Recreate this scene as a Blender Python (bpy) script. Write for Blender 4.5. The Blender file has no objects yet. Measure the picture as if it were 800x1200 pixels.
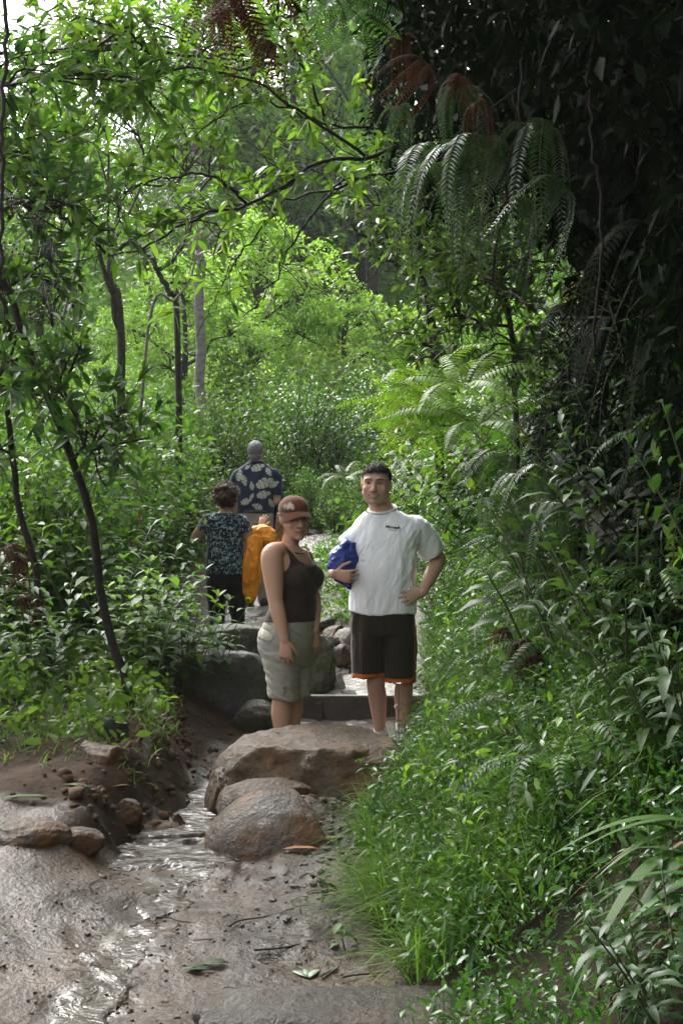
import bpy, bmesh, math, random
import numpy as np
from mathutils import Vector, Matrix, Euler
from mathutils.bvhtree import BVHTree

# ------------------------------------------------------------------ camera, sky, sun, exposure
SC = bpy.context.scene
COL = SC.collection
R = math.radians
CAM_Z, FPX = 1.6, 1600.0            # eye height, focal length in pixels of an 800x1200 picture

cam_d = bpy.data.cameras.new('camera')
cam_d.sensor_fit = 'VERTICAL'; cam_d.sensor_height = 24.0; cam_d.lens = 32.0
cam_d.clip_start = 0.05; cam_d.clip_end = 2000
cam_d.dof.use_dof = False
cam = bpy.data.objects.new('camera', cam_d); COL.objects.link(cam)
cam.location = (0, 0, CAM_Z); cam.rotation_euler = (R(90), 0, 0)
SC.camera = cam

SUN_EL, SUN_AZ = 46.0, -31.0        # azimuth measured from +Y (ahead) towards +X
W = bpy.data.worlds.new('World'); SC.world = W; W.use_nodes = True
nt = W.node_tree; nt.nodes.clear()
sky = nt.nodes.new('ShaderNodeTexSky'); sky.sky_type = 'NISHITA'; sky.sun_disc = False
sky.sun_elevation = R(SUN_EL); sky.sun_rotation = R(SUN_AZ)
sky.air_density = 1.0; sky.dust_density = 6.0; sky.ozone_density = 1.0
hs = nt.nodes.new('ShaderNodeHueSaturation'); hs.inputs['Saturation'].default_value = 0.14
hs.inputs['Value'].default_value = 1.0
bg = nt.nodes.new('ShaderNodeBackground'); bg.inputs['Strength'].default_value = 0.15
wo = nt.nodes.new('ShaderNodeOutputWorld')
nt.links.new(sky.outputs[0], hs.inputs['Color']); nt.links.new(hs.outputs[0], bg.inputs['Color'])
nt.links.new(bg.outputs[0], wo.inputs['Surface'])

sun_d = bpy.data.lights.new('sun', 'SUN'); sun_d.energy = 1.5; sun_d.angle = R(28); sun_d.color = (1.0, 0.97, 0.92)
sun = bpy.data.objects.new('sun', sun_d); COL.objects.link(sun)
_d = Vector((math.sin(R(SUN_AZ))*math.cos(R(SUN_EL)), math.cos(R(SUN_AZ))*math.cos(R(SUN_EL)), math.sin(R(SUN_EL))))
sun.rotation_euler = _d.to_track_quat('Z', 'Y').to_euler()

vs = SC.view_settings
vs.view_transform = 'Standard'; vs.look = 'None'; vs.gamma = 1.0; vs.use_curve_mapping = False
vs.exposure = 1.85
SC.render.engine = 'CYCLES'
cy = SC.cycles
cy.use_denoising = True
try: cy.denoiser = 'OPENIMAGEDENOISE'
except Exception: pass
cy.max_bounces = 8; cy.diffuse_bounces = 6; cy.glossy_bounces = 3; cy.transmission_bounces = 4
cy.transparent_max_bounces = 6; cy.caustics_reflective = False; cy.caustics_refractive = False
cy.use_adaptive_sampling = False
cy.volume_bounces = 1; cy.volume_step_rate = 4; cy.volume_max_steps = 64

# ------------------------------------------------------------------ helpers
rng = np.random.default_rng(7)
random.seed(7)

def P(px, py, Y):
    "the world point seen at pixel (px, py) of the 800x1200 photograph, Y metres ahead"
    return np.array([(px-400)/FPX*Y, Y, CAM_Z-(py-600)/FPX*Y])

def tag(o, label=None, cat=None, group=None, kind=None):
    if label: o['label'] = label
    if cat: o['category'] = cat
    if group: o['group'] = group
    if kind: o['kind'] = kind
    return o

def empty(name, loc, rz=0.0):
    o = bpy.data.objects.new(name, None); COL.objects.link(o)
    o.location = loc; o.rotation_euler = (0, 0, rz); o.empty_display_size = 0.1
    return o

def link_mesh(name, me, mat=None, parent=None):
    o = bpy.data.objects.new(name, me); COL.objects.link(o)
    if mat is not None:
        me.materials.clear(); me.materials.append(mat)
    if parent is not None: o.parent = parent
    return o

def _h(ix, iy, iz, s):
    n = (ix*374761393 + iy*668265263 + iz*2147483647 + s*974634653) & 0xffffffff
    n = ((n ^ (n >> 13))*1274126177) & 0xffffffff
    n = ((n ^ (n >> 16))*2246822519) & 0xffffffff
    return ((n ^ (n >> 15)) & 0xffffff)/float(0xffffff)

def vnoise(p, seed=0):
    p = np.asarray(p, float); i = np.floor(p).astype(np.int64); f = p-i; f = f*f*(3-2*f)
    x, y, z = i[:, 0], i[:, 1], i[:, 2]; fx, fy, fz = f[:, 0], f[:, 1], f[:, 2]
    r = 0
    for dx in (0, 1):
        for dy in (0, 1):
            for dz in (0, 1):
                w = (fx if dx else 1-fx)*(fy if dy else 1-fy)*(fz if dz else 1-fz)
                r = r + w*_h(x+dx, y+dy, z+dz, seed)
    return r*2-1

def fbm(p, seed=0, octs=4, gain=0.5, lac=2.03):
    p = np.asarray(p, float); a, t, r = 1.0, 0.0, 0
    for k in range(octs):
        r = r + a*vnoise(p, seed+k*17); t += a; a *= gain; p = p*lac+11.3
    return r/t

def sstep(a, b, x):
    t = np.clip((np.asarray(x, float)-a)/(b-a), 0, 1); return t*t*(3-2*t)

class MB:
    "collects vertices, faces and one float per vertex, then builds ONE mesh"
    def __init__(s): s.v = []; s.f = []; s.a = []; s.m = []; s.n = 0
    def add(s, v, faces, a=0.5, mi=0):
        v = np.asarray(v, float).reshape(-1, 3)
        for f in faces:
            f = np.asarray(f, np.int64)
            if len(f): s.f.append(f+s.n); s.m.append(np.full(len(f), mi, np.int32))
        s.v.append(v); s.a.append(np.broadcast_to(np.asarray(a, float), (len(v),)).copy()); s.n += len(v)
    def mesh(s, name, mats=(), smooth=True):
        me = bpy.data.meshes.new(name)
        V = np.concatenate(s.v) if s.v else np.zeros((0, 3))
        loops = []; starts = []; tot = 0
        for f in s.f:
            k = f.shape[1]; loops.append(f.ravel()); starts.append(tot+np.arange(len(f))*k); tot += f.size
        me.vertices.add(len(V)); me.vertices.foreach_set('co', V.astype(np.float32).ravel())
        if tot:
            L = np.concatenate(loops); S = np.concatenate(starts)
            me.loops.add(len(L)); me.loops.foreach_set('vertex_index', L.astype(np.int32))
            me.polygons.add(len(S)); me.polygons.foreach_set('loop_start', S.astype(np.int32))
            me.polygons.foreach_set('use_smooth', np.full(len(S), smooth))
            me.polygons.foreach_set('material_index', np.concatenate(s.m))
        at = me.attributes.new('lv', 'FLOAT', 'POINT'); at.data.foreach_set('value', np.concatenate(s.a).astype(np.float32))
        for m in mats: me.materials.append(m)
        me.update(calc_edges=True); me.validate()
        return me

def frames(path):
    path = np.asarray(path, float); n = len(path)
    t = np.gradient(path, axis=0); t /= np.linalg.norm(t, axis=1)[:, None]+1e-12
    u = np.zeros_like(path); ref = np.array([0, 0, 1.0]) if abs(t[0, 2]) < 0.9 else np.array([1.0, 0, 0])
    for i in range(n):
        r = ref-t[i]*np.dot(ref, t[i]); r /= np.linalg.norm(r)+1e-12; u[i] = r; ref = r
    return t, u, np.cross(t, u)

def spline(pts, n):
    "smooth curve through pts (Catmull-Rom), n samples"
    pts = np.asarray(pts, float)
    if len(pts) == 2: return pts[0]+(pts[1]-pts[0])*np.linspace(0, 1, n)[:, None]
    q = np.vstack([2*pts[0]-pts[1], pts, 2*pts[-1]-pts[-2]])
    t = np.linspace(0, len(pts)-1-1e-9, n); i = t.astype(int); f = (t-i)[:, None]
    a, b, c, d = q[i], q[i+1], q[i+2], q[i+3]
    return 0.5*(2*b+(c-a)*f+(2*a-5*b+4*c-d)*f**2+(3*b-a-3*c+d)*f**3)

def tube(mb, path, rad, sides=6, a=0.5, mi=0):
    path = np.asarray(path, float); n = len(path)
    rad = np.interp(np.linspace(0, 1, n), np.linspace(0, 1, len(rad)), rad) if np.ndim(rad) else np.full(n, rad)
    t, u, w = frames(path)
    th = np.linspace(0, 2*np.pi, sides, endpoint=False)
    v = path[:, None]+rad[:, None, None]*(np.cos(th)[None, :, None]*u[:, None]+np.sin(th)[None, :, None]*w[:, None])
    i, j = np.meshgrid(np.arange(n-1), np.arange(sides), indexing='ij')
    q = np.stack([i*sides+j, i*sides+(j+1) % sides, (i+1)*sides+(j+1) % sides, (i+1)*sides+j], -1).reshape(-1, 4)
    V = v.reshape(-1, 3); V = np.vstack([V, path[-1], path[0]])
    k = np.arange(sides); e = n*sides
    tri = np.stack([(n-1)*sides+k, (n-1)*sides+(k+1) % sides, np.full(sides, e)], -1)
    tr2 = np.stack([(k+1) % sides, k, np.full(sides, e+1)], -1)
    mb.add(V, [q, tri, tr2], a, mi)

# ------------------------------------------------------------------ materials
def new_mat(name):
    m = bpy.data.materials.new(name); m.use_nodes = True
    t = m.node_tree; t.nodes.clear()
    out = t.nodes.new('ShaderNodeOutputMaterial'); b = t.nodes.new('ShaderNodeBsdfPrincipled')
    t.links.new(b.outputs[0], out.inputs['Surface'])
    return m, t, b, out

def node(t, kind, **kw):
    n = t.nodes.new(kind)
    for k, v in kw.items():
        if k.startswith('i_'): n.inputs[k[2:].replace('_', ' ')].default_value = v
        else: setattr(n, k, v)
    return n

def ramp(t, fac, stops):
    r = t.nodes.new('ShaderNodeValToRGB'); e = r.color_ramp.elements
    while len(e) < len(stops): e.new(0.5)
    for k, (p, c) in enumerate(stops):
        e[k].position = p; e[k].color = (*c, 1) if len(c) == 3 else c
    t.links.new(fac, r.inputs['Fac']); return r

def mat_plain(name, c1, c2=None, scale=6.0, rough=0.7, bump=0.0, bscale=60.0, spec=0.5, sheen=0.0, detail=4.0, metal=0.0):
    m, t, b, out = new_mat(name)
    tc = node(t, 'ShaderNodeTexCoord')
    n = node(t, 'ShaderNodeTexNoise', i_Scale=scale, i_Detail=detail, i_Roughness=0.6)
    t.links.new(tc.outputs['Object'], n.inputs['Vector'])
    r = ramp(t, n.outputs['Fac'], [(0.3, c1), (0.7, c2 or c1)])
    t.links.new(r.outputs[0], b.inputs['Base Color'])
    b.inputs['Roughness'].default_value = rough; b.inputs['Specular IOR Level'].default_value = spec
    b.inputs['Metallic'].default_value = metal
    if sheen: b.inputs['Sheen Weight'].default_value = sheen
    if bump:
        n2 = node(t, 'ShaderNodeTexNoise', i_Scale=bscale, i_Detail=5.0, i_Roughness=0.65)
        t.links.new(tc.outputs['Object'], n2.inputs['Vector'])
        bp = node(t, 'ShaderNodeBump', i_Strength=bump, i_Distance=0.02)
        t.links.new(n2.outputs['Fac'], bp.inputs['Height']); t.links.new(bp.outputs[0], b.inputs['Normal'])
    return m

def mat_leaf(name, dark, mid, light, rough=0.36, trans=0.32, tcol=None, spec=0.5, hue=0.05):
    "leaf: colour differs from leaf to leaf ('lv') and from plant to plant (object random); light shines through"
    m, t, b, out = new_mat(name)
    at = node(t, 'ShaderNodeAttribute', attribute_name='lv')
    r = ramp(t, at.outputs['Fac'], [(0.05, dark), (0.5, mid), (0.97, light)])
    oi = node(t, 'ShaderNodeObjectInfo')
    mr = node(t, 'ShaderNodeMapRange'); mr.inputs['To Min'].default_value = 0.5-hue*0.4; mr.inputs['To Max'].default_value = 0.5+hue*0.25
    t.links.new(oi.outputs['Random'], mr.inputs['Value'])
    mv = node(t, 'ShaderNodeMapRange'); mv.inputs['To Min'].default_value = 0.75; mv.inputs['To Max'].default_value = 1.25
    mm = node(t, 'ShaderNodeMath', operation='MULTIPLY'); mm.inputs[1].default_value = 7.31
    fr = node(t, 'ShaderNodeMath', operation='FRACT')
    t.links.new(oi.outputs['Random'], mm.inputs[0]); t.links.new(mm.outputs[0], fr.inputs[0]); t.links.new(fr.outputs[0], mv.inputs['Value'])
    h = node(t, 'ShaderNodeHueSaturation')
    t.links.new(mr.outputs[0], h.inputs['Hue']); t.links.new(mv.outputs[0], h.inputs['Value']); t.links.new(r.outputs[0], h.inputs['Color'])
    t.links.new(h.outputs[0], b.inputs['Base Color'])
    b.inputs['Roughness'].default_value = rough; b.inputs['Specular IOR Level'].default_value = spec
    if trans > 0:
        tr = node(t, 'ShaderNodeBsdfTranslucent')
        g = node(t, 'ShaderNodeMix', data_type='RGBA', blend_type='MULTIPLY'); g.inputs['Factor'].default_value = 1.0
        t.links.new(h.outputs[0], g.inputs[6]); g.inputs[7].default_value = (*(tcol or (1.55, 1.65, 0.75)), 1)
        t.links.new(g.outputs[2], tr.inputs['Color'])
        mx = node(t, 'ShaderNodeMixShader'); mx.inputs[0].default_value = trans
        t.links.new(b.outputs[0], mx.inputs[1]); t.links.new(tr.outputs[0], mx.inputs[2])
        t.links.new(mx.outputs[0], out.inputs['Surface'])
    return m

def mat_vcol(name, rough=0.6, spec=0.4, bump=0.0, bscale=200, sheen=0.0, sss=0.0, attr='col'):
    m, t, b, out = new_mat(name)
    at = node(t, 'ShaderNodeAttribute', attribute_name=attr)
    t.links.new(at.outputs['Color'], b.inputs['Base Color'])
    b.inputs['Roughness'].default_value = rough; b.inputs['Specular IOR Level'].default_value = spec
    if sheen: b.inputs['Sheen Weight'].default_value = sheen
    if sss:
        b.inputs['Subsurface Weight'].default_value = sss; b.inputs['Subsurface Scale'].default_value = 0.006
        b.inputs['Subsurface Radius'].default_value = (1.0, 0.35, 0.2)
    if bump:
        tc = node(t, 'ShaderNodeTexCoord')
        n2 = node(t, 'ShaderNodeTexNoise', i_Scale=bscale, i_Detail=3.0)
        t.links.new(tc.outputs['Object'], n2.inputs['Vector'])
        bp = node(t, 'ShaderNodeBump', i_Strength=bump, i_Distance=0.01)
        t.links.new(n2.outputs['Fac'], bp.inputs['Height']); t.links.new(bp.outputs[0], b.inputs['Normal'])
    return m
# ------------------------------------------------------------------ terrain
# stations along the trail: Y, then 13 knots (x, z) across it, left to right:
# far left, left, left near, top of the left dirt bank, gully foot, gully right, middle, trail edge, bank, bank, bank top, right, far right
ST = [
 (-6.0, [(-14,.5),(-5,.3),(-2.4,.0),(-1.5,-.5),(-.95,-.55),(-.6,-.55),(-.2,-.52),(.2,-.5),(.7,0.),(1.3,.7),(2.3,2.6),(4.5,4.0),(14,7)]),
 (3.0,  [(-14,1.),(-5,.5),(-2.2,.1),(-1.4,-.02),(-.95,-.06),(-.65,-.06),(-.2,-.05),(.2,-.04),(.7,.2),(1.25,.75),(1.62,3.0),(3.2,4.2),(14,7)]),
 (4.3,  [(-14,1.),(-5,.5),(-2.2,.12),(-1.4,.04),(-.9,-.01),(-.6,-.01),(-.2,.01),(.25,.02),(.62,.22),(1.25,.85),(1.62,3.0),(3.2,4.4),(14,7)]),
 (5.3,  [(-14,1.1),(-5,.6),(-2.2,.25),(-1.4,.14),(-.85,.065),(-.62,.06),(-.2,.075),(.12,.08),(.55,.38),(1.25,1.05),(1.62,3.0),(3.2,4.4),(14,7)]),
 (6.2,  [(-14,1.2),(-5,.7),(-2.2,.40),(-1.15,.27),(-.98,.05),(-.6,.05),(-.2,.09),(.12,.1),(.5,.42),(1.2,1.1),(1.62,3.0),(3.2,4.4),(14,7)]),
 (7.0,  [(-14,1.2),(-5,.8),(-2.2,.50),(-1.02,.41),(-.87,.09),(-.58,.08),(-.1,.14),(.28,.1),(.68,.5),(1.3,1.25),(1.62,3.0),(3.2,4.4),(14,7)]),
 (8.0,  [(-14,1.3),(-5,.9),(-2.2,.56),(-1.02,.46),(-.84,.14),(-.5,.12),(0,.1),(.48,.1),(.8,.55),(1.35,1.35),(1.74,3.0),(3.2,4.5),(14,7)]),
 (8.9,  [(-14,1.4),(-5,1.),(-2.4,.62),(-1.2,.5),(-.7,.2),(-.3,.15),(.1,.15),(.58,.16),(.9,.7),(1.4,1.4),(1.74,3.0),(3.2,4.6),(14,7)]),
 (9.22, [(-14,1.4),(-5,1.),(-2.4,.63),(-1.2,.5),(-.75,.22),(-.3,.18),(.1,.18),(.6,.2),(.92,.75),(1.42,1.45),(1.74,3.0),(3.2,4.6),(14,7)]),
 (9.32, [(-14,1.4),(-5,1.),(-2.4,.64),(-1.2,.52),(-.75,.33),(-.3,.33),(.1,.33),(.6,.34),(.92,.78),(1.42,1.46),(1.74,3.0),(3.2,4.6),(14,7)]),
 (10.,  [(-14,1.5),(-5,1.1),(-2.5,.7),(-1.3,.58),(-.85,.38),(-.35,.4),(.1,.42),(.64,.44),(1.0,1.0),(1.5,1.65),(1.95,3.0),(3.2,4.7),(14,7)]),
 (11.5, [(-14,1.6),(-5,1.2),(-2.6,.8),(-1.6,.6),(-1.2,.36),(-.6,.42),(-.05,.74),(.6,.8),(1.05,1.4),(1.6,2.),(2.3,3.1),(4.5,4.8),(14,7)]),
 (13.,  [(-14,1.8),(-5,1.4),(-2.7,.9),(-1.75,.7),(-1.35,.36),(-.75,.44),(-.15,.98),(.55,1.0),(1.1,1.6),(1.7,2.2),(2.4,3.4),(4.5,5.),(14,7.5)]),
 (14.5, [(-14,2.),(-5,1.6),(-3,1.1),(-1.75,.9),(-1.35,.58),(-.7,.6),(-.3,.95),(.5,1.2),(1.1,1.8),(1.7,2.4),(2.4,3.5),(4.5,5.),(14,7.5)]),
 (17.,  [(-14,2.2),(-5,1.8),(-3,1.45),(-1.6,1.27),(-1.2,1.1),(-.8,1.1),(-.2,1.2),(.25,1.32),(.9,1.8),(1.6,2.7),(2.4,3.7),(4.5,5.2),(14,8)]),
 (19.,  [(-14,2.4),(-5,2.),(-3,1.75),(-1.6,1.6),(-1.2,1.48),(-.8,1.45),(-.1,1.42),(.4,1.5),(1.2,2.1),(1.8,2.9),(2.6,3.8),(4.5,5.3),(14,8)]),
 (25.,  [(-14,3.2),(-5,2.7),(-3,2.5),(-1.6,2.4),(-1.2,2.35),(-.8,2.35),(-.1,2.4),(.6,2.6),(1.4,3.2),(2.4,4.),(3.4,4.8),(6,6.),(14,9)]),
 (40.,  [(-26,7.),(-10,6.),(-5,5.6),(-3,5.5),(-2,5.5),(-1,5.5),(0,5.6),(1,5.8),(2,6.2),(3.4,7.),(5,8.),(9,9.5),(24,13)]),
 (70.,  [(-50,14),(-20,13),(-10,13),(-6,13),(-4,13),(-2,13),(0,13),(2,13),(4,13.3),(7,14),(12,15.5),(20,18),(50,24)]),
 (120., [(-90,27),(-40,26),(-20,26),(-12,26),(-8,26),(-4,26),(0,26),(4,26),(8,26.5),(14,28),(24,31),(40,36),(90,44)]),
]
_SY = np.array([s[0] for s in ST]); _SX = np.array([[k[0] for k in s[1]] for s in ST]); _SZ = np.array([[k[1] for k in s[1]] for s in ST])

def knots(y):
    y = np.asarray(y, float).ravel()
    return (np.stack([np.interp(y, _SY, _SX[:, k]) for k in range(13)], 1), np.stack([np.interp(y, _SY, _SZ[:, k]) for k in range(13)], 1))

def _piece(x, KX, KZ):
    z = np.full(len(x), 0.0); z[:] = KZ[:, 0]
    for k in range(12):
        a, b = KX[:, k], KX[:, k+1]; t = np.clip((x-a)/(b-a), 0, 1)
        z = np.where(x >= a, KZ[:, k]+(KZ[:, k+1]-KZ[:, k])*t, z)
    return z

def Hbase(x, y):
    x = np.asarray(x, float).ravel(); y = np.asarray(y, float).ravel()
    KX, KZ = knots(y); sp = 0.05+0.004*np.maximum(y, 0)
    return sum(w*_piece(x+d*sp, KX, KZ) for d, w in ((-1, .2), (-.5, .2), (0, .2), (.5, .2), (1, .2)))

def trail_mask(x, y):
    KX, _ = knots(y)
    wob = 0.10*vnoise(np.stack([x*3, y*3, y*0], 1), 5)
    a = sstep(-0.06, 0.06, x-KX[:, 3]+0.12+wob+0.45*sstep(7.5, 5.8, y)); b = sstep(0.10, -0.10, x-KX[:, 7]-0.02+wob)
    return a*b*sstep(24, 19, y)

def H(x, y):
    x = np.asarray(x, float).ravel(); y = np.asarray(y, float).ravel()
    z = Hbase(x, y); n = len(x); p = np.stack([x, y, np.zeros(n)], 1); m = trail_mask(x, y)
    far = sstep(20, 60, y)
    z = z+0.05*fbm(p*1.3, 3, 3)*(1-m)+0.030*fbm(p*2.2, 8, 3)+0.9*far*fbm(p*0.08, 9, 3)
    KX, _ = knots(y)
    # eroded lip of the left dirt bank, stony trail
    lip = np.exp(-((x-KX[:, 3]-0.08)/0.2)**2)*sstep(9.5, 8.0, y)*sstep(5.6, 6.2, y)
    z = z+0.13*fbm(p*4.0, 12, 5)*lip+0.030*fbm(p*15.0, 14, 3)*np.minimum(1, lip*1.6)
    z = z+m*(0.022*fbm(p*3.4, 21, 3)+0.013*fbm(p*9, 23, 4)-0.012*sstep(.25, .55, vnoise(p*np.array([5.5, 3.4, 1]), 29)))
    z = z+m*0.04*sstep(9.4, 10, y)*fbm(p*5, 31, 3)
    z = z+.15*sstep(1.15, .35, np.hypot((x+.16)/.55, (y-7.0)/.60)+.2*vnoise(p*6, 4))+.05*sstep(1.1, .4, np.hypot((x+.33)/.45, (y-6.42)/.40)+.2*vnoise(p*7, 5))
    for cx_, cy_, rx_, ry_ in ((-.76, 6.22, .30, .22), (-.68, 6.75, .16, .40)):
        z = z-.075*sstep(1.25, .6, np.hypot((x-cx_)/rx_, (y-cy_)/ry_)+.25*vnoise(p*9, 3))
    return z

def Hs(x, y): return float(H([x], [y])[0])

def G(px, py, y0=2.5, y1=90):
    "where the ray through a pixel meets the ground"
    Y = y0*(y1/y0)**np.linspace(0, 1, 900); q = np.stack([(px-400)/FPX*Y, Y, CAM_Z-(py-600)/FPX*Y], 1)
    d = q[:, 2]-H(q[:, 0], q[:, 1]); k = np.argmax(d < 0)
    if d[k] >= 0: return q[-1]
    return q[k]

def grid_mesh(xs_of, ys, name):
    rows = []; n = None
    for y in ys: rows.append(xs_of(y)); n = len(rows[-1])
    X = np.array(rows); Yv = np.repeat(np.asarray(ys)[:, None], n, 1)
    return X, Yv

ys = np.concatenate([np.linspace(-6, 2.4, 25), 2.5*(120/2.5)**np.linspace(0, 1, 660)])
u = np.linspace(-1, 1, 300); su = np.sign(u)*np.abs(u)**2.4
def xs_of(y):
    KX, _ = knots([y]); c = 0.5*(KX[0, 3]+KX[0, 8]); L, Rr = KX[0, 0], KX[0, 12]
    w = np.where(su < 0, c-L, Rr-c); lin = 0.11*w*u*0+0
    s = np.sign(u)*(0.10*np.abs(u)+0.90*np.abs(u)**4)
    return c+w*s
X, Yg = grid_mesh(xs_of, ys, 'ground')
Zg = H(X.ravel(), Yg.ravel()).reshape(X.shape)
mb = MB(); nr, nc = X.shape
i, j = np.meshgrid(np.arange(nr-1), np.arange(nc-1), indexing='ij')
q = np.stack([i*nc+j, i*nc+j+1, (i+1)*nc+j+1, (i+1)*nc+j], -1).reshape(-1, 4)
KX_, _ = knots(Yg.ravel()); xr, yr = X.ravel(), Yg.ravel()
bank = sstep(.05, -.08, xr-KX_[:, 4]-.05+.08*vnoise(np.stack([xr*6, yr*6, xr*0], 1), 6))*sstep(6.0, 6.35, yr+.25*vnoise(np.stack([xr*3, yr*3, xr*0], 1), 7))*sstep(-.9, -.5, xr-KX_[:, 3])*sstep(10, 9, yr)
mb.add(np.stack([X, Yg, Zg], -1), [q], trail_mask(xr, yr)*(1-bank))

def mat_ground():
    m, t, b, out = new_mat('mud and forest soil')
    tc = node(t, 'ShaderNodeTexCoord'); at = node(t, 'ShaderNodeAttribute', attribute_name='lv')
    def noise(s, d=6.0, r=0.62):
        n = node(t, 'ShaderNodeTexNoise', i_Scale=s, i_Detail=d, i_Roughness=r); t.links.new(tc.outputs['Object'], n.inputs['Vector']); return n
    n1 = noise(1.7); n2 = noise(9.0); n3 = noise(45.0); n4 = noise(0.9)
    mud = ramp(t, n1.outputs['Fac'], [(0.28, (0.019, 0.0125, 0.0075)), (0.45, (0.035, 0.0240, 0.0140)), (0.58, (0.046, 0.0290, 0.0150)), (0.74, (0.068, 0.034, 0.0125))])
    fine = ramp(t, n2.outputs['Fac'], [(0.3, (0.55, 0.53, 0.52)), (0.65, (1.12, 1.1, 1.08))])
    mulm = node(t, 'ShaderNodeMix', data_type='RGBA', blend_type='MULTIPLY'); mulm.inputs['Factor'].default_value = 1.0
    t.links.new(mud.outputs[0], mulm.inputs[6]); t.links.new(fine.outputs[0], mulm.inputs[7])
    soil = ramp(t, n2.outputs['Fac'], [(0.3, (0.010, 0.008, 0.005)), (0.55, (0.024, 0.017, 0.010)), (0.75, (0.040, 0.028, 0.016))])
    grit = node(t, 'ShaderNodeTexVoronoi', i_Scale=55.0); t.links.new(tc.outputs['Object'], grit.inputs['Vector'])
    gr = ramp(t, grit.outputs['Color'], [(0.1, (0.6, 0.58, 0.56)), (0.8, (1.25, 1.22, 1.2))])
    mulg = node(t, 'ShaderNodeMix', data_type='RGBA', blend_type='MULTIPLY')
    gm = ramp(t, n1.outputs['Fac'], [(0.35, (0.9, 0.9, 0.9)), (0.6, (0.1, 0.1, 0.1))]); t.links.new(gm.outputs[0], mulg.inputs['Factor'])
    t.links.new(mulm.outputs[2], mulg.inputs[6]); t.links.new(gr.outputs[0], mulg.inputs[7])
    mx = node(t, 'ShaderNodeMix', data_type='RGBA'); t.links.new(at.outputs['Fac'], mx.inputs['Factor'])
    bk = node(t, 'ShaderNodeAttribute', attribute_name='bank'); dirt = ramp(t, n2.outputs['Fac'], [(0.28, (0.014, 0.009, 0.006)), (0.5, (0.038, 0.024, 0.015)), (0.75, (0.070, 0.042, 0.025))])
    bx = node(t, 'ShaderNodeMix', data_type='RGBA'); t.links.new(bk.outputs['Fac'], bx.inputs['Factor']); t.links.new(soil.outputs[0], bx.inputs[6]); t.links.new(dirt.outputs[0], bx.inputs[7])
    t.links.new(bx.outputs[2], mx.inputs[6]); t.links.new(mulg.outputs[2], mx.inputs[7])
    wt = node(t, 'ShaderNodeAttribute', attribute_name='wet')
    dk = node(t, 'ShaderNodeMix', data_type='RGBA', blend_type='MULTIPLY'); t.links.new(wt.outputs['Fac'], dk.inputs['Factor']); t.links.new(mx.outputs[2], dk.inputs[6]); dk.inputs[7].default_value = (.7, .68, .66, 1)
    t.links.new(dk.outputs[2], b.inputs['Base Color'])
    rw = ramp(t, n4.outputs['Fac'], [(0.36, (0.28, 0.28, 0.28)), (0.62, (0.60, 0.60, 0.60))])
    rmx = node(t, 'ShaderNodeMix', data_type='RGBA'); t.links.new(at.outputs['Fac'], rmx.inputs['Factor'])
    rmx.inputs[6].default_value = (0.97, 0.97, 0.97, 1); t.links.new(rw.outputs[0], rmx.inputs[7])
    rm2 = node(t, 'ShaderNodeMix', data_type='RGBA'); t.links.new(wt.outputs['Fac'], rm2.inputs['Factor']); t.links.new(rmx.outputs[2], rm2.inputs[6]); rm2.inputs[7].default_value = (.15, .15, .15, 1)
    t.links.new(rm2.outputs[2], b.inputs['Roughness'])
    add = node(t, 'ShaderNodeMath', operation='MULTIPLY_ADD'); add.inputs[1].default_value = 0.42
    t.links.new(n3.outputs['Fac'], add.inputs[0]); t.links.new(n2.outputs['Fac'], add.inputs[2])
    add2 = node(t, 'ShaderNodeMath', operation='MULTIPLY_ADD'); add2.inputs[1].default_value = -0.05
    t.links.new(grit.outputs['Distance'], add2.inputs[0]); t.links.new(add.outputs[0], add2.inputs[2])
    bp = node(t, 'ShaderNodeBump', i_Strength=0.6, i_Distance=0.06); t.links.new(add2.outputs[0], bp.inputs['Height']); t.links.new(bp.outputs[0], b.inputs['Normal'])
    ws = node(t, 'ShaderNodeMapRange'); ws.inputs['To Min'].default_value = .45; ws.inputs['To Max'].default_value = .30; t.links.new(wt.outputs['Fac'], ws.inputs['Value']); t.links.new(ws.outputs[0], bp.inputs['Strength'])
    b.inputs['Specular IOR Level'].default_value = .14
    sm = node(t, 'ShaderNodeMapRange'); sm.inputs['To Min'].default_value = .20; sm.inputs['To Max'].default_value = .34; t.links.new(wt.outputs['Fac'], sm.inputs['Value']); t.links.new(sm.outputs[0], b.inputs['Specular IOR Level'])
    return m
M_GROUND = mat_ground()
gme = mb.mesh('ground')
def seg_dist(x, y, pts):
    d = np.full(len(x), 1e9)
    for (ax, ay, aw), (bx, by, bw) in zip(pts[:-1], pts[1:]):
        vx, vy = bx-ax, by-ay; t = np.clip(((x-ax)*vx+(y-ay)*vy)/(vx*vx+vy*vy+1e-9), 0, 1)
        d = np.minimum(d, np.hypot(x-ax-t*vx, y-ay-t*vy)/(aw+(bw-aw)*t))
    return d
def streak(pix, nsc, namp, seed):
    pts = [(*G(a, b)[:2], w) for a, b, w in pix]; x, y = X.ravel(), Yg.ravel()
    return sstep(1.0, .55, seg_dist(x, y, pts)+namp*fbm(np.stack([x*1.6, y*.8, x*0], 1)*nsc, seed, 4))
wet = np.maximum.reduce([streak([(85, 1215, .12), (115, 1165, .12), (145, 1120, .13), (178, 1085, .13), (205, 1050, .13), (236, 1028, .14), (260, 1012, .10)], 7, 1.5, 41), streak([(235, 1000, .2), (212, 960, .2), (235, 925, .24), (258, 900, .16)], 5, .7, 44),
                         streak([(300, 1060, .25), (360, 1040, .3), (330, 1100, .3)], 7, 1.4, 45)*.35, streak([(285, 725, .3), (300, 700, .3), (330, 660, .35)], 4, .8, 46), streak([(380, 812, .35), (430, 800, .4), (445, 760, .3)], 5, .8, 47)])
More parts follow.
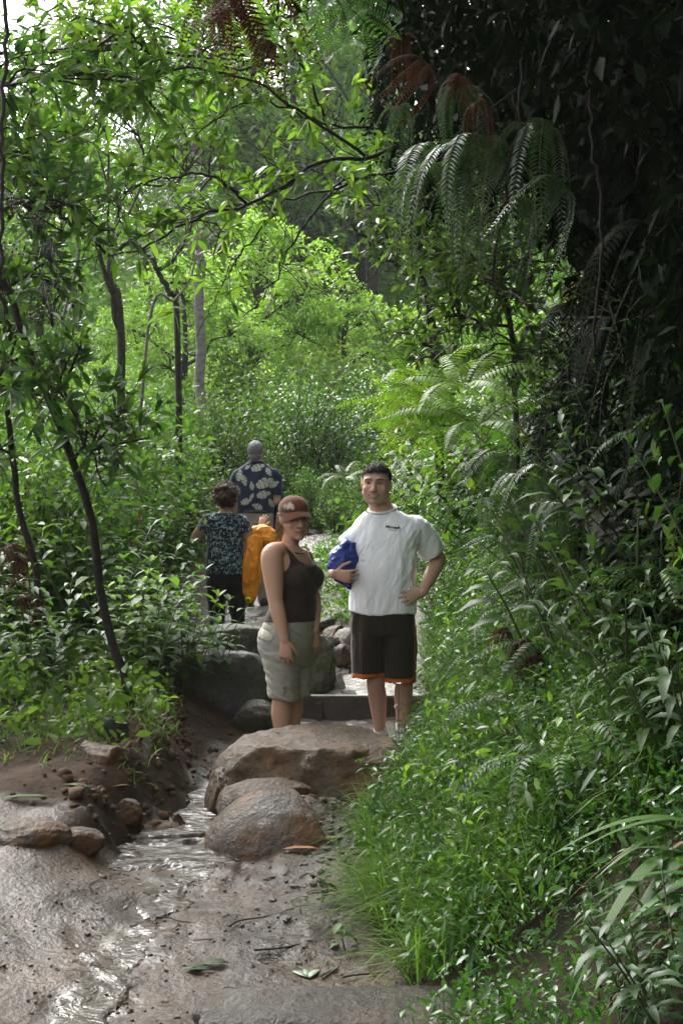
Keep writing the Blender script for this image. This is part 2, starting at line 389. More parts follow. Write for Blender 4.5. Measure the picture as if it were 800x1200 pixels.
at = gme.attributes.new('bank', 'FLOAT', 'POINT'); at.data.foreach_set('value', bank.astype(np.float32))
at = gme.attributes.new('wet', 'FLOAT', 'POINT'); at.data.foreach_set('value', wet.astype(np.float32))
g = link_mesh('ground', gme, M_GROUND); tag(g, kind='structure')

# ------------------------------------------------------------------ water on the trail
def mat_water(name, col, rough=0.05, bump=0.35, scale=22):
    m, t, b, out = new_mat(name)
    tc = node(t, 'ShaderNodeTexCoord')
    b.inputs['Base Color'].default_value = (*col, 1); b.inputs['Roughness'].default_value = rough
    b.inputs['IOR'].default_value = 1.38; b.inputs['Specular IOR Level'].default_value = 0.5
    n = node(t, 'ShaderNodeTexNoise', i_Scale=scale, i_Detail=4.0, i_Roughness=0.6, i_Distortion=1.6)
    mp = node(t, 'ShaderNodeMapping'); mp.inputs['Scale'].default_value = (1.0, 1.25, 1)
    t.links.new(tc.outputs['Object'], mp.inputs['Vector']); t.links.new(mp.outputs[0], n.inputs['Vector'])
    bp = node(t, 'ShaderNodeBump', i_Strength=bump, i_Distance=0.05); t.links.new(n.outputs['Fac'], bp.inputs['Height']); t.links.new(bp.outputs[0], b.inputs['Normal'])
    return m
M_WATER = mat_water('running muddy water', (0.045, 0.035, 0.026), .09, .42, 9)
M_GLARE = mat_water('broken water with painted glare', (0.24, 0.23, 0.21), 0.12, 0.5, 13)  # pale base colour paints in the sky glare on the water

bpy.context.view_layer.update()
GB = BVHTree.FromObject(g, bpy.context.evaluated_depsgraph_get())
def on_ground(x, y):
    return np.array([(GB.ray_cast(Vector((a, b, 20)), Vector((0, 0, -1)))[0] or Vector((0, 0, 0))).z for a, b in zip(x, y)])

def water_film(pix, thr, mat, seed, flat=None, step=0.010, lift=0.006, namp=0.55, nsc=5.0):
    "a thin sheet of water that follows the ground along a line of pixels (px, py, half width in metres)"
    pts = []
    for px, py, w in pix:
        p = G(px, py); pts.append((p[0], p[1], w))
    A = np.array(pts); wm = A[:, 2].max()*1.8
    x = np.arange(A[:, 0].min()-wm, A[:, 0].max()+wm, step); y = np.arange(A[:, 1].min()-wm, A[:, 1].max()+wm, step*1.4)
    Xw, Yw = np.meshgrid(x, y); xf, yf = Xw.ravel(), Yw.ravel()
    p3 = np.stack([xf, yf*0.7, xf*0], 1)
    d = seg_dist(xf, yf, pts)+namp*fbm(p3*nsc, seed, 4)
    sel = d < thr+.05; z = np.zeros(len(xf)); z[sel] = on_ground(xf[sel], yf[sel]); base = Hbase(xf, yf)
    if flat is None: z = z-.001+sstep(thr, thr-.35, d)*(lift+.003+.35*np.maximum(0, base+.004-z))
    else:
        d = np.maximum(d, np.where(z < flat-0.001, 0, 2)); z = np.minimum(flat, z-.001+.09*sstep(thr, thr-.45, d))
    keep = d < thr
    n2, m2 = Xw.shape; kk = keep.reshape(n2, m2)
    ff = kk[:-1, :-1] & kk[1:, :-1] & kk[:-1, 1:] & kk[1:, 1:]
    i, j = np.nonzero(ff); q = np.stack([i*m2+j, i*m2+j+1, (i+1)*m2+j+1, (i+1)*m2+j], -1)
    used = np.unique(q); remap = np.full(n2*m2, -1); remap[used] = np.arange(len(used))
    b = MB(); b.add(np.stack([xf, yf, z], 1)[used], [remap[q]]); 
    o = link_mesh('water', b.mesh('water'), mat); tag(o, kind='structure')
    return o

water_film([(150, 1000, .36), (205, 995, .40), (255, 990, .3)], 1.3, M_WATER, 43, flat=.072, namp=0.2)
water_film([(205, 975, .24), (225, 950, .32), (240, 920, .34), (256, 900, .2)], 1.3, M_WATER, 44, flat=.088, namp=0.3)
water_film([(85, 1215, .09), (115, 1165, .09), (145, 1120, .10), (178, 1080, .11), (205, 1046, .10), (238, 1024, .12)], 0.75, M_WATER, 41, lift=.002, namp=1.7, nsc=8)
water_film([(330, 843, .12), (360, 842, .18), (400, 846, .18)], 1.0, M_GLARE, 45, namp=0.5, lift=.014)
water_film([(372, 816, .2), (420, 812, .3), (470, 814, .3), (395, 806, .12), (415, 795, .16), (440, 785, .18), (455, 770, .18), (445, 750, .15)], 1.0, M_GLARE, 46, namp=1.0, lift=.006, nsc=7)
water_film([(285, 722, .16), (298, 706, .22), (305, 690, .22), (312, 672, .2), (330, 655, .2)], 1.0, M_GLARE, 47, namp=0.9, step=0.02, lift=.006)
water_film([(352, 655, .4), (362, 642, .5), (372, 634, .55), (392, 628, .4), (356, 630, .4)], 1.0, M_GLARE, 48, namp=0.6, step=0.025, nsc=4, lift=.012)

# ------------------------------------------------------------------ rocks, timber
def mat_rock(name, c_lo, c_mid, c_hi, stain, rough=0.45, moss=None, crack=.16, spec=.22):
    m, t, b, out = new_mat(name)
    tc = node(t, 'ShaderNodeTexCoord')
    def noise(s, d=7.0, r=0.65):
        n = node(t, 'ShaderNodeTexNoise', i_Scale=s, i_Detail=d, i_Roughness=r); t.links.new(tc.outputs['Object'], n.inputs['Vector']); return n
    n1 = noise(5.0); n2 = noise(26.0); n3 = noise(3.0); n4 = noise(90.0, 3)
    c = ramp(t, n1.outputs['Fac'], [(0.3, c_lo), (0.5, c_mid), (0.72, c_hi)])
    s = ramp(t, n3.outputs['Fac'], [(0.46, (0, 0, 0)), (0.62, (1, 1, 1))])
    mx = node(t, 'ShaderNodeMix', data_type='RGBA'); t.links.new(s.outputs[0], mx.inputs['Factor'])
    t.links.new(c.outputs[0], mx.inputs[6]); mx.inputs[7].default_value = (*stain, 1)
    f = ramp(t, n2.outputs['Fac'], [(0.3, (0.55, 0.55, 0.55)), (0.68, (1.2, 1.2, 1.2))])
    ml = node(t, 'ShaderNodeMix', data_type='RGBA', blend_type='MULTIPLY'); ml.inputs['Factor'].default_value = 1
    t.links.new(mx.outputs[2], ml.inputs[6]); t.links.new(f.outputs[0], ml.inputs[7])
    last = ml.outputs[2]
    if moss:
        n5 = noise(7.0); s5 = ramp(t, n5.outputs['Fac'], [(0.5, (0, 0, 0)), (0.62, (0.8, 0.8, 0.8))])
        m5 = node(t, 'ShaderNodeMix', data_type='RGBA'); t.links.new(s5.outputs[0], m5.inputs['Factor']); t.links.new(last, m5.inputs[6]); m5.inputs[7].default_value = (*moss, 1); last = m5.outputs[2]
    t.links.new(last, b.inputs['Base Color'])
    r = ramp(t, n1.outputs['Fac'], [(0.35, (rough-.14,)*3), (0.65, (rough+.2,)*3)]); t.links.new(r.outputs[0], b.inputs['Roughness'])
    b.inputs['Specular IOR Level'].default_value = spec
    vo = node(t, 'ShaderNodeTexVoronoi', i_Scale=6.0, feature='DISTANCE_TO_EDGE'); 
    nd = node(t, 'ShaderNodeMix', data_type='RGBA'); nd.inputs['Factor'].default_value = 0.18; t.links.new(tc.outputs['Object'], nd.inputs[6]); t.links.new(n1.outputs['Color'], nd.inputs[7]); t.links.new(nd.outputs[2], vo.inputs['Vector'])
    cr = ramp(t, vo.outputs['Distance'], [(0.0, (0, 0, 0)), (0.035, (1, 1, 1))])
    a1 = node(t, 'ShaderNodeMath', operation='MULTIPLY_ADD'); a1.inputs[1].default_value = 0.25; t.links.new(n4.outputs['Fac'], a1.inputs[0]); t.links.new(n2.outputs['Fac'], a1.inputs[2])
    a2 = node(t, 'ShaderNodeMath', operation='MULTIPLY_ADD'); a2.inputs[1].default_value = crack; t.links.new(cr.outputs[0], a2.inputs[0]); t.links.new(a1.outputs[0], a2.inputs[2])
    bp = node(t, 'ShaderNodeBump', i_Strength=0.8, i_Distance=0.03); t.links.new(a2.outputs[0], bp.inputs['Height']); t.links.new(bp.outputs[0], b.inputs['Normal'])
    return m
M_RBROWN = mat_rock('mud stained rock', (0.036, 0.024, 0.013), (0.070, 0.047, 0.026), (0.118, 0.084, 0.050), (0.090, 0.043, 0.014), 0.40)
M_RSMOOTH = mat_rock('wet smooth boulder', (0.032, 0.021, 0.012), (0.062, 0.040, 0.021), (0.092, 0.060, 0.030), (0.140, 0.060, 0.017), 0.30, crack=.03, spec=.34)
M_RSLAB = mat_rock('wet dark slab', (0.022, 0.020, 0.017), (0.040, 0.034, 0.027), (0.075, 0.068, 0.06), (0.045, 0.026, 0.013), 0.3, crack=.04)
M_RGREY = mat_rock('grey rock', (0.055, 0.055, 0.05), (0.10, 0.10, 0.095), (0.17, 0.17, 0.165), (0.06, 0.058, 0.045), 0.5, moss=(0.035, 0.045, 0.02))
M_RPALE = mat_rock('pale rock', (0.16, 0.15, 0.13), (0.27, 0.26, 0.24), (0.38, 0.37, 0.35), (0.15, 0.11, 0.07), 0.4)
M_RDARK = mat_rock('dark mossy rock', (0.035, 0.033, 0.025), (0.06, 0.056, 0.042), (0.09, 0.085, 0.07), (0.05, 0.05, 0.022), 0.4, moss=(0.04, 0.05, 0.018))

def rock_mesh(size, seed, cuts=7, rough=0.10, sub=5, flat_top=None, sides=0.75, terr=0.0, box=.85, warp=.16):
    bm = bmesh.new(); bmesh.ops.create_icosphere(bm, subdivisions=sub, radius=1.0)
    v = np.array([p.co[:] for p in bm.verts]); f = np.array([[q.index for q in p.verts] for p in bm.faces]); bm.free()
    r = np.random.default_rng(seed)
    v = np.sign(v)*np.abs(v)**box                               # a bit boxier than a ball
    v += warp*np.stack([fbm(v*1.1+k*9, seed+k, 3) for k in range(3)], 1)
    for k in range(cuts):
        n = r.normal(size=3); n[2] = abs(n[2])*0.5; n /= np.linalg.norm(n); d = r.uniform(0.55, 0.85)
        over = v@n-d; v -= np.where(over > 0, over*0.85, 0)[:, None]*n
    if flat_top is not None:
        over = v[:, 2]-flat_top; v[:, 2] -= np.where(over > 0, over*0.8, 0)
    nrm = v/(np.linalg.norm(v, axis=1)[:, None]+1e-9)
    e = fbm(v*2.6, seed+40, 5, 0.55); ridg = 1-np.abs(fbm(v*3.3, seed+60, 4))*2
    v += nrm*(rough*e+rough*0.5*(ridg-0.5))[:, None]
    if terr: v[:, 2] += terr*np.sin(v[:, 2]*14+3*fbm(v*2, seed+3, 3))*0.5
    v *= np.asarray(size)*0.5
    b = MB(); b.add(v, [f]); return b.mesh('rock')

def rock(label, c, size, seed, mat, rz=0.0, group=None, name='rock', **kw):
    o = link_mesh(name, rock_mesh(size, seed, **kw), mat); o.location = c; o.rotation_euler = (0, 0, rz)
    return tag(o, label, 'rock', group)

rock('large rough mud-brown rock ledge just in front of the young woman', (-.08, 7.20, .13), (1.16, 1.34, .78), 121, M_RBROWN, 0.10, rough=0.085, flat_top=.72, sub=6, cuts=3, box=.95, warp=.18)
rock('smooth wet rounded brown boulder beside the puddle, below the rock ledge', (-.31, 6.33, .03), (.62, .62, .56), 108, M_RSMOOTH, 0.3, rough=0.022, cuts=1, sub=5, box=1.0, warp=.08)
rock('low brown rock wedged between the rock ledge and the rounded boulder', (-.34, 6.72, .10), (.56, .40, .36), 103, M_RBROWN, 0.1, rough=.05, cuts=2)
rock('small rock on the left flank of the rock ledge over the gully', (-.60, 7.0, .14), (.20, .34, .30), 133, M_RBROWN, 0.3)
rock('jagged orange-brown rock lump on the right front of the ledge', (.04, 6.78, .20), (.26, .24, .20), 104, M_RBROWN, 0.7, rough=0.14)
rock('long wet grey-brown rock slab along the bottom edge of the photo', (.22, 4.24, -.01), (1.40, .50, .30), 105, M_RSLAB, -0.03, rough=0.05, flat_top=.7, sub=6, cuts=4)
rock('brown stone at the foot of the grassy bank beside the bottom slab', (.70, 4.5, .08), (.30, .34, .2), 106, M_RBROWN, 0.4)
p = G(88, 990); rock('oblong tan stone lying on the mud at the left', (p[0], p[1]+.04, p[2]+.0), (.24, .17, .13), 107, M_RBROWN, 0.1, rough=0.04, cuts=2)
p = G(28, 985); rock('low brown stone half sunk in the mud at the left edge', (p[0], p[1]+.1, p[2]-.02), (.36, .3, .17), 109, M_RBROWN, 0.5, cuts=2, rough=.08)
p = G(118, 890); rock('dark rock on the lip of the left dirt bank under the grass', (p[0], p[1]+.1, p[2]-.04), (.36, .32, .24), 110, M_RBROWN, 0.2)
p = G(128, 860); rock('small grey stone behind the dark rock in the left undergrowth', (p[0], p[1]+.05, p[2]+.04), (.18, .14, .1), 111, M_RGREY, 0.2)
p = G(208, 978); rock('reddish stone standing in the puddle', (p[0], p[1], p[2]+.04), (.10, .09, .13), 112, M_RBROWN, 0.9)
p = G(172, 985); rock('flat brown stone at the left end of the puddle', (p[0]+.02, p[1]+.16, p[2]+.01), (.26, .2, .09), 113, M_RBROWN, 0.2)
p = G(150, 960); rock('crumbled clod of dirt under the left bank', (p[0], p[1], p[2]+.03), (.16, .14, .12), 114, M_RBROWN, 0.2, rough=0.18)
rock('big dark grey boulder behind the young woman, under the flat pale slab', (-.90, 9.35, .40), (.95, .60, .58), 115, M_RGREY, 0.1, flat_top=.8)
rock('flat-topped pale grey slab of rock behind the young woman', (-.80, 9.95, .62), (1.0, .75, .52), 116, M_RGREY, -0.08, flat_top=.55, cuts=5, rough=0.05)
rock('dark mossy boulder behind the knees of the young woman', (-.22, 9.62, .50), (.34, .42, .52), 117, M_RDARK, 0.3)
rock('dark rock at the bottom of the gully beside the calf of the young woman', (-.55, 9.0, .24), (.4, .3, .24), 118, M_RDARK, 0.3)
stones = [(393, 741, 11.0, 26, 18, 'flat tan stone at the top of the little cascade'), (406, 752, 10.6, 26, 26, 'white-grey stone in the cascade beside the white t-shirt man'),
          (390, 757, 10.4, 20, 20, 'brown stone wedged in the cascade'), (402, 768, 10.2, 22, 24, 'rounded brown stone midway down the cascade'),
          (384, 776, 9.9, 16, 30, 'narrow dark brown stone beside the mossy boulder'), (397, 801, 9.6, 15, 22, 'upright pale brown stone just above the timber step'),
          (381, 803, 9.6, 18, 18, 'brown stone at the left end of the timber step'), (409, 813, 9.5, 24, 9, 'flat pale stone in the water above the timber step'),
          (437, 745, 10.9, 20, 14, 'small stone behind the shorts of the white t-shirt man'), (382, 730, 11.2, 20, 16, 'mossy stone above the cascade on the grassy hump'),
          (452, 790, 9.9, 18, 10, 'wet stone between the legs of the white t-shirt man'), (474, 776, 10.0, 20, 14, 'grey stone at the right end of the cascade'),
          (362, 722, 11.4, 24, 16, 'grey stone behind the waist of the young woman')]
for k, (px, py, Y, w, h, lab) in enumerate(stones):
    c = P(px, py, Y); s = Y/FPX
    rock(lab, c, (w*s*1.15, w*s*1.2, h*s*1.2), 200+k, (M_RPALE if ('pale' in lab or 'white' in lab or 'grey' in lab) else M_RDARK if ('dark' in lab or 'mossy' in lab) else M_RBROWN), k*0.7, sub=4, rough=0.08)
for k, (px, py, w, h, lab) in enumerate([(407, 612, 34, 14, 'brown rock at the far bend of the wet trail'), (352, 648, 20, 9, 'dark flat stone in the bright water of the far trail'),
          (366, 627, 26, 8, 'dark wet stone on the far trail beside the orange cap'), (378, 668, 36, 16, 'grey boulder on the hump below the bright water'),
          (392, 690, 34, 12, 'half buried grey stone on the grassy hump'), (310, 700, 14, 7, 'stone in the water beside the orange jacket'), (288, 712, 20, 7, 'small brown stone behind the pale slab')]):
    p = G(px, py); s = p[1]/FPX
    rock(lab, (p[0], p[1], p[2]+h*s*0.2), (w*s, w*s, h*s*1.3), 240+k, M_RPALE if 'grey' in lab else M_RDARK if 'dark' in lab else M_RBROWN, k*0.9, sub=4)
# loose pebbles: nobody could count them
b = MB(); bm = bmesh.new(); bmesh.ops.create_icosphere(bm, subdivisions=1, radius=1.0)
pv = np.array([p.co[:] for p in bm.verts]); pf = np.array([[q.index for q in p.verts] for p in bm.faces]); bm.free()
r = np.random.default_rng(5)
for k in range(650):
    y = r.uniform(3.6, 9.0) if k < 500 else r.uniform(9.4, 14)
    KX, _ = knots([y]); x = r.uniform(KX[0, 4]-.1, KX[0, 7]+.12)
    if k < 420: x, y = r.normal(.02, .14), r.normal(6.1, .42)
    s = r.uniform(.005, .016)*(1.7 if r.random() < .12 else 1)
    v = pv*(1+.25*r.normal(size=(len(pv), 1)))*np.array([s, s*r.uniform(.7, 1.3), s*.6]); a = r.uniform(0, 6.28); c_, s_ = math.cos(a), math.sin(a)
    b.add(np.stack([v[:, 0]*c_-v[:, 1]*s_+x, v[:, 0]*s_+v[:, 1]*c_+y, v[:, 2]+Hs(x, y)+s*.25], 1), [pf], r.random())
o = link_mesh('gravel', b.mesh('gravel', smooth=False), mat_rock('gravel stone', (0.06, 0.055, 0.05), (0.11, 0.10, 0.09), (0.17, 0.16, 0.15), (0.12, 0.07, 0.04), 0.4)); tag(o, 'loose wet pebbles scattered over the muddy trail', 'gravel', kind='stuff')

# grit pressed into the mud
b = MB(); r = np.random.default_rng(35)
for k in range(1500):
    y = 4.2*(9.0/4.2)**r.random(); KX, _ = knots([y]); x = KX[0, 2 if y < 5.8 else 4]+r.random()*(KX[0, 7]+.1-KX[0, 2 if y < 5.8 else 4]); 
    if vnoise(np.array([[x*2.2, y*1.6, 3.]]), 4)[0] < r.uniform(-.7, .5): continue
    s = r.uniform(.0025, .008); v = pv*(1+.3*r.normal(size=(len(pv), 1)))*np.array([s, s*r.uniform(.7, 1.3), s*.7]); b.add(v+[x, y, Hs(x, y)+s*.1], [pf], r.random())
o = link_mesh('grit', b.mesh('grit'), mat_plain('muddy grit', (.022, .015, .009), (.055, .037, .022), 9, .6, .3, 200, .3)); tag(o, 'fine brown grit pressed into the muddy trail', 'gravel', kind='stuff')
# clods of earth on the eroded left bank
b = MB(); r = np.random.default_rng(15)
for k in range(420):
    y = r.uniform(6.1, 9.0); KX, _ = knots([y]); x = KX[0, 3]+r.normal()*.16+(.12 if k % 2 else 0); s = r.uniform(.006, .022)*(2 if r.random() < .08 else 1)
    v = pv*(1+.3*r.normal(size=(len(pv), 1)))*np.array([s, s*r.uniform(.7, 1.3), s*.8]); b.add(v+[x, y, Hs(x, y)+s*.15], [pf], r.random())
o = link_mesh('dirt_clods', b.mesh('dirt_clods'), mat_plain('crumbled red brown earth', (.040, .025, .015), (.125, .074, .042), 12, .95, .6, 60, .2)); tag(o, 'crumbled clods of red-brown earth on the left bank', 'dirt', kind='stuff')
# timber step: a plank on edge held by two pegs
def box_bm(bm, c, s, rz=0.0, bev=0.006):
    r = bmesh.ops.create_cube(bm, size=1.0)
    bmesh.ops.scale(bm, vec=s, verts=r['verts'])
    bmesh.ops.bevel(bm, geom=list({e for v in r['verts'] for e in v.link_edges}), offset=bev, segments=2, affect='EDGES')
    return bm
def box_mesh(s, bev=0.006):
    bm = bmesh.new(); box_bm(bm, None, s, 0, bev); me = bpy.data.meshes.new('box'); bm.to_mesh(me); bm.free()
    return me
M_WOOD = mat_plain('wet dark timber', (0.022, 0.017, 0.013), (0.055, 0.042, 0.032), 14, 0.42, 0.5, 40)
M_WOODTOP = mat_plain('bleached timber', (0.16, 0.145, 0.12), (0.27, 0.25, 0.22), 10, 0.4, 0.4, 40)
t = empty('timber_step', (.10, 9.24, .10)); tag(t, 'dark wet timber plank set on edge as a step across the trail', 'timber step')
o = link_mesh('plank', box_mesh((1.12, .055, .24)), M_WOOD, t); o.location = (0, 0, .13)
o = link_mesh('top_edge', box_mesh((1.115, .05, .012), .004), M_WOODTOP, t); o.location = (0, 0, .255)
for sx in (-.25, .42):
    o = link_mesh('peg', box_mesh((.045, .03, .30)), M_WOOD, t); o.location = (sx, -.045, .07)
# ------------------------------------------------------------------ people: closed lofts fused into one continuous surface
def nrm(v): v = np.asarray(v, float); return v/(np.linalg.norm(v)+1e-12)

class Vol:
    def __init__(s): s.mb = MB()
    def rings(s, C, U, Wd, n=24, ex=2.0):
        "closed loft: ring centres C, half axes U and Wd (vectors)"
        th = np.linspace(0, 2*np.pi, n, endpoint=False)
        c, d = np.cos(th), np.sin(th); c = np.sign(c)*np.abs(c)**(2/ex); d = np.sign(d)*np.abs(d)**(2/ex)
        C, U, Wd = map(lambda a: np.asarray(a, float), (C, U, Wd)); m = len(C)
        v = C[:, None]+c[None, :, None]*U[:, None]+d[None, :, None]*Wd[:, None]
        i, j = np.meshgrid(np.arange(m-1), np.arange(n), indexing='ij')
        q = np.stack([i*n+j, i*n+(j+1) % n, (i+1)*n+(j+1) % n, (i+1)*n+j], -1).reshape(-1, 4)
        V = np.vstack([v.reshape(-1, 3), C[0], C[-1]]); k = np.arange(n); e = m*n
        s.mb.add(V, [q, np.stack([(k+1) % n, k, np.full(n, e)], -1), np.stack([(m-1)*n+k, (m-1)*n+(k+1) % n, np.full(n, e+1)], -1)])
    def chain(s, pts, rad, ref=(0, 1, 0), n=20, samples=None, round_ends=True):
        "limb through pts; rad = list of r or (r_across, r_ref) per point"
        pts = np.asarray(pts, float); rad = np.array([(r, r) if np.ndim(r) == 0 else r for r in rad], float)
        k = samples or max(8, 5*len(pts)); C = spline(pts, k)
        seg = np.linspace(0, len(pts)-1, k); ra = spline(np.c_[rad, rad[:, :1]*0], k)[:, :2]; ra = np.maximum(ra, 0.002)
        t = nrm3(np.gradient(C, axis=0)); rf = np.asarray(ref, float)
        u = nrm3(np.cross(t, rf)); w = nrm3(np.cross(u, t))
        if round_ends:
            st = []; 
            for e, sg in ((0, -1), (-1, 1)):
                ext = []
                for a in (0.55, 0.85, 0.98):
                    f = math.sqrt(max(0, 1-a*a)); ext.append((C[e]+sg*t[e]*a*ra[e].mean(), ra[e]*max(f, .15), u[e], w[e]))
                st.append(ext)
            pre = st[0][::-1]; post = st[1]
            C = np.vstack([[x[0] for x in pre], C, [x[0] for x in post]]); ra = np.vstack([[x[1] for x in pre], ra, [x[1] for x in post]])
            u = np.vstack([[x[2] for x in pre], u, [x[2] for x in post]]); w = np.vstack([[x[3] for x in pre], w, [x[3] for x in post]])
        s.rings(C, u*ra[:, :1], w*ra[:, 1:], n)
    def ell(s, c, r, M=None, n=20):
        a = np.linspace(-np.pi/2, np.pi/2, 13)[1:-1]; C = np.zeros((11, 3)); U = np.zeros((11, 3)); W_ = np.zeros((11, 3))
        C[:, 2] = np.sin(a)*r[2]; U[:, 0] = np.cos(a)*r[0]; W_[:, 1] = np.cos(a)*r[1]
        if M is not None: C, U, W_ = C@M.T, U@M.T, W_@M.T
        s.rings(C+np.asarray(c), U, W_, n)
    def build(s, voxel, smooth=4, fac=0.5):
        me = s.mb.mesh('tmp'); o = bpy.data.objects.new('tmp', me); COL.objects.link(o)
        m = o.modifiers.new('r', 'REMESH'); m.mode = 'VOXEL'; m.voxel_size = voxel; m.use_smooth_shade = True
        if smooth:
            m = o.modifiers.new('s', 'SMOOTH'); m.factor = fac; m.iterations = smooth
        dg = bpy.context.evaluated_depsgraph_get(); ev = o.evaluated_get(dg)
        out = bpy.data.meshes.new_from_object(ev); bpy.data.objects.remove(o); bpy.data.meshes.remove(me)
        return out
def nrm3(a): return a/(np.linalg.norm(a, axis=-1, keepdims=True)+1e-12)
def getv(me):
    v = np.zeros(len(me.vertices)*3, np.float32); me.vertices.foreach_get('co', v); return v.reshape(-1, 3).astype(float)
def setv(me, v): me.vertices.foreach_set('co', v.astype(np.float32).ravel()); me.update()
def getn(me):
    n = np.zeros(len(me.vertices)*3, np.float32); me.vertex_normals.foreach_get('vector', n); return n.reshape(-1, 3).astype(float)
def setcol(me, c):
    at = me.attributes.new('col', 'FLOAT_COLOR', 'POINT'); c = np.clip(c, 0, 1)
    at.data.foreach_set('color', np.c_[c, np.ones(len(c))].astype(np.float32).ravel())
def smooth_shade(me): me.polygons.foreach_set('use_smooth', np.ones(len(me.polygons), bool)); me.update()
def keep_faces(me, mask_v):
    "remove the vertices where mask_v is False"
    bm = bmesh.new(); bm.from_mesh(me); bm.verts.ensure_lookup_table()
    bmesh.ops.delete(bm, geom=[bm.verts[i] for i in np.nonzero(~mask_v)[0]], context='VERTS'); 
    for it in range(6):
        mv = {}
        for vtx in bm.verts:
            nb = [e.other_vert(vtx).co for e in vtx.link_edges if e.is_boundary]
            if len(nb) >= 2: mv[vtx] = vtx.co*.4+sum(nb, Vector())/len(nb)*.6
        for vtx, c in mv.items(): vtx.co = c
    bm.to_mesh(me); bm.free(); me.update()
def folds(me, amp, f=(26, 26, 7), seed=0, mask=None, dirs=None):
    v = getv(me); n = getn(me)
    a = fbm(v*np.asarray(f), seed, 3); a = a+0.6*(0.35-np.abs(fbm(v*np.asarray(f)*0.6, seed+5, 2)))*2*0.5
    d = amp*a
    if mask is not None: d = d*mask(v)
    setv(me, v+n*d[:, None])
def rot_zxy(yaw, pitch=0, roll=0):
    return np.array(Euler((R(pitch), R(roll), R(yaw)), 'XYZ').to_matrix())

def crumple(p, seed):
    "sharp ridges and soft valleys, like creased nylon"
    p = p+0.55*np.stack([fbm(p*.8, seed+k*5, 2) for k in range(3)], 1)
    a = (1-np.abs(vnoise(p, seed))*2.2); b = (1-np.abs(vnoise(p*2.1, seed+3))*2.2); c = (1-np.abs(vnoise(p*4.3, seed+6))*2.2)
    return np.maximum(a, -.6)*.65+.35*np.maximum(b, -.6)+.16*np.maximum(c, -.6)-.25

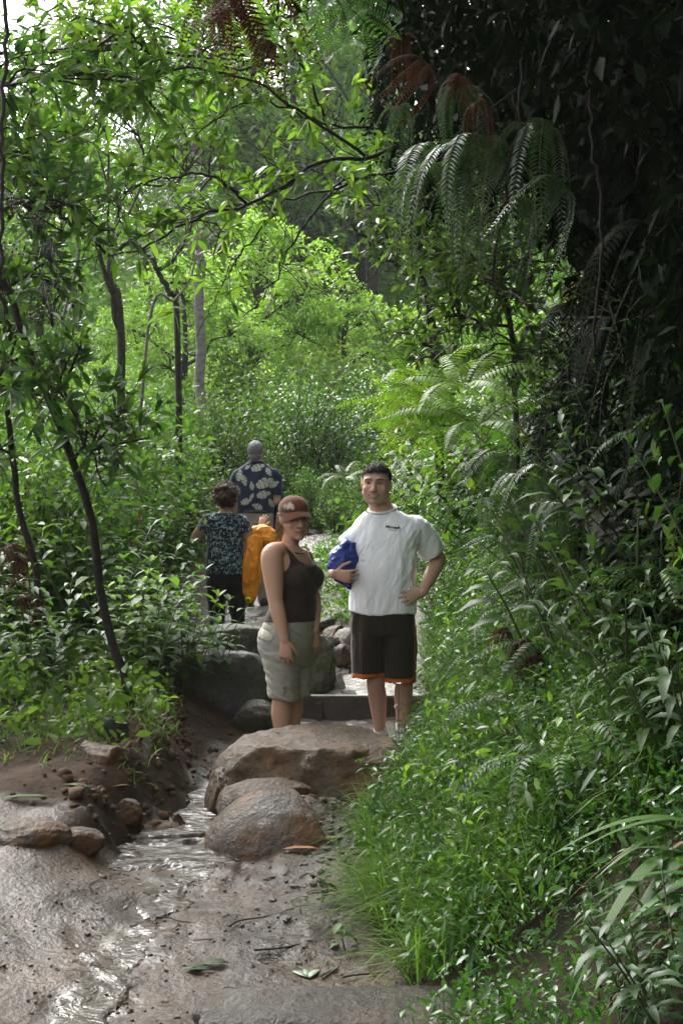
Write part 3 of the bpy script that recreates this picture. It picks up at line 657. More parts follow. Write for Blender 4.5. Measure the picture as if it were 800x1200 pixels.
class Head:
    def __init__(s, c, size=1.0, yaw=0, pitch=0, roll=0, wide=1.0):
        s.c = np.asarray(c, float); s.M = rot_zxy(yaw, pitch, roll)@np.diag([size*wide, size, size]); s.s = size; s.Mi = np.linalg.inv(s.M)
    def T(s, p): return np.asarray(p, float)@s.M.T+s.c
    def I(s, p): return (np.asarray(p, float)-s.c)@s.Mi.T
    def add(s, vol, jaw=1.0, cheek=1.0):
        e = lambda c, r: vol.ell(s.T(c), r, s.M)
        def ch(p, r, ref=(0, 0, 1)): vol.chain(s.T(p), [x*s.s for x in r], ref=s.M@np.asarray(ref, float), n=12)
        e((0, .014, .038), (.076, .098, .088)); e((0, .0, .03), (.072, .086, .08))
        z = np.array([.06, .03, 0, -.03, -.055, -.078, -.098, -.112]); y = np.array([-.004, -.006, -.008, -.012, -.017, -.024, -.034, -.040])
        rx = np.array([.066, .070, .071, .069, .064, .056, .043, .026])*np.array([1, 1, 1, 1, jaw, jaw, jaw, jaw]); ry = np.array([.076, .083, .082, .078, .072, .063, .050, .034])
        C = s.T(np.c_[z*0, y, z]); U = np.c_[rx, z*0, z*0]@s.M.T; W_ = np.c_[z*0, ry, z*0]@s.M.T
        vol.rings(C, U, W_, 24, 2.25)
        ch([(0, -.086, .018), (0, -.099, -.008), (0, -.110, -.033)], [.009, .0115, .0145])
        e((.012, -.099, -.037), (.0095, .011, .008)); e((-.012, -.099, -.037), (.0095, .011, .008))
        ch([(-.05, -.066, .026), (-.024, -.084, .031), (0, -.087, .026), (.024, -.084, .031), (.05, -.066, .026)], [.009, .012, .010, .012, .009])
        for k in (-1, 1):
            e((k*.036, -.064, -.030), (.022*cheek, .019, .022*cheek)); e((k*.075, .012, -.004), (.010, .018, .029))
        ch([(-.027, -.080, -.064), (0, -.093, -.062), (.027, -.080, -.064)], [.006, .008, .006])
        ch([(-.022, -.081, -.074), (0, -.091, -.077), (.022, -.081, -.074)], [.006, .0085, .006])
        e((0, -.074, -.100), (.024*jaw, .020, .017))
    def sculpt(s, me):
        v = getv(me); q = s.I(v); d = np.zeros_like(q)
        for k in (-1, 1):
            g = np.exp(-(((q[:, 0]-k*.031)/.016)**2+((q[:, 2]-.006)/.011)**2+((q[:, 1]+.08)/.03)**2)); d[:, 1] += .012*g
        g = np.exp(-((q[:, 0]/.026)**2+((q[:, 2]+.0685-.10*q[:, 0]**2*60*.1)/.0028)**2+((q[:, 1]+.09)/.02)**2)); d[:, 1] += .005*g
        setv(me, v+d@s.M.T)
    def tint(s, me, col, lips=(.36, .13, .11), brow=(.05, .03, .02), teeth=False, beard=0, brow_w=.005, blush=.25):
        q = s.I(getv(me)); fr = (q[:, 1] < -.045)
        def mix(m, c): col[:] = col*(1-m[:, None])+np.asarray(c)*m[:, None]
        zc = q[:, 2]
        if beard: mix(beard*fr*sstep(-.03, -.06, zc)*sstep(-.125, -.115, zc), (.20, .14, .12))
        for k in (-1, 1):
            mix(blush*np.exp(-(((q[:, 0]-k*.043)/.02)**2+((zc+.03)/.018)**2))*fr, (.50, .20, .15))
            mix(.75*np.exp(-(((q[:, 0]-k*.031)/.018)**2+((zc-.006)/.008)**2)**2)*fr, np.array([.18, .09, .065]))
            bx = np.abs(q[:, 0]-k*.032); mix(.85*(bx < .019)*fr*np.exp(-((zc-.0265-.004*np.cos(bx*90))/brow_w)**4), brow)
        zm = zc+.0685-(7.0 if teeth else 3.5)*q[:, 0]**2
        mix(.85*np.exp(-((q[:, 0]/.028)**6+(zm/.0115)**4))*fr, lips)
        mix(.85*np.exp(-((q[:, 0]/.030)**6+(zm/(.0048 if teeth else .0024))**4))*fr, (.09, .025, .025))
        if teeth: mix(.95*np.exp(-((q[:, 0]/.021)**6+((zm-.0005)/.0034)**4))*fr, (.60, .56, .50))
        mix(.7*np.exp(-(((np.abs(q[:, 0])-.011)/.005)**2+((zc+.043)/.004)**2))*fr, (.12, .05, .04))
    def eyes(s, parent, squint=.45, iris=(.05, .03, .02)):
        for k in (-1, 1):
            v = Vol(); v.ell(s.T((k*.031, -.0700, .005)), (.0135, .0125, .0125*squint), s.M, 24); me = v.mb.mesh('eye')
            q = s.I(getv(me)); c = np.tile([.55, .53, .50], (len(q), 1)); rr = np.hypot(q[:, 0]-k*.031, (q[:, 2]-.005))
            c[rr < .0065] = iris; c[q[:, 2] > .005+.0065*squint] = (.03, .02, .015); setcol(me, c); link_mesh('eye', me, M_EYE, parent)

def hand(vol, wrist, d, palm, size=1.0, curl=(20, 25, 20), thumb_sign=1, spread=5, thumb_open=40, rad=.0093, curls=None):
    "d: wrist to knuckles; palm: direction the palm faces; thumb on the side thumb_sign * (d x palm)"
    d = nrm(d); palm = nrm(np.asarray(palm)-np.dot(palm, d)*d); side = np.cross(d, palm)*thumb_sign; w = np.asarray(wrist, float); s = size
    kn = w+d*.095*s
    vol.chain([w-d*.02*s, w+d*.03*s, w+d*.07*s, kn-d*.006*s], [(.026*s, .020*s), (.033*s, .018*s), (.040*s, .016*s), (.040*s, .013*s)], ref=palm, n=20)
    ln = [.078, .086, .080, .062]
    for f in range(4):
        off = side*(.030-.020*f)*s; a0 = math.radians((1.5-f)*spread); base = kn+off-d*.012*s+d*(-.004 if f in (0,) else -.010 if f == 3 else 0)*s
        dd = nrm(d*math.cos(a0)+side*math.sin(a0)); pts = [base-dd*.02*s, base]; ang = 0; p = base
        cc = curls[f] if curls else curl
        for c_, L in zip(cc, (.44, .31, .25)):
            ang += math.radians(c_); v = nrm(dd*math.cos(ang)+palm*math.sin(ang)); p = p+v*ln[f]*L*s; pts.append(p)
        r = rad*s*(1.0 if f < 3 else .9); vol.chain(pts, [r*1.05, r*1.1, r*1.0, r*.92, r*.75], ref=palm, n=10, samples=14)
    a = math.radians(thumb_open); b0 = w+d*.022*s+side*.022*s; v1 = nrm(d*math.cos(a)+side*math.sin(a)+palm*.35); v2 = nrm(d*math.cos(a*.55)+side*math.sin(a*.55)+palm*.45)
    vol.chain([b0-v1*.015*s, b0, b0+v1*.042*s, b0+v1*.042*s+v2*.030*s, b0+v1*.042*s+v2*.055*s], [.012*s, .0145*s, .0115*s, .0105*s, .008*s], ref=palm, n=10, samples=14)
    return kn

def torso(vol, rows, ang=0, ex=2.3, n=32, cap=True):
    "rows: (z, cx, cy, half width, half depth); ang: where the body faces, degrees from the camera towards picture right"
    a = R(ang); f = np.array([math.sin(a), -math.cos(a), 0]); r_ = np.array([math.cos(a), math.sin(a), 0])
    rows = np.array(rows, float); k = (len(rows)-1)*4+1; rr = spline(rows[:, [0, 1, 2]], k); r2 = spline(np.c_[rows[:, 3:5], rows[:, :1]*0], k)
    C = np.c_[rr[:, 1], rr[:, 2], rr[:, 0]]
    vol.rings(C, r_*r2[:, :1], f*r2[:, 1:2], n, ex)

def sleeve(vol, pts, rad, ref=(0, 1, 0), depth=.03, wall=.010, n=28):
    "open-ended tube of cloth: outside down to the hem, then back up inside"
    pts = np.asarray(pts, float); k = 5*len(pts); C = spline(pts, k); rad = np.array([(r, r) if np.ndim(r) == 0 else r for r in rad], float)
    ra = spline(np.c_[rad, rad[:, :1]*0], k)[:, :2]; t = nrm3(np.gradient(C, axis=0)); u = nrm3(np.cross(t, np.asarray(ref, float))); w = nrm3(np.cross(u, t))
    e = C[-1]; te = t[-1]
    C = np.vstack([C, e+te*.001, e-te*.004, e-te*depth]); ra = np.vstack([ra, ra[-1]-wall*.6, ra[-1]-wall, ra[-1]-wall*1.2]); u = np.vstack([u, u[-1:], u[-1:], u[-1:]]); w = np.vstack([w, w[-1:], w[-1:], w[-1:]])
    vol.rings(C, u*ra[:, :1], w*ra[:, 1:], n)

def part(name, me, mat, parent): smooth_shade(me); return link_mesh(name, me, mat, parent)

M_SKIN = mat_vcol('skin', rough=0.52, spec=0.28, bump=0.12, bscale=320, sss=0.12)
M_EYE = mat_vcol('eye', rough=0.15, spec=0.5)
M_CLOTH = mat_vcol('cotton cloth', rough=0.9, spec=0.15, bump=0.12, bscale=420, sheen=0.15)
M_HAIRD = mat_plain('short dark hair', (0.010, 0.008, 0.006), (0.045, 0.036, 0.030), 90, 0.6, 1.0, 260, 0.3)
M_HAIRB = mat_plain('curly brown hair', (0.03, 0.014, 0.008), (0.115, 0.055, 0.032), 45, 0.5, 0.7, 120, 0.35)
M_HAIRG = mat_plain('grey hair', (0.13, 0.13, 0.135), (0.36, 0.36, 0.37), 50, 0.55, 0.6, 160, 0.3)
M_HAIRF = mat_plain('fair brown hair', (0.12, 0.075, 0.035), (0.30, 0.20, 0.10), 60, 0.45, 0.5, 120, 0.3)
M_SHOE = mat_plain('grey running shoe', (0.06, 0.062, 0.065), (0.20, 0.205, 0.21), 40, 0.6, 0.3, 160)
M_SOLE = mat_plain('shoe sole', (0.02, 0.02, 0.02), (0.05, 0.05, 0.05), 20, 0.7)
M_SOCK = mat_plain('white sock', (0.62, 0.62, 0.6), (0.74, 0.74, 0.73), 40, 0.9, 0.3, 300)
M_GOLD = mat_plain('gold ring', (0.7, 0.5, 0.2), None, 5, 0.25, metal=1.0)

def bare_leg(v, hip, knee, ankle, s=1.0, calf=.056, thigh=.085):
    hip, knee, ankle = map(lambda a: np.asarray(a, float), (hip, knee, ankle)); m = knee*.62+ankle*.38; back = np.array([0, .012, 0])*s
    v.chain([hip, hip*.5+knee*.5, knee+[0, 0, .03], knee-[0, 0, .05], m+back, knee*.2+ankle*.8, ankle], [thigh, thigh*.84, .060*s, .055*s, calf, .040*s, .036*s], n=20, samples=30)

def shoe(person, ankle, toe_dir, L=.29, ground=0.0, mat=M_SHOE, sole=M_SOLE, w=.048):
    a = np.asarray(ankle, float); d = nrm([toe_dir[0], toe_dir[1], 0]); b = np.array([a[0], a[1], ground]); n_ = np.cross([0, 0, 1], d)
    v = Vol(); v.chain([b-d*.06+[0, 0, .05], b+[0, 0, .060], b+d*.08+[0, 0, .052], b+d*.15+[0, 0, .038], b+d*(L-.09)+[0, 0, .028]], [(.042, .052), (.050, .064), (w*1.04, .058), (w*1.06, .042), (w*.92, .030)], ref=(0, 0, 1), n=20)
    v.chain([b+[0, 0, .05], b-d*.012+[0, 0, .105]], [(.050, .058), (.052, .058)], ref=d, n=18)
    me = v.build(.006, 3); vv = getv(me); vv[:, 2] = np.maximum(vv[:, 2], ground+.018); setv(me, vv); sh = part('shoe', me, mat, person)
    v = Vol(); v.chain([b-d*.065+[0, 0, .012], b+d*.0+[0, 0, .012], b+d*.10+[0, 0, .012], b+d*.17+[0, 0, .013], b+d*(L-.085)+[0, 0, .016]], [(.037, .012), (.039, .013), (w*.98, .013), (w*1.03, .013), (w*.85, .012)], ref=(0, 0, 1), n=16)
    part('sole', v.mb.mesh('sole'), sole, sh)
    v = Vol()
    for k in range(5):
        c = b+d*(.045+.022*k)+[0, 0, .113-.0135*k]; v.chain([c-n_*.026, c+[0, 0, .006], c+n_*.026], [.0045]*3, n=8)
    part('laces', v.mb.mesh('laces'), M_SHOE, sh)
    return sh

SKIN_M = np.array([.54, .335, .25]); SKIN_F = np.array([.50, .29, .20])
def skin_cols(me, base, seed=0):
    v = getv(me); a = fbm(v*9, seed, 3)[:, None]; return np.clip(base*(1+.10*a)+np.array([.02, -.005, -.005])*fbm(v*25, seed+3, 2)[:, None], .01, 1)

def strands(h, hair, n, length, rad, flow, seed, lift=.004, mat=None):
    "short hairs lying on the hair cap, so that its edge and surface break up"
    me = hair.data; v = getv(me); nn = getn(me); r = np.random.default_rng(seed); b = MB(); idx = r.integers(0, len(v), n)
    for i in idx:
        q = h.I(v[i]); d = h.M@(np.asarray(flow(q), float)+r.normal(size=3)*.25); nv = nn[i]; d = nrm(d-nv*np.dot(d, nv)*.9); l = length*r.uniform(.6, 1.3)
        p0 = v[i]-nv*.002; tube(b, [p0, p0+d*l*.5+nv*lift*r.uniform(.5, 1.5), p0+d*l+nv*lift*r.uniform(-.3, 1.0)], [rad, rad*.9, rad*.3], 4)
    part('strands', b.mesh('strands'), mat or hair.data.materials[0], hair)

# ---------------------------------------------------------- young man in the white t-shirt
def young_man():
    base = P(457, 880, 8.6); t = empty('person', base)
    tag(t, 'smiling young man in a white t-shirt and dark brown shorts, hand on his hip', 'person')
    L = lambda px, py, y=0.0: np.array([(px-457)/186., y, (880-py)/186.])
    h = Head(L(440.5, 567.5, -.03), 1.07, yaw=-9, pitch=2, roll=2, wide=1.10)
    v = Vol(); h.add(v, jaw=1.16, cheek=1.2)
    v.ell(h.T((0, -.045, -.095)), (.052, .04, .03), h.M)                                        # soft under the chin
    v.chain([L(449, 614, .012), L(447, 600, .010), L(443, 580, .012)], [(.095, .08), (.078, .072), (.070, .070)], ref=(0, 1, 0), n=24)
    torso(v, [(.80, -.05, 0, .17, .12), (.95, -.05, 0, .17, .13), (1.15, -.045, 0, .165, .125), (1.32, -.035, 0, .18, .115), (1.42, -.03, .0, .17, .09), (1.48, -.045, .0, .09, .07)], -8)
    rs, re, rw = L(418, 626, .01), L(403, 670, .06), L(391.5, 671.5, -.14)
    v.chain([rs, rs*.5+re*.5, re], [.054, .051, .045], n=18); v.chain([re, re*.6+rw*.4, rw], [.046, .046, .031], n=18)
    hand(v, rw, nrm([.55, -.25, -.10]), nrm([.15, 1, .15]), 1.02, thumb_sign=1, spread=9, thumb_open=62, curls=[(18, 30, 20), (24, 32, 22), (30, 34, 24), (36, 36, 26)])
    ls, le, lw = L(489, 618, .02), L(515.5, 656, .10), L(494, 692, -.115)
    v.chain([ls, ls*.5+le*.5, le], [.064, .054, .046], n=18); v.chain([le, le*.6+lw*.4, lw], [.047, .047, .031], n=18)
    hand(v, lw, nrm([-.86, -.30, -.30]), nrm([-.15, 1, -.1]), 1.02, thumb_sign=-1, spread=9, thumb_open=38, curls=[(2, 6, 4), (4, 8, 5), (8, 10, 8), (12, 16, 10)])
    bare_leg(v, L(431, 716, 0), L(440, 792, -.01), L(446, 862, .05), 1.02, .058, .088); bare_leg(v, L(466, 716, 0), L(473, 792, -.02), L(471.5, 858, .03), 1.02, .058, .088)
    me = v.build(.0048, 3); h.sculpt(me); c = skin_cols(me, SKIN_M, 1); h.tint(me, c, teeth=True, beard=.16, lips=(.38, .17, .15), brow=(.03, .022, .018), blush=.3)
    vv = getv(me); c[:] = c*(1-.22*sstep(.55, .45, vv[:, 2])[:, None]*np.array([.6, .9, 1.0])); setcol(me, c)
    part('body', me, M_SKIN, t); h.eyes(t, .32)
    # hair: a close cap with a fringe that ends high on the forehead
    v = Vol(); v.ell(h.T((0, .019, .043)), (.0785, .1005, .088), h.M); v.ell(h.T((0, .0, .046)), (.0755, .0915, .081), h.M)
    me = v.build(.005, 3); q = h.I(getv(me)); n = getn(me); setv(me, getv(me)+n*(.003*fbm(q*np.array([60, 60, 25]), 3, 3))[:, None]); q = h.I(getv(me))
    line = np.where(q[:, 1] < .0, .070-.010*sstep(.02, .06, np.abs(q[:, 0]))-.085*sstep(-.045, -.004, q[:, 1]), .070-.085-.035*sstep(.0, .05, q[:, 1])) + .012*fbm(q*45, 9, 3)
    keep_faces(me, q[:, 2] > line); hr = part('hair', me, M_HAIRD, t)
    strands(h, hr, 2200, .016, .0012, lambda q: (q[0]*6, -.5 if q[2] > .08 else .25, -.2 if q[2] > .08 else -1), 5, .0022)
    # t-shirt
    v = Vol(); a = -8
    torso(v, [(.868, -.048, 0, .214, .155), (.95, -.05, 0, .211, .158), (1.05, -.048, -.004, .204, .160), (1.15, -.044, -.006, .199, .158), (1.25, -.036, -.002, .206, .148), (1.34, -.026, .002, .218, .134), (1.40, -.022, .006, .222, .118), (1.45, -.026, .010, .196, .100), (1.49, -.038, .012, .142, .088), (1.515, -.047, .010, .102, .084), (1.532, -.050, .006, .086, .080)], a, 2.35, 40)
    sleeve(v, [L(428, 617, .01), rs*.85+re*.15+[.0, 0, .004], L(406, 641, .03)], [(.062, .075), (.074, .082), (.078, .082)])
    sleeve(v, [L(474, 615, .01), ls+[.0, 0, -.006], L(509, 648, .08)], [(.055, .070), (.076, .086), (.088, .088)])
    me = v.build(.006, 14, .6)
    vv = getv(me); armpit = lambda p: np.exp(-(((p[:, 0]-.15)/.10)**2+((p[:, 2]-1.18)/.22)**2))+.6*np.exp(-(((p[:, 0]+.18)/.07)**2+((p[:, 2]-1.27)/.10)**2))
    folds(me, .013, (20, 20, 4.5), 11, lambda p: .38+1.0*armpit(p)+.5*sstep(1.05, .9, p[:, 2]))
    vv = getv(me); sk = np.c_[vv[:, 0]*9, vv[:, 1]*9, vv[:, 2]*9-vv[:, 0]*14]; setv(me, vv+getn(me)*(.006*crumple(sk, 41)*(.5+.8*armpit(vv)))[:, None])
    folds(me, .010, (9, 9, 30), 17, lambda p: np.exp(-(((p[:, 0]+.19)/.06)**2+((p[:, 2]-1.24)/.08)**2))*1.1)
    vv = getv(me); vv[:, 2] += sstep(.99, .88, vv[:, 2])*(.010*np.sin(vv[:, 0]*14)-.045*(vv[:, 0]+.05)); setv(me, vv)
    dx, dy = vv[:, 0]+.049, vv[:, 1]-.008; rr_ = np.hypot(dx, dy); sn, cs = dy/(rr_+1e-6), dx/(rr_+1e-6)
    keep_faces(me, ~((rr_ < .11) & (vv[:, 2] > 1.524+.026*sn+.010*cs)))
    setcol(me, np.tile([.88, .90, .94], (len(me.vertices), 1)))
    shirt = part('t_shirt', me, M_CLOTH, t)
    v = Vol(); ring = [(math.cos(x)*.088-.049, math.sin(x)*.084+.006, 1.524+.026*math.sin(x)+.010*math.cos(x)) for x in np.linspace(0, 2*math.pi, 25)]
    b = MB(); tube(b, ring, .010, 8); me = b.mesh('collar'); setcol(me, np.tile([.66, .68, .72], (len(me.vertices), 1))); part('collar', me, M_CLOTH, shirt)
    # print on the chest, laid onto the cloth
    dg = bpy.context.evaluated_depsgraph_get(); bvh = BVHTree.FromObject(shirt, dg)
    def lay(me, lift=.0022):
        for p in me.vertices:
            hit = bvh.ray_cast(Vector((p.co.x, -1, p.co.z)), Vector((0, 1, 0)))
            if hit[0] is not None: p.co = hit[0]+Vector((0, -lift, 0))
    M_INK = mat_plain('navy print', (.012, .013, .035), None, 5, .6); M_INK2 = mat_plain('grey print', (.16, .17, .22), None, 5, .6); M_RED = mat_plain('red print', (.55, .10, .14), None, 5, .6)
    def words(s, c, size, mat, tilt, bold):
        cu = bpy.data.curves.new('t', 'FONT'); cu.body = s; cu.size = size; cu.shear = .2; cu.offset = bold; cu.align_x = 'CENTER'; cu.align_y = 'CENTER'; cu.resolution_u = 3
        o = bpy.data.objects.new('t', cu); COL.objects.link(o); m2 = bpy.data.meshes.new_from_object(o.evaluated_get(bpy.context.evaluated_depsgraph_get())); bpy.data.objects.remove(o)
        bm = bmesh.new(); bm.from_mesh(m2); bmesh.ops.subdivide_edges(bm, edges=bm.edges[:], cuts=1); bmesh.ops.triangulate(bm, faces=bm.faces[:]); bm.to_mesh(m2); bm.free()
        for p in m2.vertices:
            x, y = p.co.x, p.co.y; p.co = (c[0]+x*math.cos(tilt)-y*math.sin(tilt), 0, c[2]+x*math.sin(tilt)+y*math.cos(tilt))
        lay(m2); link_mesh('print', m2, mat, shirt)
    words('Microsoft', L(459, 617.6), .023, M_INK, -.10, .0009)
    b = MB()
    for k in range(13):                                     # an unreadable small second line: short strokes
        if k == 8: continue
        c = L(454.5+.82*k, 620.4+.085*k); b.add([c+[-.0016, 0, -.0022], c+[.0016, 0, -.0022], c+[.0016, 0, .0022], c+[-.0016, 0, .0022]], [[[0, 1, 2, 3]]])
    me = b.mesh('print'); lay(me); link_mesh('print', me, M_INK2, shirt)
    b = MB(); tube(b, [L(466.2, 622.6), L(467.2, 621.6), L(468.2, 619.4)], .0014, 5); me = b.mesh('print'); lay(me); link_mesh('print', me, M_RED, shirt)
    # shorts with orange hem bands
    v = Vol(); torso(v, [(.74, -.048, 0, .205, .145), (.82, -.048, 0, .203, .150), (.92, -.048, 0, .190, .140), (.97, -.048, 0, .185, .135)], -6, 2.4, 36)
    r0, r1, r2 = L(431, 735), L(430.5, 765, -.01), L(431.5, 793, -.012); l0, l1, l2 = L(467, 735), L(467.5, 768, -.015), L(467.5, 799, -.02)
    sleeve(v, [r0, r1, r2], [(.105, .135), (.104, .125), (.100, .118)], wall=.012); sleeve(v, [l0, l1, l2], [(.108, .138), (.110, .128), (.109, .122)], wall=.012)
    me = v.build(.007, 3); folds(me, .011, (18, 18, 6), 23)
    vv = getv(me); hemz = np.where(vv[:, 0] < -.04, r2[2], l2[2]); s_ = np.abs(vv[:, 0]-.155); hem2 = hemz+.028+.10*sstep(.10, .18, vv[:, 0])**2*.6
    col = np.tile([.030, .023, .016], (len(vv), 1)); band = (vv[:, 2] < hem2+.004); col[band] = (.48, .115, .012); deep = (vv[:, 2] < hem2-.020) & band; col[deep] = (.30, .055, .010)
    line = (np.abs(vv[:, 0]-.150) < .005) & (vv[:, 1] < -.02) & (vv[:, 2] > hem2); col[line] = (.38, .09, .012)
    setcol(me, col); part('shorts', me, M_CLOTH, t)
    for an, di, gz in ((L(446, 866, .05), (-.25, -1), -.03), (L(471.5, 862, .03), (.22, -1), .0)):
        v = Vol(); v.chain([an+[0, 0, .0], an+[0, 0, .065]], [.044, .042], n=18); part('sock', v.mb.mesh('sock'), M_SOCK, t)
        shoe(t, an, di, .30, gz)
    b = MB(); fx = lw+nrm([-.86, -.30, -.30])*.125+np.array([0, -.006, -.018]); tube(b, [fx+[math.cos(x)*.004, math.sin(x)*.0105, math.cos(x)*.010] for x in np.linspace(0, 6.283, 14)], .002, 6); part('ring', b.mesh('ring'), M_GOLD, t)
    return base, L, rs, re, rw

def bundle(name, label, cat, pts, rad, mat, seed, amp=.02, f=(14, 14, 14), lobes=(), vox=.007, ref=(0, 1, 0)):
    "a crumpled garment"
    v = Vol(); v.chain(pts, rad, ref=ref, n=22)
    for c, r_ in lobes: v.ell(c, r_)
    me = v.build(vox, 2); vv = getv(me); n = getn(me)
    setv(me, vv+n*(amp*crumple(vv*np.asarray(f), seed)+amp*.6*fbm(vv*np.asarray(f)*.5, seed+9, 2))[:, None])
    smooth_shade(me); o = link_mesh(name, me, mat); return tag(o, label, cat)

ybase, YL, rs, re, rw = young_man()
M_BLUE = mat_plain('blue nylon', (.012, .022, .16), (.022, .045, .27), 5, .45, .25, 30, .4)
M_ORANGE = mat_plain('orange nylon', (.74, .235, .004), (.90, .34, .008), 5, .5, .2, 30, .4)
M_NAVY = mat_plain('dark blue nylon', (.008, .012, .055), (.015, .022, .10), 5, .5, .2, 30, .4)
o = bundle('jacket', 'bundled shiny blue jacket held under the arm of the white t-shirt man', 'jacket', [YL(406, 640, -.03), YL(402, 655, -.06), YL(404, 668, -.06), YL(410, 684, -.04)], [(.040, .06), (.092, .085), (.088, .085), (.036, .045)], M_BLUE, 31, .017, (13, 13, 11), vox=.005, lobes=[(YL(412, 650, -.06), (.05, .06, .075))])
o.location = ybase

# ---------------------------------------------------------- young woman with the cap
def young_woman():
    base = P(335, 896, 8.0); t = empty('person', base)
    tag(t, 'young woman in a rust cap, dark brown tank top and rolled khaki shorts', 'person')
    L = lambda px, py, y=0.0: np.array([(px-335)/200., y, (896-py)/200.])
    A = 53; f = np.array([math.sin(R(A)), -math.cos(R(A)), 0]); s_ = np.array([math.cos(R(A)), math.sin(R(A)), 0])   # forward, her left
    h = Head(L(345.5, 607.5, -.03), 1.06, yaw=20, pitch=4, roll=-3)
    v = Vol(); h.add(v, jaw=.97, cheek=1.1)
    v.chain([L(337, 652, .0), L(339, 640, -.0), L(343, 620, .0)], [(.070, .060), (.055, .055), (.054, .06)], n=22)
    torso(v, [(.62, -.0, .0, .150, .11), (.74, -.003, 0, .160, .122), (.86, .02, 0, .150, .11), (.955, .045, 0, .128, .095), (1.08, .045, 0, .145, .108), (1.18, .028, 0, .155, .100), (1.235, .018, 0, .145, .082), (1.285, .01, 0, .07, .06)], A, 2.2)
    sh_r, sh_l = L(320, 651, -.135), L(353, 654, .125)
    er, wr = L(324.5, 703, -.175), L(335.5, 746, -.205); el, wl = L(368, 705, .10), L(368.5, 739, .02)
    v.chain([L(327, 645, -.09), sh_r, sh_r*.55+er*.45, er], [.055, .0645, .060, .043], n=20); v.chain([er, er*.65+wr*.35, wr], [.043, .0435, .027], n=20)
    v.chain([sh_l, sh_l*.5+el*.5, el], [.056, .05, .040], n=18); v.chain([el, el*.6+wl*.4, wl], [.040, .040, .027], n=18)
    hand(v, wr, nrm([.05, -.02, -1]), nrm([.15, .9, 0]), .92, thumb_sign=1, spread=6, curls=[(14, 18, 14), (16, 18, 14), (18, 20, 16), (20, 24, 18)])
    hand(v, wl, nrm([.06, -.12, -1]), nrm([-.6, .7, 0]), .92, thumb_sign=1, spread=4, curl=(20, 25, 18), rad=.0085)
    bare_leg(v, L(326, 752, -.06), L(330, 812, -.05), L(331, 876, -.03), .98, .062, .088); bare_leg(v, L(346, 752, .08), L(343, 810, .08), L(341, 876, .11), .98, .060, .088)
    for an, di in ((L(331, 876, -.03), f), (L(341, 876, .11), f)): pass
    me = v.build(.0048, 3); h.sculpt(me); c = skin_cols(me, SKIN_F, 5); h.tint(me, c, lips=(.42, .15, .13), brow=(.08, .05, .03), blush=.3, brow_w=.004)
    setcol(me, c); body = part('body', me, M_SKIN, t); h.eyes(t, .55)
    # hair under the cap, loose strands behind the ear
    v = Vol(); v.ell(h.T((0, .030, .020)), (.080, .082, .085), h.M); v.chain(h.T([(0, .085, .0), (-.01, .105, -.05), (-.02, .085, -.11)]), [.035, .035, .018], n=14)
    me = v.build(.0048, 2); folds(me, .005, (80, 80, 14), 4); hair = part('hair', me, M_HAIRF, t)
    b = MB(); r2 = np.random.default_rng(8)
    for k in range(70):
        sd = -1 if k % 4 else 1; y0 = r2.uniform(.0, .075); x0 = sd*(.078-.10*max(0, y0-.04)); dx = r2.normal()*.006
        tube(b, spline(h.T([(x0, y0, .03), (x0*1.03+dx, y0+.01, -.03), (x0*.96+dx*1.5, y0+.022, -.075), (x0*.88+dx*2.5, y0+.035+r2.normal()*.008, -.10-r2.uniform(0, .035))]), 9), [.0034, .0034, .003, .001], 5)
    part('strands', b.mesh('strands'), M_HAIRF, hair)
    # cap: crown, peak, button, pale embroidery
    cap = None; v = Vol(); v.ell(h.T((0, .014, .052)), (.084, .106, .076), h.M); me = v.build(.0045, 3); q = h.I(getv(me)); keep_faces(me, q[:, 2] > .034-.022*sstep(-.06, .1, q[:, 1]))
    q = h.I(getv(me)); c = np.tile([.125, .046, .022], (len(q), 1))*(1+.08*fbm(q*60, 2, 2))[:, None]
    em = np.zeros(len(q)); fr = q[:, 1] < .045; r2 = np.random.default_rng(3)
    ax, az = np.arctan2(q[:, 0], -q[:, 1])*.1, q[:, 2]                                   # unrolled round the cap
    for k in range(15):                                                                 # splayed leaf shapes on her right temple side
        ang = R(200-k*15.5); L_ = .022+.018*r2.random(); ox, oz = -.062, .066; dx, dz = math.cos(ang), math.sin(ang)
        u_ = (ax-ox)*dx+(az-oz)*dz; w_ = np.abs(-(ax-ox)*dz+(az-oz)*dx); em = np.maximum(em, ((u_ > 0) & (u_ < L_) & (w_ < .0035*np.sin(np.clip(u_/L_, 0, 1)*math.pi)+.0008))*1.0)
    for k in range(7):
        ang = R(150-k*14); L_ = .020+.016*r2.random(); ox, oz = -.098, .060; dx, dz = math.cos(ang), math.sin(ang)
        u_ = (ax-ox)*dx+(az-oz)*dz; w_ = np.abs(-(ax-ox)*dz+(az-oz)*dx); em = np.maximum(em, .6*((u_ > 0) & (u_ < L_) & (w_ < .0032)))
    em *= (q[:, 2] > .035); c = c*(1-em[:, None])+np.array([.50, .47, .43])*em[:, None]; setcol(me, c); cap = part('cap', me, M_CLOTH, t)
    b = MB(); nu, nv = 24, 8; V_ = []
    for i in range(nu+1):
        th = R(-68+136*i/nu)
        for j in range(nv+1):
            k = j/nv; rx, ry = .088+.004*k, .108
            ext = .070*k*math.cos(th)**.8
            V_.append((math.sin(th)*rx*.97, .022-math.cos(th)*ry*.92-ext, .046-.026*k*k-.030*(math.sin(th)**2)*k-.010*math.sin(th)**2))
    V_ = h.T(np.array(V_)); V2 = V_+h.M[:, 2]*-.004
    q4 = [[i*(nv+1)+j, (i+1)*(nv+1)+j, (i+1)*(nv+1)+j+1, i*(nv+1)+j+1] for i in range(nu) for j in range(nv)]; N0 = len(V_)
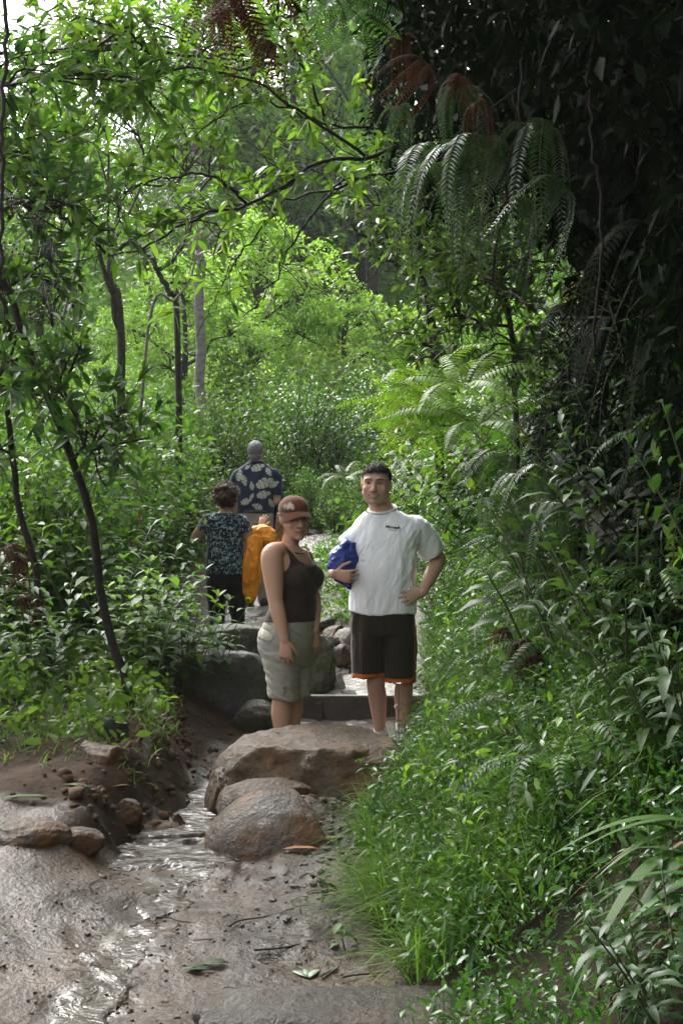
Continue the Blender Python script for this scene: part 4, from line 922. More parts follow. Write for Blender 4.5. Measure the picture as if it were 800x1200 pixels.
    q4b = [[a+N0 for a in reversed(x)] for x in q4]; rim = [[i*(nv+1)+nv, (i+1)*(nv+1)+nv, (i+1)*(nv+1)+nv+N0, i*(nv+1)+nv+N0] for i in range(nu)]
    b.add(np.vstack([V_, V2]), [q4, q4b, rim]); me = b.mesh('peak'); setcol(me, np.tile([.135, .050, .024], (len(me.vertices), 1))); part('peak', me, M_CLOTH, cap)
    v = Vol(); v.ell(h.T((0, .014, .128)), (.007, .007, .003), h.M); me = v.mb.mesh('button'); setcol(me, np.tile([.19, .06, .03], (len(me.vertices), 1))); part('button', me, M_CLOTH, cap)
    # tank top
    v = Vol(); rows = [(.835, .022, 0, .168, .128), (.88, .03, 0, .158, .120), (.955, .048, 0, .141, .108), (1.02, .05, 0, .146, .112), (1.10, .046, 0, .156, .118), (1.18, .03, 0, .164, .112), (1.24, .020, 0, .156, .096), (1.275, .012, 0, .112, .084), (1.30, .008, 0, .086, .078)]
    torso(v, rows, A, 2.2, 36)
    for k in (-1, 1): v.ell(np.array([.046, 0, 1.100])+f*.074+s_*k*.066, (.078, .078, .078)); v.ell(np.array([.046, 0, 1.085])+f*.070+s_*k*.04, (.082, .075, .085))
    v.ell(np.array([.046, 0, 1.13])+f*.055, (.10, .10, .09)); v.ell(np.array([.048, 0, 1.04])+f*.045, (.10, .10, .09))
    me = v.build(.0055, 14, .6); vv = getv(me); fx = (vv-[.03, 0, 0])@f; sx = (vv-[.03, 0, 0])@s_
    front = sstep(-.02, .03, fx); neck = 1.172+14*np.maximum(np.abs(sx)-.010, 0)**2; neck = np.where(fx > 0, neck, 1.235+14*np.maximum(np.abs(sx)-.01, 0)**2)
    armh = (np.abs(sx) > .112) & (vv[:, 2] > 1.135+45*np.maximum(0, .150-np.abs(sx))**2)
    keep = (vv[:, 2] < np.minimum(neck, 1.275)) & ~armh; keep &= vv[:, 2] > .843
    folds(me, .0055, (9, 9, 34), 9, lambda p: sstep(1.08, 1.0, p[:, 2])+.25)
    keep_faces(me, keep); vv = getv(me); setcol(me, np.tile([.040, .026, .020], (len(vv), 1))); top = part('tank_top', me, M_CLOTH, t)
    m = top.modifiers.new('thick', 'SOLIDIFY'); m.thickness = .004; m.offset = 1
    bvh = BVHTree.FromObject(top, bpy.context.evaluated_depsgraph_get()); b = MB()
    for pl in ([(0, 3), (1.2, -1), (2.4, 3)], [(3.4, 2.2), (4.8, 2.2), (4.8, -1), (3.4, -1), (3.2, .8), (4.8, .8)], [(7.6, 2), (6.2, 2), (5.9, -.8), (7.4, -1)]):   # faint worn lettering
        pts = []
        for (x, z) in spline(np.array([(a, c, 0) for a, c in pl]), 12)[:, :2]:
            p = L(357.5+x, 662.5-z); hit = bvh.ray_cast(Vector((p[0], -1, p[2])), Vector((0, 1, 0))); pts.append(np.array(hit[0])+[0, -.002, 0] if hit[0] else p+[0, -.1, 0])
        tube(b, pts, .0016, 4)
    link_mesh('print', b.mesh('print'), mat_plain('worn print', (.11, .09, .08), None, 5, .8), top)
    # necklace
    b = MB(); th = np.linspace(0, 2*np.pi, 40); c0 = L(340, 645)
    pts = [c0+s_*math.sin(x)*.064+f*(math.cos(x)*.075+.012)+np.array([0, 0, -.030*math.cos(x)+.012]) for x in th]; tube(b, pts, .003, 6); part('necklace', b.mesh('necklace'), mat_plain('dark cord', (.03, .015, .01), None, 5, .6), t)
    # khaki shorts, rolled cuffs
    v = Vol(); torso(v, [(.58, .006, 0, .140, .115), (.68, .003, 0, .176, .143), (.76, .004, 0, .180, .150), (.83, .018, 0, .164, .132), (.868, .024, 0, .154, .118), (.878, .025, 0, .150, .114)], A, 2.2, 36)
    sleeve(v, [L(330, 762, -.06), L(331.5, 788, -.06), L(333, 811, -.06)], [(.116, .120), (.100, .105), (.086, .09)], ref=(0, 1, 0), wall=.012); sleeve(v, [L(343.5, 762, .08), L(345, 788, .07), L(345, 812, .06)], [(.112, .115), (.100, .10), (.088, .09)], wall=.012)
    v.rings([L(332.4, 803, -.06), L(332.5, 806, -.06), L(333, 815, -.06), L(333, 818, -.06)], [[.082, 0, -.012], [.091, 0, -.013], [.091, 0, -.013], [.082, 0, -.012]], [[0, .086, 0], [0, .094, 0], [0, .094, 0], [0, .086, 0]])
    v.rings([L(345, 804, .06), L(345, 807, .06), L(345, 816, .06), L(345, 819, .06)], [[.084, 0, 0], [.093, 0, 0], [.093, 0, 0], [.084, 0, 0]], [[0, .086, 0], [0, .095, 0], [0, .095, 0], [0, .086, 0]])
    me = v.build(.005, 9, .6); vv = getv(me); tl = vv+np.c_[vv[:, :2]*0, (vv[:, 0]*.6)]; setv(me, vv+getn(me)*(.0062*crumple(tl*np.array([8, 8, 26]), 33)+.004*fbm(vv*20, 37, 3))[:, None])
    vv = getv(me); setcol(me, np.tile([.30, .285, .235], (len(vv), 1))*(1+.06*fbm(vv*14, 3, 3))[:, None]); so = part('shorts', me, M_CLOTH, t)
    bvh = BVHTree.FromObject(so, bpy.context.evaluated_depsgraph_get())
    def patch(name, poly, lift, colr, dens=9):
        poly = np.array(poly, float); c = poly.mean(0); b = MB(); n_ = len(poly); R_ = 4; V_ = []
        for k in range(R_+1):
            for p in poly: V_.append(c+(p-c)*k/R_)
        V3 = []
        for p in V_:
            w_ = L(p[0], p[1]); hit = bvh.ray_cast(Vector((w_[0], -1, w_[2])), Vector((0, 1, 0))); V3.append(np.array(hit[0])+[0, -lift, 0] if hit[0] else np.array([w_[0], -.1, w_[2]]))
        q_ = [[k*n_+i, k*n_+(i+1) % n_, (k+1)*n_+(i+1) % n_, (k+1)*n_+i] for k in range(R_) for i in range(n_)]; b.add(V3, [q_]); me = b.mesh(name); setcol(me, np.tile(colr, (len(me.vertices), 1))); o = part(name, me, M_CLOTH, so); m = o.modifiers.new('t', 'SOLIDIFY'); m.thickness = .004; return o
    patch('pocket_flap', [(308.5, 736), (314, 737), (321, 741), (322.5, 745), (318, 749), (311, 748), (307.5, 742)], .006, (.34, .325, .27))
    patch('cuff_tab', [(333.5, 799), (336.5, 799.5), (335.5, 808), (333, 812), (331, 811), (332.5, 806)], .006, (.25, .24, .2))
    v = Vol(); c = L(334, 802); hit = bvh.ray_cast(Vector((c[0], -1, c[2])), Vector((0, 1, 0)))
    if hit[0]: v.ell(np.array(hit[0])+[0, -.008, 0], (.006, .003, .006)); me = v.mb.mesh('button'); part('button', me, M_SOLE, so)
    for an, di in ((L(331, 872, -.03), f), (L(341, 872, .11), f)): shoe(t, an, di, .25, 0.0, w=.042)
young_woman()

# ---------------------------------------------------------- woman with curly hair, seen from behind
def curly_woman():
    base = np.array([(262-400)/FPX*12.9, 12.9, .37]); t = empty('person', base); tag(t, 'curly-haired woman from behind in a dark speckled blouse and black trousers', 'person')
    L = lambda px, py, y=0.0: np.array([(px-262)/124., y, (752-py)/124.])
    h = Head(L(265, 583, .02), 1.02, yaw=172, pitch=-6); v = Vol(); h.add(v)
    v.chain([L(263, 606, 0), L(264, 596, 0), L(265, 585, .01)], [(.072, .06), (.053, .053), (.055, .058)], n=20)
    torso(v, [(.66, .02, 0, .17, .12), (.80, .02, 0, .17, .12), (.95, .015, 0, .15, .105), (1.1, .01, 0, .165, .1), (1.18, .008, 0, .15, .08), (1.225, .01, 0, .07, .05)], 0)
    sl, el, wl = L(242, 612, 0), L(227.5, 631, .06), L(233, 619, .24); sr, er, wr = L(283, 612, 0), L(296, 639, .02), L(303.5, 619, .20)
    v.chain([sl, sl*.5+el*.5, el], [.058, .052, .044], n=18); v.chain([el, el*.6+wl*.4, wl], [.043, .042, .028], n=18); v.chain([sr, sr*.5+er*.5, er], [.058, .055, .046], n=18); v.chain([er, er*.6+wr*.4, wr], [.044, .043, .028], n=18)
    hand(v, wl, nrm([.1, .3, .9]), nrm([.5, .8, -.1]), .9, thumb_sign=1, curl=(30, 40, 30)); hand(v, wr, nrm([.25, .2, .9]), nrm([.3, .9, -.2]), .9, thumb_sign=-1, spread=8, curl=(8, 12, 10))
    me = v.build(.0055, 3); c = skin_cols(me, SKIN_F*.95, 8); h.sculpt(me); h.tint(me, c); setcol(me, c); part('body', me, M_SKIN, t)
    v = Vol(); r_ = np.random.default_rng(12); v.ell(h.T((0, .02, .03)), (.092, .110, .098), h.M)
    for k in range(150):
        d = nrm(r_.normal(size=3)); 
        if d[1] < -.45 and d[2] < .55: continue
        p = np.array([0, .022, .028])+d*np.array([.103, .118, .108])*(1+.10*r_.normal()*.6); 
        if p[2] < -.078: p[2] = -.078+.02*r_.random(); p[0] *= .62; p[1] = max(p[1], .03)
        q = r_.uniform(.013, .026); v.ell(h.T(p), (q, q*.9, q*.8), h.M@rot_zxy(r_.uniform(0, 180), r_.uniform(0, 90)), 8)
    me = v.build(.0055, 1); folds(me, .007, (70, 70, 70), 4); hr = part('hair', me, M_HAIRB, t); strands(h, hr, 900, .030, .0022, lambda q: (math.sin(q[2]*90), math.cos(q[0]*80), math.sin(q[1]*70)), 7, .014)
    v = Vol(); torso(v, [(.645, .022, 0, .190, .140), (.74, .022, 0, .186, .136), (.88, .018, 0, .172, .122), (1.0, .014, 0, .172, .116), (1.1, .010, 0, .184, .110), (1.16, .008, 0, .178, .098), (1.205, .010, 0, .125, .08), (1.222, .012, .0, .098, .07)], 0, 2.3, 36)
    sleeve(v, [L(250, 607), L(243, 612), L(238, 621, .02)], [.055, .070, .070], n=22); sleeve(v, [L(276, 607), L(283, 612), L(288, 623, .0)], [.055, .070, .072], n=22)
    me = v.build(.0045, 3); folds(me, .008, (16, 16, 9), 12); vv = getv(me)
    a = fbm(vv*np.array([80, 80, 55]), 3, 2); b_ = fbm(vv*np.array([70, 70, 85])+9, 8, 2); c = np.tile([.009, .011, .015], (len(vv), 1)); c[a > .22] = (.11, .19, .23); c[b_ > .34] = (.30, .38, .40); setcol(me, c); part('blouse', me, M_CLOTH, t)
    v = Vol(); torso(v, [(.54, .02, 0, .165, .13), (.66, .02, 0, .175, .132), (.74, .02, 0, .17, .125)], 0, 2.2)
    v.chain([L(254, 682, 0), L(254, 715, .02), L(255, 748, .0)], [.10, .082, .062], n=20); v.chain([L(274, 682, .02), L(277, 712, .10), L(277, 742, .18)], [.10, .08, .06], n=20)
    me = v.build(.008, 3); folds(me, .012, (14, 14, 10), 4); vv = getv(me); setcol(me, np.tile([.008, .008, .009], (len(vv), 1))); part('trousers', me, M_CLOTH, t)
    for an, gz in ((L(255, 748, .0), 0.), (L(277, 744, .18), .05)): shoe(t, an, (0, 1), .26, gz, M_SOLE, M_SOLE)
    # orange jacket over her forearm
    o = bundle('jacket', 'orange rain jacket hung over the forearm of the curly-haired woman', 'jacket', [L(299, 624, .06), L(307, 626, .08), L(316, 633, .06), L(322, 641, .05)], [(.065, .075), (.095, .10), (.10, .10), (.06, .07)], M_ORANGE, 51, .020, (7, 7, 14), vox=.006)
    o.location = base
    v = Vol(); v.chain([L(299, 634, -.02), L(298, 650, -.05), L(297, 668, -.05), L(295, 684, -.045), L(293.5, 700, -.05)], [(.075, .05), (.060, .05), (.070, .05), (.070, .045), (.050, .036)], ref=(0, 1, 0), n=26)
    v.chain([L(296, 640, -.03), L(290, 655, -.06), L(289, 672, -.06), L(288.5, 694, -.05)], [.03, .036, .034, .026], n=18)
    me = v.build(.006, 1); vv = getv(me); setv(me, vv+getn(me)*(.022*crumple(vv*np.array([15, 15, 4.5]), 77))[:, None]); part('sleeve', me, M_ORANGE, o)
curly_woman()

# ---------------------------------------------------------- grey-haired man, seen from behind
def older_man():
    base = np.array([(300-400)/FPX*14.5, 14.5, .60]); t = empty('person', base); tag(t, 'grey-haired man from behind in a navy shirt printed with pale leaves', 'person')
    L = lambda px, py, y=0.0: np.array([(px-300)/110., y, (710-py)/110.])
    h = Head(L(299.5, 530.5, .02), 1.0, yaw=176, pitch=-8); v = Vol(); h.add(v)
    v.chain([L(301, 551, 0), L(300.5, 543, 0), L(300, 533, .01)], [(.085, .075), (.062, .062), (.062, .062)], n=20)
    torso(v, [(.95, 0, 0, .17, .12), (1.2, 0, 0, .17, .11), (1.4, 0, 0, .18, .1), (1.5, .005, 0, .08, .07)], 0)
    sl, el, wl = L(279, 558, 0), L(275.5, 587, -.02), L(277.5, 603, .03); sr, er, wr = L(323, 558, 0), L(324, 588, -.01), L(325, 596, .22)
    for a, b_, c_ in ((sl, el, wl), (sr, er, wr)): v.chain([a, a*.5+b_*.5, b_], [.062, .052, .045], n=18); v.chain([b_, b_*.6+c_*.4, c_], [.045, .044, .031], n=18)
    hand(v, wl, nrm([.1, .3, -1]), nrm([1, .2, 0]), 1.0, thumb_sign=1, curl=(25, 30, 20)); hand(v, wr, nrm([0, .8, -.4]), nrm([-.3, 0, -1]), 1.0, thumb_sign=1, curl=(35, 40, 30))
    me = v.build(.0055, 3); c = skin_cols(me, SKIN_M*.95, 8); h.sculpt(me); h.tint(me, c); setcol(me, c); part('body', me, M_SKIN, t)
    v = Vol(); v.ell(h.T((0, .022, .040)), (.083, .106, .092), h.M); v.ell(h.T((0, .05, -.02)), (.070, .068, .06), h.M); me = v.build(.005, 2); q = h.I(getv(me)); folds(me, .005, (60, 60, 30), 4)
    keep_faces(me, ((q[:, 1] > -.02) & (q[:, 2] > -.058)) & ~((np.abs(q[:, 0]) > .06) & (q[:, 1] < .04) & (q[:, 2] < .012)) | (q[:, 2] > .07)); hr = part('hair', me, M_HAIRG, t); strands(h, hr, 900, .028, .0018, lambda q: (q[0]*2, .3, -1), 6, .003)
    v = Vol(); torso(v, [(.995, 0, 0, .195, .145), (1.1, 0, 0, .200, .145), (1.22, .0, 0, .205, .138), (1.34, .0, 0, .218, .125), (1.43, .0, 0, .212, .105), (1.50, .003, 0, .13, .085), (1.525, .005, 0, .085, .075)], 0, 2.3, 36)
    sleeve(v, [L(286, 553), L(279, 560), L(276.5, 579, .0)], [.055, .076, .080], n=22); sleeve(v, [L(316, 553), L(322, 560), L(322.5, 580, .0)], [.055, .076, .082], n=22)
    me = v.build(.0055, 12, .6); folds(me, .009, (12, 12, 7), 12); vv = getv(me); c = np.tile([.018, .024, .050], (len(vv), 1))*(1+.35*fbm(vv*16, 6, 3))[:, None]
    # pale split leaves printed on the cloth
    r_ = np.random.default_rng(4); spots = [(302, 548.5, 20, .065), (281, 558, 80, .055), (310, 566.5, 25, .085), (309, 580, 15, .065), (287, 563, -75, .05), (289, 588, 20, .055), (321, 568, 30, .05), (303, 594, 160, .05), (296, 570, 100, .04), (315, 553, -60, .045), (279, 575, 100, .045), (296, 582, 60, .03), (319, 590, 120, .045), (291, 548, 40, .03)]
    side = vv[:, 1] < .03
    for (px, py, an, s_) in spots:
        p = L(px, py); dx, dz = math.cos(R(an)), math.sin(R(an)); u_ = ((vv[:, 0]-p[0])*dx+(vv[:, 2]-p[2])*dz)/s_; w_ = (-(vv[:, 0]-p[0])*dz+(vv[:, 2]-p[2])*dx)/s_
        inside = (u_ > -1) & (u_ < 1.25) & (np.abs(w_) < .62*np.sqrt(np.clip(1-((u_-.1)/1.15)**2, 0, 1))*(1-.35*(u_ > .6)))
        cut = (np.abs(w_) > .16) & (np.sin(u_*11+np.abs(w_)*5) > .80); vein = np.abs(w_) < .035
        m = inside & ~cut & side; c[m] = np.array([.40, .42, .36])*(1+.2*fbm(vv[m]*30, 3, 2))[:, None]; c[m & vein] = (.22, .24, .19)
    setcol(me, c); sh = part('shirt', me, M_CLOTH, t)
    v = Vol(); ring = [(math.cos(x)*.075+.004, math.sin(x)*.07, 1.525) for x in np.linspace(0, 6.2832, 24)]; b = MB(); tube(b, ring, .018, 8); me = b.mesh('collar'); setcol(me, np.tile([.016, .022, .048], (len(me.vertices), 1))); part('collar', me, M_CLOTH, sh)
    v = Vol(); torso(v, [(.70, 0, 0, .185, .135), (.85, 0, 0, .192, .145), (.98, 0, 0, .182, .135), (1.02, 0, 0, .178, .13)], 0, 2.3)
    v.chain([L(290, 622, 0), L(290, 660, 0), L(291, 703, .02)], [.098, .085, .072], n=20); v.chain([L(310, 622, 0), L(310, 660, -.02), L(310, 703, -.03)], [.098, .085, .072], n=20)
    me = v.build(.008, 3); folds(me, .012, (12, 12, 10), 4); vv = getv(me); setcol(me, np.tile([.27, .25, .205], (len(vv), 1))); tr = part('trousers', me, M_CLOTH, t)
    b = MB(); tube(b, [(math.cos(x)*.187, math.sin(x)*.139, 1.005) for x in np.linspace(0, 6.2832, 30)], .014, 8); part('belt', b.mesh('belt'), M_SOLE, t)
    b = MB(); tube(b, [wl+[math.cos(x)*.034, math.sin(x)*.034, .012] for x in np.linspace(0, 6.2832, 16)], .008, 6); part('watch', b.mesh('watch'), M_SOLE, t)
    for an in (L(291, 703, .02), L(310, 703, -.03)): shoe(t, an, (0, 1), .29, 0.0, M_SOLE, M_SOLE)
    o = bundle('jacket', 'dark blue jacket hanging from the arm of the grey-haired man', 'jacket', [L(327.5, 588, .12), L(327.5, 600, .05), L(327, 614, .02), L(326, 632, .03)], [(.05, .13), (.055, .09), (.062, .07), (.045, .05)], M_NAVY, 61, .015, (14, 14, 7)); o.location = base
older_man()
# ------------------------------------------------------------------ plants: leaf, frond and blade builders
ML_SHRUB = mat_leaf('shrub leaf',  (0.0297, 0.0704, 0.0141), (0.0544, 0.1242, 0.0211), (0.0989, 0.1780, 0.0308), .5, .42, spec=.28)
ML_GLOSSY = mat_leaf('glossy tree leaf',  (0.0228, 0.0590, 0.0141), (0.0432, 0.0999, 0.0194), (0.1023, 0.1762, 0.0308), .40, .40, spec=.38)
ML_CANOPY = mat_leaf('canopy leaf',  (0.0308, 0.0745, 0.0134), (0.0578, 0.1325, 0.0202), (0.1108, 0.1946, 0.0294), .46, .48, spec=.3)
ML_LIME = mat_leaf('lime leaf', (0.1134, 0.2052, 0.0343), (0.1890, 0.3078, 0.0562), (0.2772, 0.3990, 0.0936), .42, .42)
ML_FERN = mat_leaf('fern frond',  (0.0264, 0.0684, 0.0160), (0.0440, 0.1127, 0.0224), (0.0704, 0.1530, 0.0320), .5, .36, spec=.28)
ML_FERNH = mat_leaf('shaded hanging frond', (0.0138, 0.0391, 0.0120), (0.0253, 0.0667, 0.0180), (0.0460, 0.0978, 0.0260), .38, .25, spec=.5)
ML_FERNL = mat_leaf('young fern frond', (.070, .165, .020), (.110, .225, .028), (.160, .290, .036), .45, .45)
ML_DEAD = mat_leaf('dead fern frond', (.016, .009, .005), (.046, .022, .010), (.105, .046, .018), .8, .2, tcol=(1.3, .85, .5), spec=.08, hue=.03)
ML_DARK = mat_leaf('dark shade-tinted leaf', (.0018, .0050, .0014), (.0036, .0098, .0024), (.0075, .0185, .0036), .6, .08, spec=.03)  # near-black leaf green, the shade under the overhang put into the colour
ML_GRASS = mat_leaf('grass blade', (0.0435, 0.0952, 0.0134), (0.0816, 0.1571, 0.0202), (0.1360, 0.2047, 0.0336), .5, .42, spec=.3)
ML_HERB = mat_leaf('bank herb leaf', (0.0208, 0.0575, 0.0120), (0.0390, 0.1025, 0.0180), (0.0754, 0.1562, 0.0280), .38, .34, spec=.42)
ML_STRAP = mat_leaf('strap leaf',  (0.0268, 0.0705, 0.0168), (0.0420, 0.1036, 0.0224), (0.0612, 0.1326, 0.0281), .5, .34, spec=.2)
ML_STRAW = mat_leaf('withered leaf tip', (0.1120, 0.0595, 0.0175), (0.1960, 0.1120, 0.0315), (0.2520, 0.1680, 0.0560), .6, .3, tcol=(1.3, 1.0, .6), hue=.01)
ML_GINGER = mat_leaf('broad leaf',  (0.0189, 0.0475, 0.0134), (0.0341, 0.0792, 0.0202), (0.0615, 0.1188, 0.0286), .45, .36, spec=.28)
ML_FAR = mat_leaf('distant leaf', (.045, .100, .026), (.070, .145, .036), (.110, .190, .050), .45, .35)
ML_PINE = mat_leaf('dark needle foliage', (.022, .045, .030), (.035, .065, .042), (.055, .085, .055), .6, .15)
ML_RED = mat_leaf('young red leaf', (0.0770, 0.0280, 0.0162), (0.1430, 0.0600, 0.0270), (0.1870, 0.1040, 0.0450), .4, .4, tcol=(1.5, 1.0, .6))
MB_DARK = mat_plain('dark wet bark', (.010, .008, .006), (.034, .027, .021), 22, .75, .7, 70, .2)
MB_PALE = mat_plain('pale lichened bark', (.06, .055, .045), (.20, .19, .165), 14, .7, .6, 60)
MB_MID = mat_plain('grey brown bark', (.016, .013, .010), (.052, .044, .034), 18, .8, .7, 70, .2)
MB_STEM = mat_plain('green stem', (.030, .05, .014), (.06, .075, .025), 20, .5)
MB_DEADSTEM = mat_plain('dead stem', (.02, .011, .007), (.06, .035, .02), 20, .7)
M_PETAL = mat_plain('white petal', (.7, .68, .7), (.8, .78, .8), 20, .6)

def unit(a): return a/(np.linalg.norm(a, axis=-1, keepdims=True)+1e-12)

def leaves(mb, base, d, up, L, W, droop=.25, fold=.25, a=.5, mi=0, simple=False, shape=(.85, .75)):
    base, d, up = (np.asarray(x, float) for x in (base, d, up)); n = len(base)
    L = np.broadcast_to(np.asarray(L, float), (n,))[:, None]; W = np.broadcast_to(np.asarray(W, float), (n,))[:, None]*.5
    a = np.broadcast_to(np.asarray(a, float), (n,)); d = unit(d); s = unit(np.cross(d, up)); u = np.cross(s, d)
    dz = np.array([0, 0, -1.0]); droop = np.asarray(droop, float)[:, None] if np.ndim(droop) else droop
    pt = lambda t: base+d*L*t+dz*L*(droop*t*t)
    idx = np.arange(n)[:, None]
    if simple:
        m = pt(.5); V = np.stack([base, m+s*W+u*W*fold, pt(1.0), m-s*W+u*W*fold], 1).reshape(-1, 3); o = idx*4
        mb.add(V, [np.concatenate([o+[0, 1, 2], o+[0, 2, 3]])], np.repeat(a, 4), mi)
    else:
        m1, m2 = pt(.33), pt(.68); w1, w2 = shape
        V = np.stack([base, m1+s*W*w1+u*W*fold*w1, m1, m1-s*W*w1+u*W*fold*w1, m2+s*W*w2+u*W*fold*w2, m2, m2-s*W*w2+u*W*fold*w2, pt(1.0)], 1).reshape(-1, 3); o = idx*8
        tri = np.concatenate([o+[0, 1, 2], o+[0, 2, 3], o+[4, 7, 5], o+[5, 7, 6]]); quad = np.concatenate([o+[1, 4, 5, 2], o+[2, 5, 6, 3]])
        mb.add(V, [tri, quad], np.repeat(a, 8), mi)

def blades(mb, base, d, L, W, bend, a=.5, mi=0, seg=5, up=None):
    "long arching grass or strap leaves: n blades"
    base = np.asarray(base, float); n = len(base); d = unit(np.asarray(d, float)); L = np.broadcast_to(L, (n,))[:, None]; W = np.broadcast_to(W, (n,))[:, None]*.5; bend = np.broadcast_to(bend, (n,))[:, None]
    hz = d.copy(); hz[:, 2] = 0; hz = unit(hz+1e-6); s = unit(np.cross(d, np.array([0, 0, 1.0])+hz*.3)); V = []
    for k in range(seg+1):
        t = k/seg; p = base+d*L*t+(hz*.35+np.array([0, 0, -1.0]))*L*bend*t*t*.8; w = W*(1-t**2.2)*(.55+.45*min(1, t*4)); 
        V += [p-s*w, p+s*w]
    V = np.stack(V, 1).reshape(-1, 3); o = np.arange(n)[:, None]*(2*seg+2)
    mb.add(V, [np.concatenate([o+[2*k, 2*k+1, 2*k+3, 2*k+2] for k in range(seg)])], np.repeat(np.broadcast_to(a, (n,)), 2*seg+2), mi)

def frond(mb, path, plen, n, wid, a=.5, mi=0, side_droop=.35, up=(0, 0, 1), ang=72, rach=.0025, rmi=1, r=None, base_t=.08):
    "comb of pinnae along a curved rachis"
    C = spline(path, n); t, u, w = frames(C); tt = np.linspace(0, 1, n); prof = np.clip(np.minimum(1, (tt+.05)*5)*(1-tt**3)**.8, .06, 1)
    up = np.asarray(up, float); s = unit(np.cross(t, up)+1e-6*u); nn = np.cross(s, t)
    for sg in (-1, 1):
        m = tt > base_t; d = t*math.cos(R(ang))+sg*s*math.sin(R(ang)); k = int(m.sum())
        leaves(mb, C[m], d[m]+(r.normal(size=(k, 3))*.06 if r is not None else 0), nn[m], plen*prof[m], wid*np.ones(k), side_droop, .1, a+(r.normal(size=k)*.08 if r is not None else 0), mi, simple=(n > 30 and wid < .009), shape=(.95, .7))
    tube(mb, C, [rach, rach*.4], 4, .5, rmi)

def rvec(r, n, up=0.0):
    v = r.normal(size=(n, 3)); v[:, 2] += up; return unit(v)

# ---- plant kinds: each returns a list of (part name, mesh)
def k_shrub(seed, h=.8, nst=7, leaf=.10, mat=None, spread=.5, pairs=7, wide=.55, droop=.45):
    r = np.random.default_rng(seed); lf, st = MB(), MB()
    for k in range(nst):
        a = r.uniform(0, 6.283); o = r.uniform(.0, .10); hh = h*r.uniform(.6, 1.05); out = spread*r.uniform(.3, 1)*hh
        p0 = np.array([math.cos(a)*o, math.sin(a)*o, -.03]); p2 = np.array([math.cos(a)*(o+out), math.sin(a)*(o+out), hh]); p1 = p0*.6+p2*.4+[0, 0, .14*hh]
        C = spline([p0, p1, p2], 14); tube(st, C, [.006, .002], 5)
        ph = r.uniform(0, 3.14)
        for j in range(pairs):
            t = .25+.75*(j+.5)/pairs; p = C[min(13, int(t*13))]
            for sg in (0, math.pi):
                b = ph+j*1.57+sg+r.normal()*.25; d = np.array([math.cos(b), math.sin(b), .25+r.normal()*.2]); l = leaf*r.uniform(.65, 1.15)*(1-.25*(t > .9))
                leaves(lf, [p], [d], [[0, 0, 1.]], l, l*wide, droop*r.uniform(.5, 1.3), .22, np.clip(r.normal(.5+.25*(t-.6), .2), 0, 1))
        for j in range(3):
            b = r.uniform(0, 6.28); l = leaf*r.uniform(.4, .7); leaves(lf, [C[-1]], [[math.cos(b), math.sin(b), .8]], [[0, 0, 1.]], l, l*wide*.8, .1, .3, r.uniform(.7, 1))
    return [('foliage', lf.mesh('foliage', [mat or ML_SHRUB])), ('stem', st.mesh('stem', [MB_STEM]))]

def k_bush(seed, h=1.8, w=1.1, nleaf=1500, leaf=.07, mat=None, twigs=40, bark=None, wide=.45):
    "bigger rounded bush: many twigs from a few stems, leaf sprays at the ends"
    r = np.random.default_rng(seed); lf, st = MB(), MB(); per = max(6, nleaf//twigs)
    for k in range(twigs):
        d = unit(r.normal(size=3)*[1, 1, .8]+[0, 0, .55]); rr = r.uniform(.55, 1)**.6; tip = np.array([d[0]*w*rr, d[1]*w*rr, h*(.48+.5*d[2]*rr)]); tip[2] = max(tip[2], .15)
        base = np.array([r.normal()*.06, r.normal()*.06, -.05]); mid = tip*[.35, .35, .55]+r.normal(size=3)*.08
        C = spline([base, mid, tip], 12); tube(st, C, [.010*r.uniform(.5, 1.2), .002], 4)
        tt = r.uniform(.45, 1.05, per); P_ = C[np.clip((tt*11).astype(int), 0, 11)]+r.normal(size=(per, 3))*.10*w
        D = rvec(r, per, .15)+unit(tip-mid)*.6; L = leaf*r.uniform(.6, 1.2, per)
        leaves(lf, P_, D, rvec(r, per, 1.6), L, L*wide, .3, .2, np.clip(r.normal(.45, .2, per)+.12*(P_[:, 2]/h-.5), 0, 1), simple=leaf < .05)
    return [('foliage', lf.mesh('foliage', [mat or ML_SHRUB])), ('stem', st.mesh('stem', [bark or MB_MID]))]

def k_fern(seed, nf=8, L=.6, plen=.055, wid=.012, n=34, mat=None, hang=False, arch=.5, spread_deg=360, face=0):
    r = np.random.default_rng(seed); mb = MB()
    for k in range(nf):
        a = R(face)+R(spread_deg)*((k+.5)/nf-.5)+r.normal()*.15; l = L*r.uniform(.65, 1.1); c, s = math.cos(a), math.sin(a)
        if hang:
            o = l*r.uniform(.10, .38); path = [(0, 0, 0), (c*o*.7, s*o*.7, .02*l-.04*r.random()), (c*o*1.2, s*o*1.2, -.35*l), (c*o*(1.25+.2*r.normal()*.5), s*o*1.25+.04*r.normal(), -.98*l)]
            upv = (c, s, .3)
        else:
            path = [(0, 0, 0), (c*l*.28, s*l*.28, l*arch*.75), (c*l*.65, s*l*.65, l*arch*.95), (c*l*.98, s*l*.98, l*arch*(.55-.5*r.random()))]; upv = (0, 0, 1)
        frond(mb, path, plen*r.uniform(.85, 1.1), int(n*l/L)+6, wid, np.clip(r.normal(.5, .22), .05, .95), 0, up=upv, r=r)
    return [('fronds', mb.mesh('fronds', [mat or ML_FERN, MB_DEADSTEM]))]

